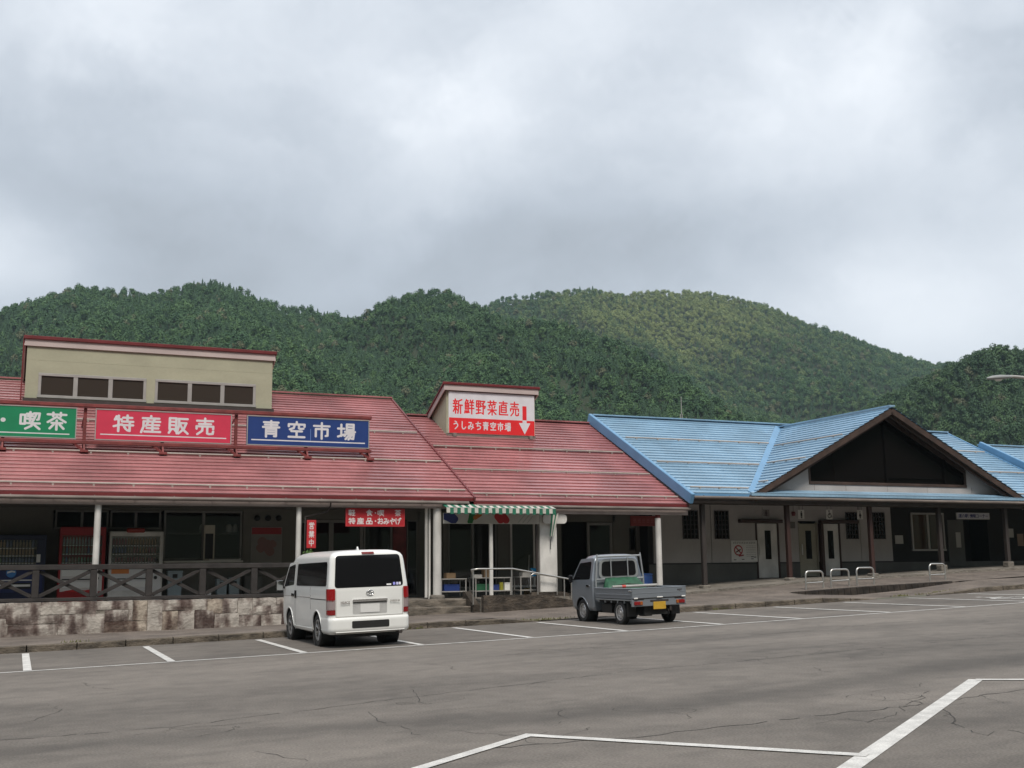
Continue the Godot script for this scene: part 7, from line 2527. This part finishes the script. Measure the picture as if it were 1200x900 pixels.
func small_pickup() -> void:
	var x := 13.99
	var t := thing("pickup_truck", "small grey flatbed pickup with a green tarp behind its cab", "pickup truck", Vector3(x, ground_y(x), -23.3))
	t.rotation.z = atan(0.0225 + 0.0004 * x)
	var rows := [
		[0.28, 0.66, -1.99, -3.26, 0.06, 0.2], [0.36, 0.715, -1.96, -3.35, 0.06, 0.26], [0.55, 0.735, -1.95, -3.39, 0.06, 0.3], [0.88, 0.735, -1.95, -3.37, 0.06, 0.3],
		[1.02, 0.73, -1.95, -3.30, 0.06, 0.3], [1.09, 0.72, -1.96, -3.22, 0.07, 0.28], [1.50, 0.645, -2.0, -2.80, 0.08, 0.25], [1.58, 0.62, -2.02, -2.68, 0.1, 0.25], [1.63, 0.56, -2.07, -2.60, 0.12, 0.2], [1.655, 0.42, -2.15, -2.54, 0.12, 0.15], [1.665, 0.2, -2.25, -2.45, 0.1, 0.1]]
	var paint := mat(Color(0.215, 0.24, 0.27), 0.3, 0.35)
	paint.clearcoat_enabled = true
	paint.clearcoat = 0.5
	paint.clearcoat_roughness = 0.1
	var light_paint := mat(Color(0.34, 0.36, 0.37), 0.4, 0.4)
	part("cab", body_loft(rows, 0.04, 44, [[-2.62, 0.28, 0.335]]), paint, t)
	var s := mb()
	bxc(s, Vector3(-0.35, 0.22, -3.1), Vector3(0.35, 0.5, -0.15))
	bxc(s, Vector3(-0.5, 0.42, -1.9), Vector3(-0.32, 0.58, -0.1))
	bxc(s, Vector3(0.32, 0.42, -1.9), Vector3(0.5, 0.58, -0.1))
	bxc(s, Vector3(-0.62, 0.25, -1.75), Vector3(-0.36, 0.46, -1.25))
	bxc(s, Vector3(-0.62, 0.52, -1.9), Vector3(0.62, 0.58, -0.1))
	for sg in [-1.0, 1.0]:
		lathe(s, [Vector2(0.34, 0.0), Vector2(0.34, -0.28), Vector2(0.0, -0.28)], Vector3(sg * 0.72, 0.28, -2.62), Vector3(sg, 0, 0), 22)
		bxc(s, Vector3(sg * 0.48, 0.2, -0.32), Vector3(sg * 0.72, 0.52, -0.3))
	part("chassis", s, M.black, t)
	s = mb()
	tube(s, Vector3(-0.62, 0.28, -0.70), Vector3(0.62, 0.28, -0.70), 0.04)
	bxc(s, Vector3(-0.12, 0.17, -0.8), Vector3(0.12, 0.39, -0.6))
	part("axle", s, M.black, t)
	s = mb()
	for sg in [-1.0, 1.0]:
		var pts := []
		for i in 15:
			var th := -0.1 + (PI + 0.2) * i / 14.0
			var y := 0.28 + 0.34 * sin(th)
			pts.append(Vector3(sg * (row_at(rows, y)[1] + 0.002), maxf(y, 0.28), -2.62 + 0.34 * cos(th)))
		pipe(s, pts, 0.012, 6)
	part("wheel_arch", s, paint, t)
	var rim := mat(Color(0.5, 0.5, 0.5), 0.35, 0.7)
	for z in [-0.70, -2.62]:
		for sg in [-1.0, 1.0]: wheel(t, Vector3(sg * 0.64, 0.275, z), 0.278, 0.15, sg, 0, rim)
	for sg in [-1.0, 1.0]:
		var door := part("door", side_panel(rows, round_poly([Vector2(-2.03, 0.5), Vector2(-2.25, 0.5), Vector2(-2.35, 0.66), Vector2(-2.9, 0.68), Vector2(-3.12, 0.8), Vector2(-3.14, 1.02), Vector2(-2.74, 1.56), Vector2(-2.06, 1.58)], 0.03), sg, 0.003), paint, t)
		part("pane", side_panel(rows, round_poly([Vector2(-2.13, 1.06), Vector2(-3.05, 1.04), Vector2(-2.76, 1.46), Vector2(-2.13, 1.5)], 0.05), sg, 0.007), M.black_gloss, door)
		part("handle", side_panel(rows, rect(-2.3, 0.87, -2.14, 0.92, 0.015), sg, 0.025), M.chrome, door)
		s = mb()
		bbx(s, Vector3(sg * 0.83, 1.07, -3.0), Vector3(0.12, 0.2, 0.07), 0.03)
		var mir := part("mirror", s, M.black_gloss, t)
		s = mb()
		bar(s, Vector3(sg * 0.70, 1.04, -3.02), Vector3(sg * 0.79, 1.05, -3.0), 0.03, 0.03)
		part("arm", s, M.black, mir)
	# cab back: raised surround and window
	s = mb()
	slab(s, round_poly([Vector2(-0.57, 1.07), Vector2(0.57, 1.07), Vector2(0.53, 1.54), Vector2(-0.53, 1.54)], 0.14, 6), Vector3(0, 0, -1.955), Vector3.RIGHT, Vector3.UP, Vector3(0, 0, 0.025))
	part("window_surround", s, light_paint, t)
	s = mb()
	slab(s, round_poly([Vector2(-0.50, 1.12), Vector2(0.50, 1.12), Vector2(0.47, 1.49), Vector2(-0.47, 1.49)], 0.10, 6), Vector3(0, 0, -1.928), Vector3.RIGHT, Vector3.UP, Vector3(0, 0, 0.006))
	part("rear_window", s, M.black_gloss, t)
	# headboard frame
	s = mb()
	for sg in [-1.0, 1.0]:
		pipe(s, [Vector3(sg * 0.68, 0.6, -1.89), Vector3(sg * 0.68, 1.05, -1.89), Vector3(sg * 0.62, 1.62, -1.89)], 0.022, 8)
		tube(s, Vector3(sg * 0.24, 1.06, -1.885), Vector3(sg * 0.24, 1.58, -1.885), 0.016, -1.0, 8)
		tube(s, Vector3(sg * 0.62, 1.6, -1.89), Vector3(sg * 0.62, 1.68, -1.89), 0.018, -1.0, 8)
	tube(s, Vector3(-0.63, 1.61, -1.89), Vector3(0.63, 1.61, -1.89), 0.022, -1.0, 8)
	tube(s, Vector3(-0.68, 1.05, -1.89), Vector3(0.68, 1.05, -1.89), 0.02, -1.0, 8)
	part("headboard_frame", s, light_paint, t)
	# bed
	s = mb()
	bbxc(s, Vector3(-0.71, 0.60, -1.9), Vector3(0.71, 0.64, -0.02), 0.008)
	part("bed_floor", s, worn(Color(0.12, 0.125, 0.13), 0.6, Vector3(1, 1, 1), 0.6, 73), t)
	for sg in [-1.0, 1.0]:
		s = mb()
		bbxc(s, Vector3(sg * 0.705, 0.61, -1.88), Vector3(sg * 0.735, 0.85, -0.035), 0.008)
		bbxc(s, Vector3(sg * 0.735, 0.69, -1.84), Vector3(sg * 0.742, 0.72, -0.08), 0.003)
		bbxc(s, Vector3(sg * 0.698, 0.835, -1.88), Vector3(sg * 0.745, 0.86, -0.035), 0.008)
		var gate := part("side_gate", s, paint, t)
		s = mb()
		bbxc(s, Vector3(sg * 0.70, 0.565, -1.88), Vector3(sg * 0.73, 0.595, -0.05), 0.006)
		for i in 6: bbxc(s, Vector3(sg * 0.69, 0.50, -1.75 + i * 0.32), Vector3(sg * 0.715, 0.575, -1.72 + i * 0.32), 0.004)
		part("rope_rail", s, light_paint, gate)
		s = mb()
		for i in 5: bbxc(s, Vector3(sg * 0.69, 0.66, -1.7 + i * 0.36), Vector3(sg * 0.70, 0.83, -1.67 + i * 0.36), 0.003)
		part("rib", s, light_paint, gate)
		s = mb()
		bbxc(s, Vector3(sg * 0.69, 0.78, -0.16), Vector3(sg * 0.75, 0.81, -0.02), 0.006)
		part("latch", s, M.chrome, gate)
	s = mb()
	bbxc(s, Vector3(-0.735, 0.62, -0.03), Vector3(0.735, 0.85, 0.0), 0.008)
	bbxc(s, Vector3(-0.74, 0.835, -0.035), Vector3(0.74, 0.862, 0.006), 0.008)
	bbxc(s, Vector3(-0.70, 0.73, 0.0), Vector3(0.70, 0.745, 0.006), 0.003)
	var tg := part("tailgate", s, paint, t)
	words("HIJET", 0.04, M.dark_steel, tg, Vector3(0.56, 0.78, 0.002))
	s = mb()
	for sg in [-1.0, 1.0]: bbxc(s, Vector3(sg * 0.60, 0.61, 0.001), Vector3(sg * 0.70, 0.64, 0.02), 0.006)
	bbxc(s, Vector3(-0.08, 0.62, 0.001), Vector3(0.08, 0.645, 0.02), 0.006)
	part("latch", s, M.white, tg)
	s = mb()
	bbxc(s, Vector3(-0.735, 0.43, -0.09), Vector3(0.735, 0.605, -0.025), 0.012)
	var rp := part("rear_panel", s, paint, t)
	for sg in [-1.0, 1.0]:
		s = mb()
		bbxc(s, Vector3(sg * 0.53, 0.465, -0.024), Vector3(sg * 0.69, 0.55, 0.005), 0.01)
		part("tail_lamp", s, mat(Color(0.2, 0.008, 0.01), 0.15), rp)
		s = mb()
		bbxc(s, Vector3(sg * 0.46, 0.465, -0.024), Vector3(sg * 0.528, 0.55, 0.004), 0.01)
		part("indicator", s, mat(Color(0.3, 0.08, 0.012), 0.15), rp)
		s = mb()
		bxc(s, Vector3(sg * 0.42, 0.58, -0.024), Vector3(sg * 0.66, 0.597, -0.02))
		part("slot", s, M.black, rp)
	s = mb()
	bbxc(s, Vector3(-0.175, 0.35, -0.02), Vector3(0.165, 0.525, -0.008), 0.006)
	part("number_plate", s, worn(Color(0.55, 0.33, 0.03), 0.5, Vector3(2, 2, 2), 0.8, 74), t)
	s = mb()
	bxc(s, Vector3(-0.25, 0.527, -0.024), Vector3(0.25, 0.57, -0.018))
	part("plate_light", s, M.dark_steel, rp)
	s = mb()
	bxc(s, Vector3(0.30, 0.30, -0.3), Vector3(0.34, 0.42, -0.05))
	tube(s, Vector3(0.3, 0.32, -1.2), Vector3(0.3, 0.32, -0.1), 0.03)
	part("tail_pipe", s, M.dark_steel, t)
	# windscreen
	s = mb()
	for i in 6:
		var xa := lerpf(-0.55, 0.55, i / 6.0)
		var xb := lerpf(-0.55, 0.55, (i + 1) / 6.0)
		face(s, [Vector3(xa, 1.08, row_at(rows, 1.08)[3] - 0.04), Vector3(xb, 1.08, row_at(rows, 1.08)[3] - 0.04), Vector3(xb * 0.9, 1.52, row_at(rows, 1.52)[3] - 0.04), Vector3(xa * 0.9, 1.52, row_at(rows, 1.52)[3] - 0.04)], Vector3(0, 1, -2.3))
	part("windscreen", s, M.black_gloss, t)
	# load: tarp over boxes and a pale roll
	var tarp := thing("tarp", "green tarp tied over a load against the pickup's cab", "tarp", t.position)
	tarp.rotation = t.rotation
	s = mb()
	s.set_smooth_group(1)
	var rng := RandomNumberGenerator.new()
	rng.seed = 31
	var prof := [[-1.40, 0.65, 0.63], [-1.44, 0.80, 0.62], [-1.52, 0.90, 0.59], [-1.64, 1.00, 0.55], [-1.76, 1.07, 0.52], [-1.84, 1.08, 0.51], [-1.86, 0.66, 0.6]]
	var grid := []
	for q in prof:
		var row := []
		for i in 13:
			var u := i / 12.0 * 2.0 - 1.0
			var edge := pow(absf(u), 22)
			row.append(Vector3(u * q[2] - 0.02, maxf(0.645, q[1] - (q[1] - 0.66) * 0.75 * edge + rng.randf_range(-0.012, 0.012)), q[0] + rng.randf_range(-0.012, 0.012)))
		grid.append(row)
	for j in grid.size() - 1:
		for i in 12: face(s, [grid[j][i], grid[j][i + 1], grid[j + 1][i + 1], grid[j + 1][i]], Vector3(0, 0.6, -1.7))
	part("sheet", s, bumpy(worn(Color(0.02, 0.115, 0.055), 0.55, Vector3(1.5, 1.5, 1.5), 0.6, 75), 4, 0.03, 6.0, 0.5), tarp)
	s = mb()
	pipe(s, [Vector3(-0.6, 0.70, -1.44), Vector3(-0.3, 0.9, -1.5), Vector3(0.0, 0.93, -1.53), Vector3(0.3, 0.9, -1.5), Vector3(0.6, 0.7, -1.44)], 0.008, 6)
	part("rope", s, M.dark_steel, tarp)
	var roll := thing("roll", "pale grey roll lying across the pickup bed before the tarp", "roll", t.position)
	roll.rotation = t.rotation
	s = mb()
	tube(s, Vector3(-0.56, 0.87, -1.28), Vector3(0.66, 0.87, -1.22), 0.035, -1.0, 14)
	part("tube", s, M.alu, roll)
	s = mb()
	tube(s, Vector3(-0.3, 0.87, -1.268), Vector3(-0.2, 0.87, -1.263), 0.038, -1.0, 14)
	part("band", s, mat(Color(0.5, 0.06, 0.05), 0.6), roll)
	s = mb()
	for xx in [-0.5, 0.6]: bbxc(s, Vector3(xx - 0.04, 0.64, -1.32), Vector3(xx + 0.04, 0.83, -1.2), 0.01)
	part("rest", s, M.dark_steel, roll)

# ---------------------------------------------------------------- street furniture and far things
func street_things() -> void:
	var px := 24.6
	var t := thing("street_lamp", "grey street lamp whose curved arm reaches over the car park", "street lamp", Vector3(px, ground_y(px), -20.0))
	var s := mb()
	lathe(s, [Vector2(0.16, 0.0), Vector2(0.16, 0.02), Vector2(0.09, 0.03), Vector2(0.085, 0.6), Vector2(0.065, 4.9)], Vector3.ZERO, Vector3.UP, 14)
	part("pole", s, M.alu, t)
	s = mb()
	var pts := []
	for i in 12:
		var u := i / 11.0
		pts.append(Vector3(-2.45 * u, 4.88 + 0.72 * (1.0 - pow(1.0 - u, 2.2)) - 0.06 * u * u, 0))
	pipe(s, pts, 0.038)
	part("arm", s, M.alu, t)
	s = mb()
	var rings := [[0.0, 0.035, 0.04], [0.12, 0.09, 0.055], [0.4, 0.12, 0.07], [0.62, 0.11, 0.062], [0.76, 0.06, 0.035], [0.8, 0.01, 0.01]]
	for i in rings.size() - 1:
		s.set_smooth_group(1)
		for k2 in 14:
			var p := []
			for q in [[i, k2], [i, k2 + 1], [i + 1, k2 + 1], [i + 1, k2]]:
				var r: Array = rings[q[0]]
				var th: float = TAU * q[1] / 14.0
				p.append(Vector3(-2.40 - r[0], 5.53 - 0.10 * r[0] + r[2] * maxf(sin(th), -0.55), r[1] * cos(th)))
			face(s, p, Vector3(-2.8, 5.5, 0))
	var head := part("lamp_head", s, mat(Color(0.24, 0.25, 0.25), 0.5), t)
	s = mb()
	lathe(s, [Vector2(0.0, -0.05), Vector2(0.06, -0.045), Vector2(0.09, -0.015), Vector2(0.09, 0.0)], Vector3(-2.83, 5.455, 0), Vector3.UP, 14)
	part("lens", s, M.white, head)
	# mast behind the roofs
	t = thing("radio_mast", "thin grey mast with short aerials rising behind the blue roof", "mast", Vector3(38.0, 0, -60.0))
	s = mb()
	for q in [[-0.12, -0.1], [0.12, -0.1], [0.0, 0.12]]: tube(s, Vector3(q[0], -1.0, q[1]), Vector3(q[0] * 0.5, 11.0, q[1] * 0.5), 0.03, -1.0, 6)
	for i in 14:
		var y := 0.4 + i * 0.75
		var f := 1.0 - 0.5 * y / 11.0
		tube(s, Vector3(-0.12 * f, y, -0.1 * f), Vector3(0.12 * f, y + 0.6, -0.1 * f), 0.014, -1.0, 5)
		tube(s, Vector3(0.12 * f, y, -0.1 * f), Vector3(0, y + 0.6, 0.12 * f), 0.014, -1.0, 5)
	part("lattice", s, M.alu, t)
	s = mb()
	tube(s, Vector3(0, 11.0, 0), Vector3(0, 12.1, 0), 0.025, -1.0, 6)
	for q in [[10.4, 0.35], [9.9, -0.3], [9.5, 0.4]]: tube(s, Vector3(0, q[0], 0), Vector3(q[1], q[0] + 0.05, 0), 0.02, -1.0, 6)
	for q in [[10.4, 0.35], [9.5, 0.4]]: tube(s, Vector3(q[1], q[0] - 0.3, 0), Vector3(q[1], q[0] + 0.4, 0), 0.02, -1.0, 6)
	part("aerial", s, M.alu, t)
